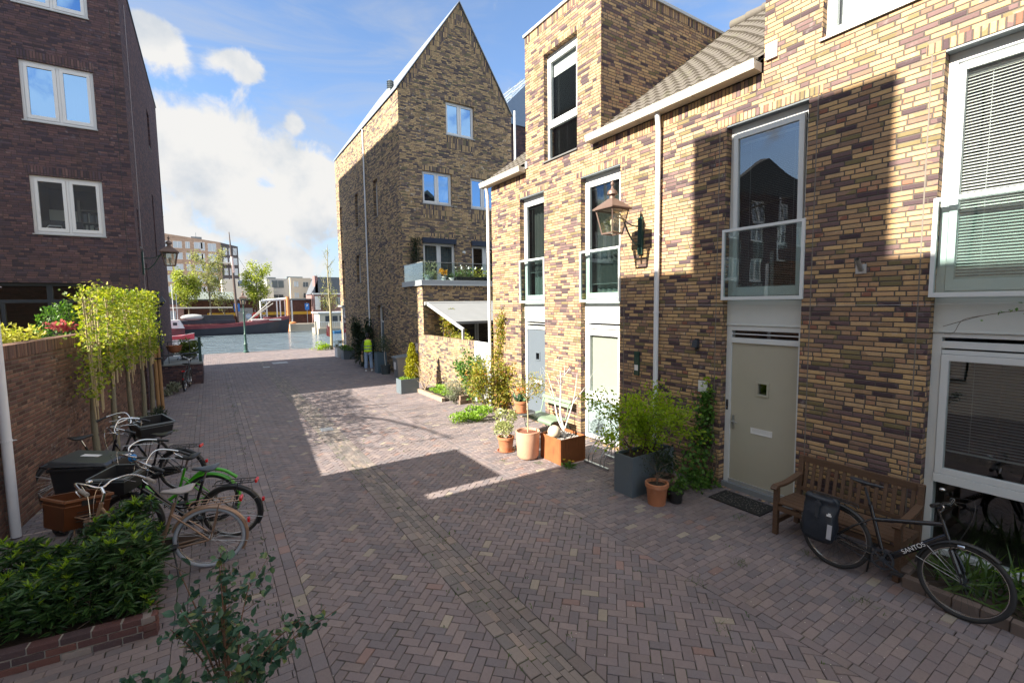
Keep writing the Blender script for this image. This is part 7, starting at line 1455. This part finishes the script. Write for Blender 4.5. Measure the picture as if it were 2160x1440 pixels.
# ------------------------------------------------------------------ boats
M_hullred = plain('faded_red_hull', (.17, .035, .045), .55, var=.35, scale=1., dirt=.25, dirtcol=(.5, .42, .40)); M_hullblk = plain('black_blue_hull', (.020, .022, .035), .45, var=.3, scale=1., dirt=.2, dirtcol=(.09, .10, .12)); M_deck = plain('grey_deck', (.30, .28, .26), .8)
def hull(x0, x1, y, z0, z1, w, bow=.0, sheer=.5, n=24, low=None, part=None):
    b = MB(); vs = []
    for i in range(n + 1):
        f = i / n; x = x0 + (x1 - x0) * f; k = min(1, (1 - f) / .22) ** .55 if f > .78 else min(1, .55 + f / .18 * .45) if f < .18 else 1; zt = z1 + sheer * max(0, (f - .55) / .45) ** 2 + sheer * .3 * max(0, (.2 - f) / .2) ** 2; k = max(k, .02)
        zl, zh = (z0, z1 - .5) if part == 'low' else (z1 - .5, z1) if part == 'up' else (z0, z1); lift = (zt - z1) if part != 'low' else 0
        lo = zl + (lift if part == 'up' else 0) + ((zt - z1) if part == 'low' and False else 0); hi = zh + (zt - z1); wl = w * (.82 if part != 'up' else .97); wu = w * (.97 if part == 'low' else 1)
        if part == 'low': lo = z0
        vs += [(x - (.35 * f ** 4 if part == 'low' else 0), y - wl * k, lo), (x, y - wu * k, hi), (x, y + wu * k, hi), (x - (.35 * f ** 4 if part == 'low' else 0), y + wl * k, lo)]
    b.add(vs, [(i * 4 + k, i * 4 + k + 1, i * 4 + k + 5, i * 4 + k + 4) for i in range(n) for k in range(3)] + [(0, 1, 2, 3), (4 * n + 3, 4 * n + 2, 4 * n + 1, 4 * n)]); return b
bg = thing('barge', 'long black and red barge with tall mast moored along the far bank', 'boat'); Yb = 81.5
hull(-16, 10.7, Yb, -1.2, .55, 2.3, sheer=1.1, part='low').build('hull', M_hullblk, bg, smooth=True); hull(-16, 10.72, Yb, -1.2, .553, 2.3, sheer=1.1, part='up').build('red_hull_band', M_hullred, bg, smooth=True)
b = MB(); b.box(-3.6, Yb - 1.5, .7, 3.2, Yb + 1.5, 1.25); b.build('hold_coaming', M_hullblk, bg, bevel=.05); b = MB()
for k in range(3): b.bar((-2.2 + k * 1.3, Yb - 1.52, 2.05), (-1.7 + k * 1.3, Yb - 1.55, .95), .10, .05)
b.box(-2.6, Yb - 1.45, 1.25, 3.0, Yb + 1.3, 1.95); b.build('wheel_cover', plain('black_hatch', (.03, .03, .035), .6), bg, weld=False)
b = MB(); b.ball((-2.0, Yb - 1.3, 1.7), .6, 14, 10, (2.4, .8, .75)); b.build('grey_tarpaulin', plain('grey_tarp', (.36, .36, .36), .9, bump=.6, bscale=4), bg, smooth='all')
b = MB(); b.tube([(3.55, Yb, .6), (3.30, Yb, 9.0), (3.12, Yb, 14.2)], [.20, .17, .05], 10); b.build('mast', plain('dark_mast', (.09, .06, .05), .6), bg, smooth=True); b = MB(); b.tube([(3.39, Yb, 8.2), (3.27, Yb, 10.6)], [.20, .18], 10); b.build('mast_band', plain('white_mast_band', (.60, .45, .42), .6), bg, smooth=True)
b = MB(); b.tube([(-6, Yb, 3.05), (3.0, Yb, 3.0)], .12, 8); b.build('boom', plain('grey_spar', (.28, .27, .25), .7), bg); b = MB(); b.tube([(4.9, Yb - .2, .9), (8.1, Yb - .2, 3.9)], .10, 8); b.tube([(4.9, Yb + .3, .9), (8.5, Yb + .3, 3.6)], .08, 8); b.build('spar', MATS['grey_spar'], bg, weld=False)
b = MB()
for e in ((8.8, Yb, 1.6), (-9, Yb, 2.8), (-3, Yb, 3.0)): b.tube([(3.2, Yb, 12.2), e], .018, 4)
b.build('rigging', M_antr, bg, weld=False); b = MB(); b.box(5.3, Yb - 1.6, 1.0, 9.3, Yb + 1.2, 1.18); b.build('foredeck', plain('white_deck_paint', (.62, .62, .60), .6), bg); b = MB(); b.box(7.0, Yb - 1, 1.18, 7.9, Yb, 1.5); b.build('deck_box', MATS['faded_red_hull'], bg)
mb_ = thing('motor_boat', 'white cabin boat with red stripe in front of the barge stern', 'boat'); Ym = 77.
hull(-12, -2.9, Ym, -1.15, .35, 1.5, sheer=.3).build('hull', M_hullred, mb_, smooth=True); b = MB(); b.box(-8, Ym - 1.2, .35, -3.5, Ym + 1.2, 1.45); b.hexa([(-3.5, Ym - 1.2, .35), (-2.9, Ym - 1.0, .35), (-2.9, Ym + 1.0, .35), (-3.5, Ym + 1.2, .35), (-3.5, Ym - 1.2, 1.45), (-3.45, Ym - 1.0, 1.45), (-3.45, Ym + 1., 1.45), (-3.5, Ym + 1.2, 1.45)]); b.build('cabin', plain('white_boat_paint', (.55, .56, .57), .4), mb_, weld=False); 
for k in range(3): b = MB(); b.box(-5.6 + k * .75, Ym - 1.215, .75, -5.15 + k * .75, Ym - 1.19, 1.15); b.build('cabin_window', M_antr, mb_, bevel=.02)
b = MB(); b.tube([(-4.0, Ym, 1.4), (-4.05, Ym, 6.2)], .04, 6); b.tube([(-3.6, Ym, 1.4), (-3.62, Ym, 5.0)], .03, 6); b.build('aerial_mast', M_pvc, mb_, weld=False)
rb_ = thing('rowing_boat', 'small red rowing boat with white rim lying before the cabin boat', 'boat'); hull(-9, -1.8, 73.5, -1.05, -.55, .8, sheer=.3).build('hull', plain('bright_red_boat_paint', (.55, .05, .07), .5), rb_, smooth=True); b = MB(); b.bar((-9, 72.7, -.53), (-3.2, 72.7, -.47), .05, .05); b.bar((-3.2, 72.7, -.47), (-1.8, 73.45, -.22), .05, .05); b.build('gunwale', M_pvc, rb_, weld=False)
hb = thing('houseboat', 'pale flat roofed houseboat beyond the bare young tree', 'houseboat'); b = MB(); b.box(13.2, 72, -1.2, 20, 77, -.2); b.build('hull', plain('sandy_hull', (.34, .30, .24), .8), hb); b = MB(); b.box(13.5, 72.4, -.2, 20, 76.6, 2.0); b.build('cabin', plain('cream_boards', (.46, .43, .36), .7), hb); b = MB(); b.box(13.2, 72.0, 2.0, 20.3, 77, 2.2); b.build('roof', M_pvc, hb)
for x in (14.3, 15.3, 16.3): b = MB(); b.box(x, 72.38, .7, x + .75, 72.41, 1.6); b.build('window', M_antr, hb)
b = MB(); 
for k in range(16): b.bar((13.4 + k * .3, 71.95, -.15), (13.4 + k * .3, 71.95, .75), .05, .04)
b.bar((13.3, 71.95, .75), (18.4, 71.95, .75), .06, .06); b.build('deck_railing', M_pvc, hb, weld=False)
for k, (x, h) in enumerate(((12.7, .9), (14.6, .6), (16.3, .8))): tag(MB().tube([(x, 71.2, -1.6), (x, 71.2, h)], .14, 10).build('mooring_pile', plain('grey_timber_pile', (.26, .24, .21), .9)), ('tall grey mooring pile left of the houseboat', 'low grey mooring pile before the houseboat deck', 'grey mooring pile right of the bare tree trunk')[k], 'mooring pile', 'mooring piles by the houseboat')
t = thing('blue_dinghy', 'small blue covered dinghy tied beside the houseboat', 'boat'); hull(14.9, 16.3, 71.4, -1.05, -.6, .5, sheer=.1, n=12).build('hull', plain('blue_tarp', (.03, .14, .30), .7), t, smooth=True)
b = MB(); b.box(11.0, 83.6, -2, 60, 86.2, .16); tag(b.build('landing_stage', plain('pale_sand_paving', (.44, .38, .30), .9, var=.2, scale=1)), kind='structure')

# ------------------------------------------------------------------ far bank: buildings, bridge frame, trees, signs
def grid_windows(parent, y, cells, m=None, gm=None, fr=.05):
    for (x0, x1, z0, z1) in cells:
        f = MB(); ring(f, lambda u, z, d: (u, y + d, z), x0, x1, z0, z1, fr, -.03, .03); pbox(f, lambda u, z, d: (u, y + d, z), (x0 + x1) / 2 - .04, (x0 + x1) / 2 + .04, z0, z1, -.03, .02); w_ = f.build('window', m or M_pvc, parent)
        p_ = MB(); p_.add([(x0, y - .01, z0), (x1, y - .01, z0), (x1, y - .01, z1), (x0, y - .01, z1)], [(0, 1, 2, 3)]); p_.build('pane', gm or MFG, w_)
MFG = plain('far_window_glass', (.42, .47, .52), .06, spec=1.); MFD = plain('far_dark_window_glass', (.05, .06, .07), .08, spec=1.)
ap = thing('apartment_block', 'tall orange brown apartment block with slanted roofline and dark corner', 'building'); Ya = 150
M_apt = brick('far_orange_brown_brickwork', [(0., (.36, .26, .20)), (.5, (.40, .29, .225))], (.34, .26, .21), white=0, L=.6, H=.2); M_aptd = plain('dark_corner_brick', (.075, .068, .075), .8)
b = MB(); b.prism([(-22, 0), (3.6, 0), (3.6, 20.6), (-8, 22.1), (-22, 24)], Ya, Ya + 14); b.build('wall', M_apt, ap); b = MB(); b.prism([(3.6, 0), (7.6, 0), (7.6, 19.7), (3.6, 20.55)], Ya - .05, Ya + 14); b.build('dark_corner_wall', M_aptd, ap)
cells = [(x, x + w_, z, z + 1.75) for z in (18.6, 15.7, 12.75, 9.8, 6.9) for x, w_ in ((-9.6, 2.2), (-6.9, 1.9), (-4.3, 1.0), (-2.4, 2.0)) if z < 18 or x < -2] + [(x, x + w_, z, z + 2.1) for z in (15.3, 12.4, 9.5, 6.6) for x, w_ in ((.65, 1.9), (-.9, .8))] + [(-1.9 + 2.55, 2.55, 18.0, 20.2), (-.95, .0, 18.2, 20.4)]
grid_windows(ap, Ya - .02, cells); grid_windows(ap, Ya - .08, [(x, x + w_, z, z + 1.9) for z in (17.3, 14.6, 11.8, 9.0) for x, w_ in ((4.1, .9), (5.4, .6), (6.4, .9))])
for z in (14.9, 9.0): b = MB(); b.box(.3, Ya - 1.8, z, 6.0, Ya - .1, z + .25); b.build('balcony', plain('white_balcony_edge', (.62, .60, .58), .7), ap)
b = MB(); b.box(-3, Ya + 2, 21.2, -.6, Ya + 5, 22.0); b.tube([(-1.9, Ya + 3, 22), (-1.9, Ya + 3, 23.2)], .06, 5); b.build('roof_plant', M_grey, ap, weld=False)
wb = thing('pale_hall', 'long windowless whitish building behind the mast', 'building'); b = MB(); b.prism([(2.6, 0), (12.5, 0), (12.5, 7.4), (5.6, 7.6), (5.6, 9.1), (2.6, 9.1)], 118, 128); b.build('wall', plain('off_white_render', (.60, .57, .50), .8, var=.05), wb); b = MB(); b.box(5.9, 120, 7.5, 8.6, 126, 9.0); b.build('roof_house', plain('blue_grey_cladding', (.22, .27, .34), .7), wb)
wh = thing('low_flats', 'low grey stepped flats with dark windows right of the far trees', 'building'); M_flat = plain('beige_grey_flats_render', (.46, .41, .34), .8, var=.05); M_flat2 = plain('shaded_grey_render', (.33, .34, .35), .8, var=.05)
b = MB(); b.box(11.6, 122, 0, 16.3, 130, 9.6); b.build('left_wing', M_flat2, wh); b = MB(); b.box(16.3, 120, 0, 20.8, 130, 9.75); b.build('wall', M_flat, wh); b = MB(); b.box(20.8, 121, 0, 25.5, 130, 9.6); b.build('right_wing', M_flat2, wh); b = MB(); b.box(16, 123, 9.75, 19.5, 128, 10.2); b.box(11.5, 121.9, 9.6, 13.5, 130, 9.9); b.build('roof_edge', M_grey, wh, weld=False)
grid_windows(wh, 119.97, [(17.0, 18.1, z, z + 1.35) for z in (2.4, 5.0, 7.6)], gm=MFG, m=M_flat); grid_windows(wh, 119.96, [(19.0, 20.2, z, z + 1.2) for z in (2.4, 5.0, 7.6)], gm=MFD, m=M_flat2); grid_windows(wh, 121.95, [(12.6, 15.2, 7.4, 9.2), (12.0, 12.6, 4.8, 6.2), (12.8, 15.0, 4.8, 5.9), (14.7, 15.6, 2.8, 5.2), (14.4, 15.7, .5, 1.8)], gm=MFD, m=M_flat2); grid_windows(wh, 120.95, [(21.2, 22.3, 6.6, 9.0), (23.2, 24.6, 7.6, 9.0)], gm=MFD, m=M_flat2)
lb_ = thing('brick_warehouse', 'long low red brown brick shed with yellow stripe behind the boats', 'building'); b = MB(); b.box(-3.2, 90, 0, 15.4, 98, 4.2); b.build('wall', M_brickB, lb_); b = MB(); b.box(-3.3, 89.8, 4.2, 15.5, 98, 4.42); b.build('roof', M_grey, lb_); b = MB(); b.box(-.3, 89.95, 1.65, 15.4, 89.99, 2.15); b.build('yellow_stripe', plain('yellow_paint_band', (.62, .36, .03), .6), lb_); b = MB(); b.box(4.0, 89.93, 0, 6.2, 89.985, 2.9); b.build('shutter_door', plain('grey_shutter', (.36, .37, .38), .6), lb_)
b = MB(); b.hexa([(-3.2, 89.8, 4.42), (4, 89.8, 4.42), (4, 96, 4.42), (-3.2, 96, 4.42), (-2.6, 91, 5.6), (3.5, 91, 5.6), (3.5, 95, 5.6), (-2.6, 95, 5.6)]); b.build('skylight', plain('grey_green_roof_panel', (.24, .28, .28), .5), lb_)
rh = thing('brick_canal_house', 'purple brown brick house with dark roof and white details at far right bank', 'house'); b = MB(); b.box(15.5, 87.5, 0, 27, 95, 5.2); b.build('wall', plain('dull_purple_brick', (.23, .135, .13), .85, var=.2, scale=3), rh); b = MB(); b.prism([(15.3, 5.2), (27, 5.2), (27, 8.2), (16.6, 8.2)], 88, 94); b.build('roof', plain('dark_blue_slate', (.10, .11, .13), .7), rh); b = MB(); b.box(15.3, 87.3, 5.1, 27, 87.6, 5.35); b.build('cornice', M_pvc, rh); b = MB(); b.box(15.9, 88, 5.2, 16.4, 90, 8.4); b.build('chimney', MATS['dull_purple_brick'], rh); grid_windows(rh, 87.46, [(17.0, 18.2, 2.9, 4.6), (19.2, 20.3, 2.9, 4.6), (17.2, 18.2, .6, 2.0)], gm=MFD); b = MB(); b.box(15.7, 87.4, 2.4, 16.6, 87.49, 4.8); b.build('white_panel', M_pvc, rh); b = MB(); b.box(15.8, 87.4, .1, 16.6, 87.49, 1.6); b.build('door', plain('dark_blue_door', (.03, .05, .11), .5), rh)
lf = thing('left_bank_house', 'pinkish brick house with dark roof behind the cabin boat', 'house'); b = MB(); b.box(-14, 88, 0, -3.3, 96, 3.6); b.build('wall', plain('pinkish_brick', (.32, .20, .18), .85, var=.15, scale=3), lf); b = MB(); b.prism([(-14, 3.6), (-3.1, 3.6), (-4.4, 5.2), (-14, 5.2)], 87.8, 96); b.build('roof', MATS['dark_blue_slate'], lf); grid_windows(lf, 87.96, [(-5.0, -4.3, .9, 2.6), (-7, -6.3, .9, 2.6)], gm=MFG)
cn = thing('cream_annex', 'cream stepped annex left of the purple brown canal house', 'building'); b = MB(); b.box(19.2, 112, 0, 22.6, 116, 6.2); b.box(20.6, 112.2, 6.2, 22.6, 116, 7.6); b.build('wall', plain('cream_render', (.60, .54, .44), .8), cn, weld=False); grid_windows(cn, 111.97, [(19.5, 20.1, 2.2, 4.6), (20.5, 21.1, 2.2, 4.6), (21.4, 22.0, 2.2, 4.6)], gm=MFD)
br = thing('lifting_frame', 'white tubular lattice frame standing behind the barge bow', 'frame'); M_wf = plain('white_steelwork', (.66, .68, .70), .5); Yf = 85.4
b = MB(); b.tube([(7.2, Yf, 4.05), (11.2, Yf, 4.35)], .22, 10); b.build('top_beam', M_wf, br)
for x in (7.0, 7.9, 9.4, 9.9, 10.6, 11.6): b = MB(); b.tube([(x, Yf, .1), (x, Yf, 4.1)], .10 if x < 11 else .14, 8); b.build('post', M_wf, br)
b = MB()
for k in range(5): z = .6 + k * .7; b.bar((7.0, Yf, z), (7.9, Yf, z + .7), .05, .05); b.bar((7.9, Yf, z), (7.0, Yf, z + .7), .05, .05)
b.build('lattice', M_wf, br, weld=False)
b = MB(); b.tube([(11.0, 84.9, -1.5), (11.0, 84.9, 4.7)], .26, 12); tag(b.build('orange_pile', plain('orange_rusty_steel', (.48, .19, .07), .7, var=.25), smooth=True), 'thick orange mooring pile at the barge bow', 'mooring pile')
b = MB(); b.ball((11.6, 84.6, .35), .35, 12, 8, (1.6, 1, .6)); tag(b.build('orange_heap', MATS['orange_rusty_steel'], smooth=True), 'orange rope heap on the quay beside the pile', 'rope')
def sign(label, x, y, z, col, shape='rect', s=.55, h=None):
    t = thing('road_sign', label, 'sign', group='road signs on the far bank'); b = MB(); b.tube([(x, y, .1), (x, y, z + s)], .05, 6); b.build('pole', M_steel, t); b = MB()
    if shape == 'rect': b.box(x - s * .5, y - .08, z - s * .8, x + s * .5, y - .05, z + s * .8); b.build('panel', col, t); b = MB(); b.box(x - s * .12, y - .09, z - s * .1, x - s * .02, y - .081, z + s * .5); b.box(x - s * .02, y - .09, z + .2 * s, x + s * .2, y - .081, z + s * .5); b.build('symbol', M_pvc, t, weld=False)
    else:
        b.lathe([(0, 0), (s * .55, 0), (s * .55, .03), (0, .03)], 20); b.v = [(x + p[0], y - .05 - p[2], z + p[1]) for p in b.v]; b.build('panel', col, t); b = MB(); b.box(x - s * .35, y - .095, z - s * .1, x + s * .35, y - .083, z + s * .1); b.build('bar', M_pvc, t)
M_blue = plain('sign_blue', (.03, .16, .48), .5); M_sred = plain('sign_red', (.55, .03, .03), .5)
sign('blue parking sign beside the barge mast', 3.75, 86.4, 3.0, M_blue, 'rect', .8); sign('red no entry sign below the bright green far tree', 6.3, 86.6, 1.7, M_sred, 'round', .9); sign('blue sign on the pole in front of the red brown shed', 14.2, 86.6, 3.0, M_blue, 'rect', .7); sign('pale blue round sign left of the no entry sign', 5.35, 86.6, 1.55, plain('pale_blue_sign', (.40, .50, .62), .5), 'round', .8)
def far_tree(label, x, y, h, r, zc, rz_, n, m, seed, tr=.16, size=.30, wide=1.):
    t = thing('bank_tree', label, 'tree', group='trees on the far bank'); b = MB(); tips = []; b.tube(spline([(x, y, 0), (x + .1, y, zc * .5), (x, y, h * .86)], 5), np.linspace(tr, .03, 11), 7)
    rr = random.Random(seed)
    for k in range(12): z = zc - rz_ * .8 + (k / 12) * rz_ * 1.5; a = k * 2.4 + seed; branchy(b, (x, y, z), [(math.cos(a), math.sin(a) * .7, .8)], r * .62, tr * .35, seed * 50 + k, 2, 4, .25, 2, tips)
    b.build('trunk', plain('far_tree_bark', (.17, .145, .10), .9, var=.2), t, weld=False); P_ = around(tips, n, .30, seed); P_ = P_[P_[:, 2] > zc - rz_]; leaves('crown', P_, size, m, t, 'dia', up=.2, seed=seed)
L_far2 = leafmat('thin_olive_spring_leaves', (.16, .19, .06), (.34, .34, .12), None, .4)
far_tree('bright lime tree left of the bigger bank trees beside the lantern', -2.7, 87, 7.6, 2.4, 5.0, 2.6, 4200, L_far, 3); far_tree('tall thin crowned olive tree behind the barge stern', .1, 87.5, 11.4, 3.2, 7.2, 3.6, 2600, L_far2, 5, .2); far_tree('bright green tree between barge mast and white lattice frame', 6.7, 87.5, 10.4, 2.3, 5.9, 4.0, 4300, L_far, 7); far_tree('bare brownish bush tree behind the barge hold', 2.0, 88.5, 5.2, 1.8, 3.4, 1.8, 350, L_far2, 8, .12); far_tree('small pale tree in front of the purple brown house', 17.6, 86.9, 5.2, 1.8, 3.2, 1.8, 420, L_far2, 11, .12); far_tree('slender leafless tree by the grey stepped flats', 9.3, 100, 8.2, 1.3, 5.6, 2.2, 160, L_far2, 13, .14)
bs = tag(MB().box(-3, 94, .1, 12, 96, .12).build('far_pavement', M_farground), kind='structure')
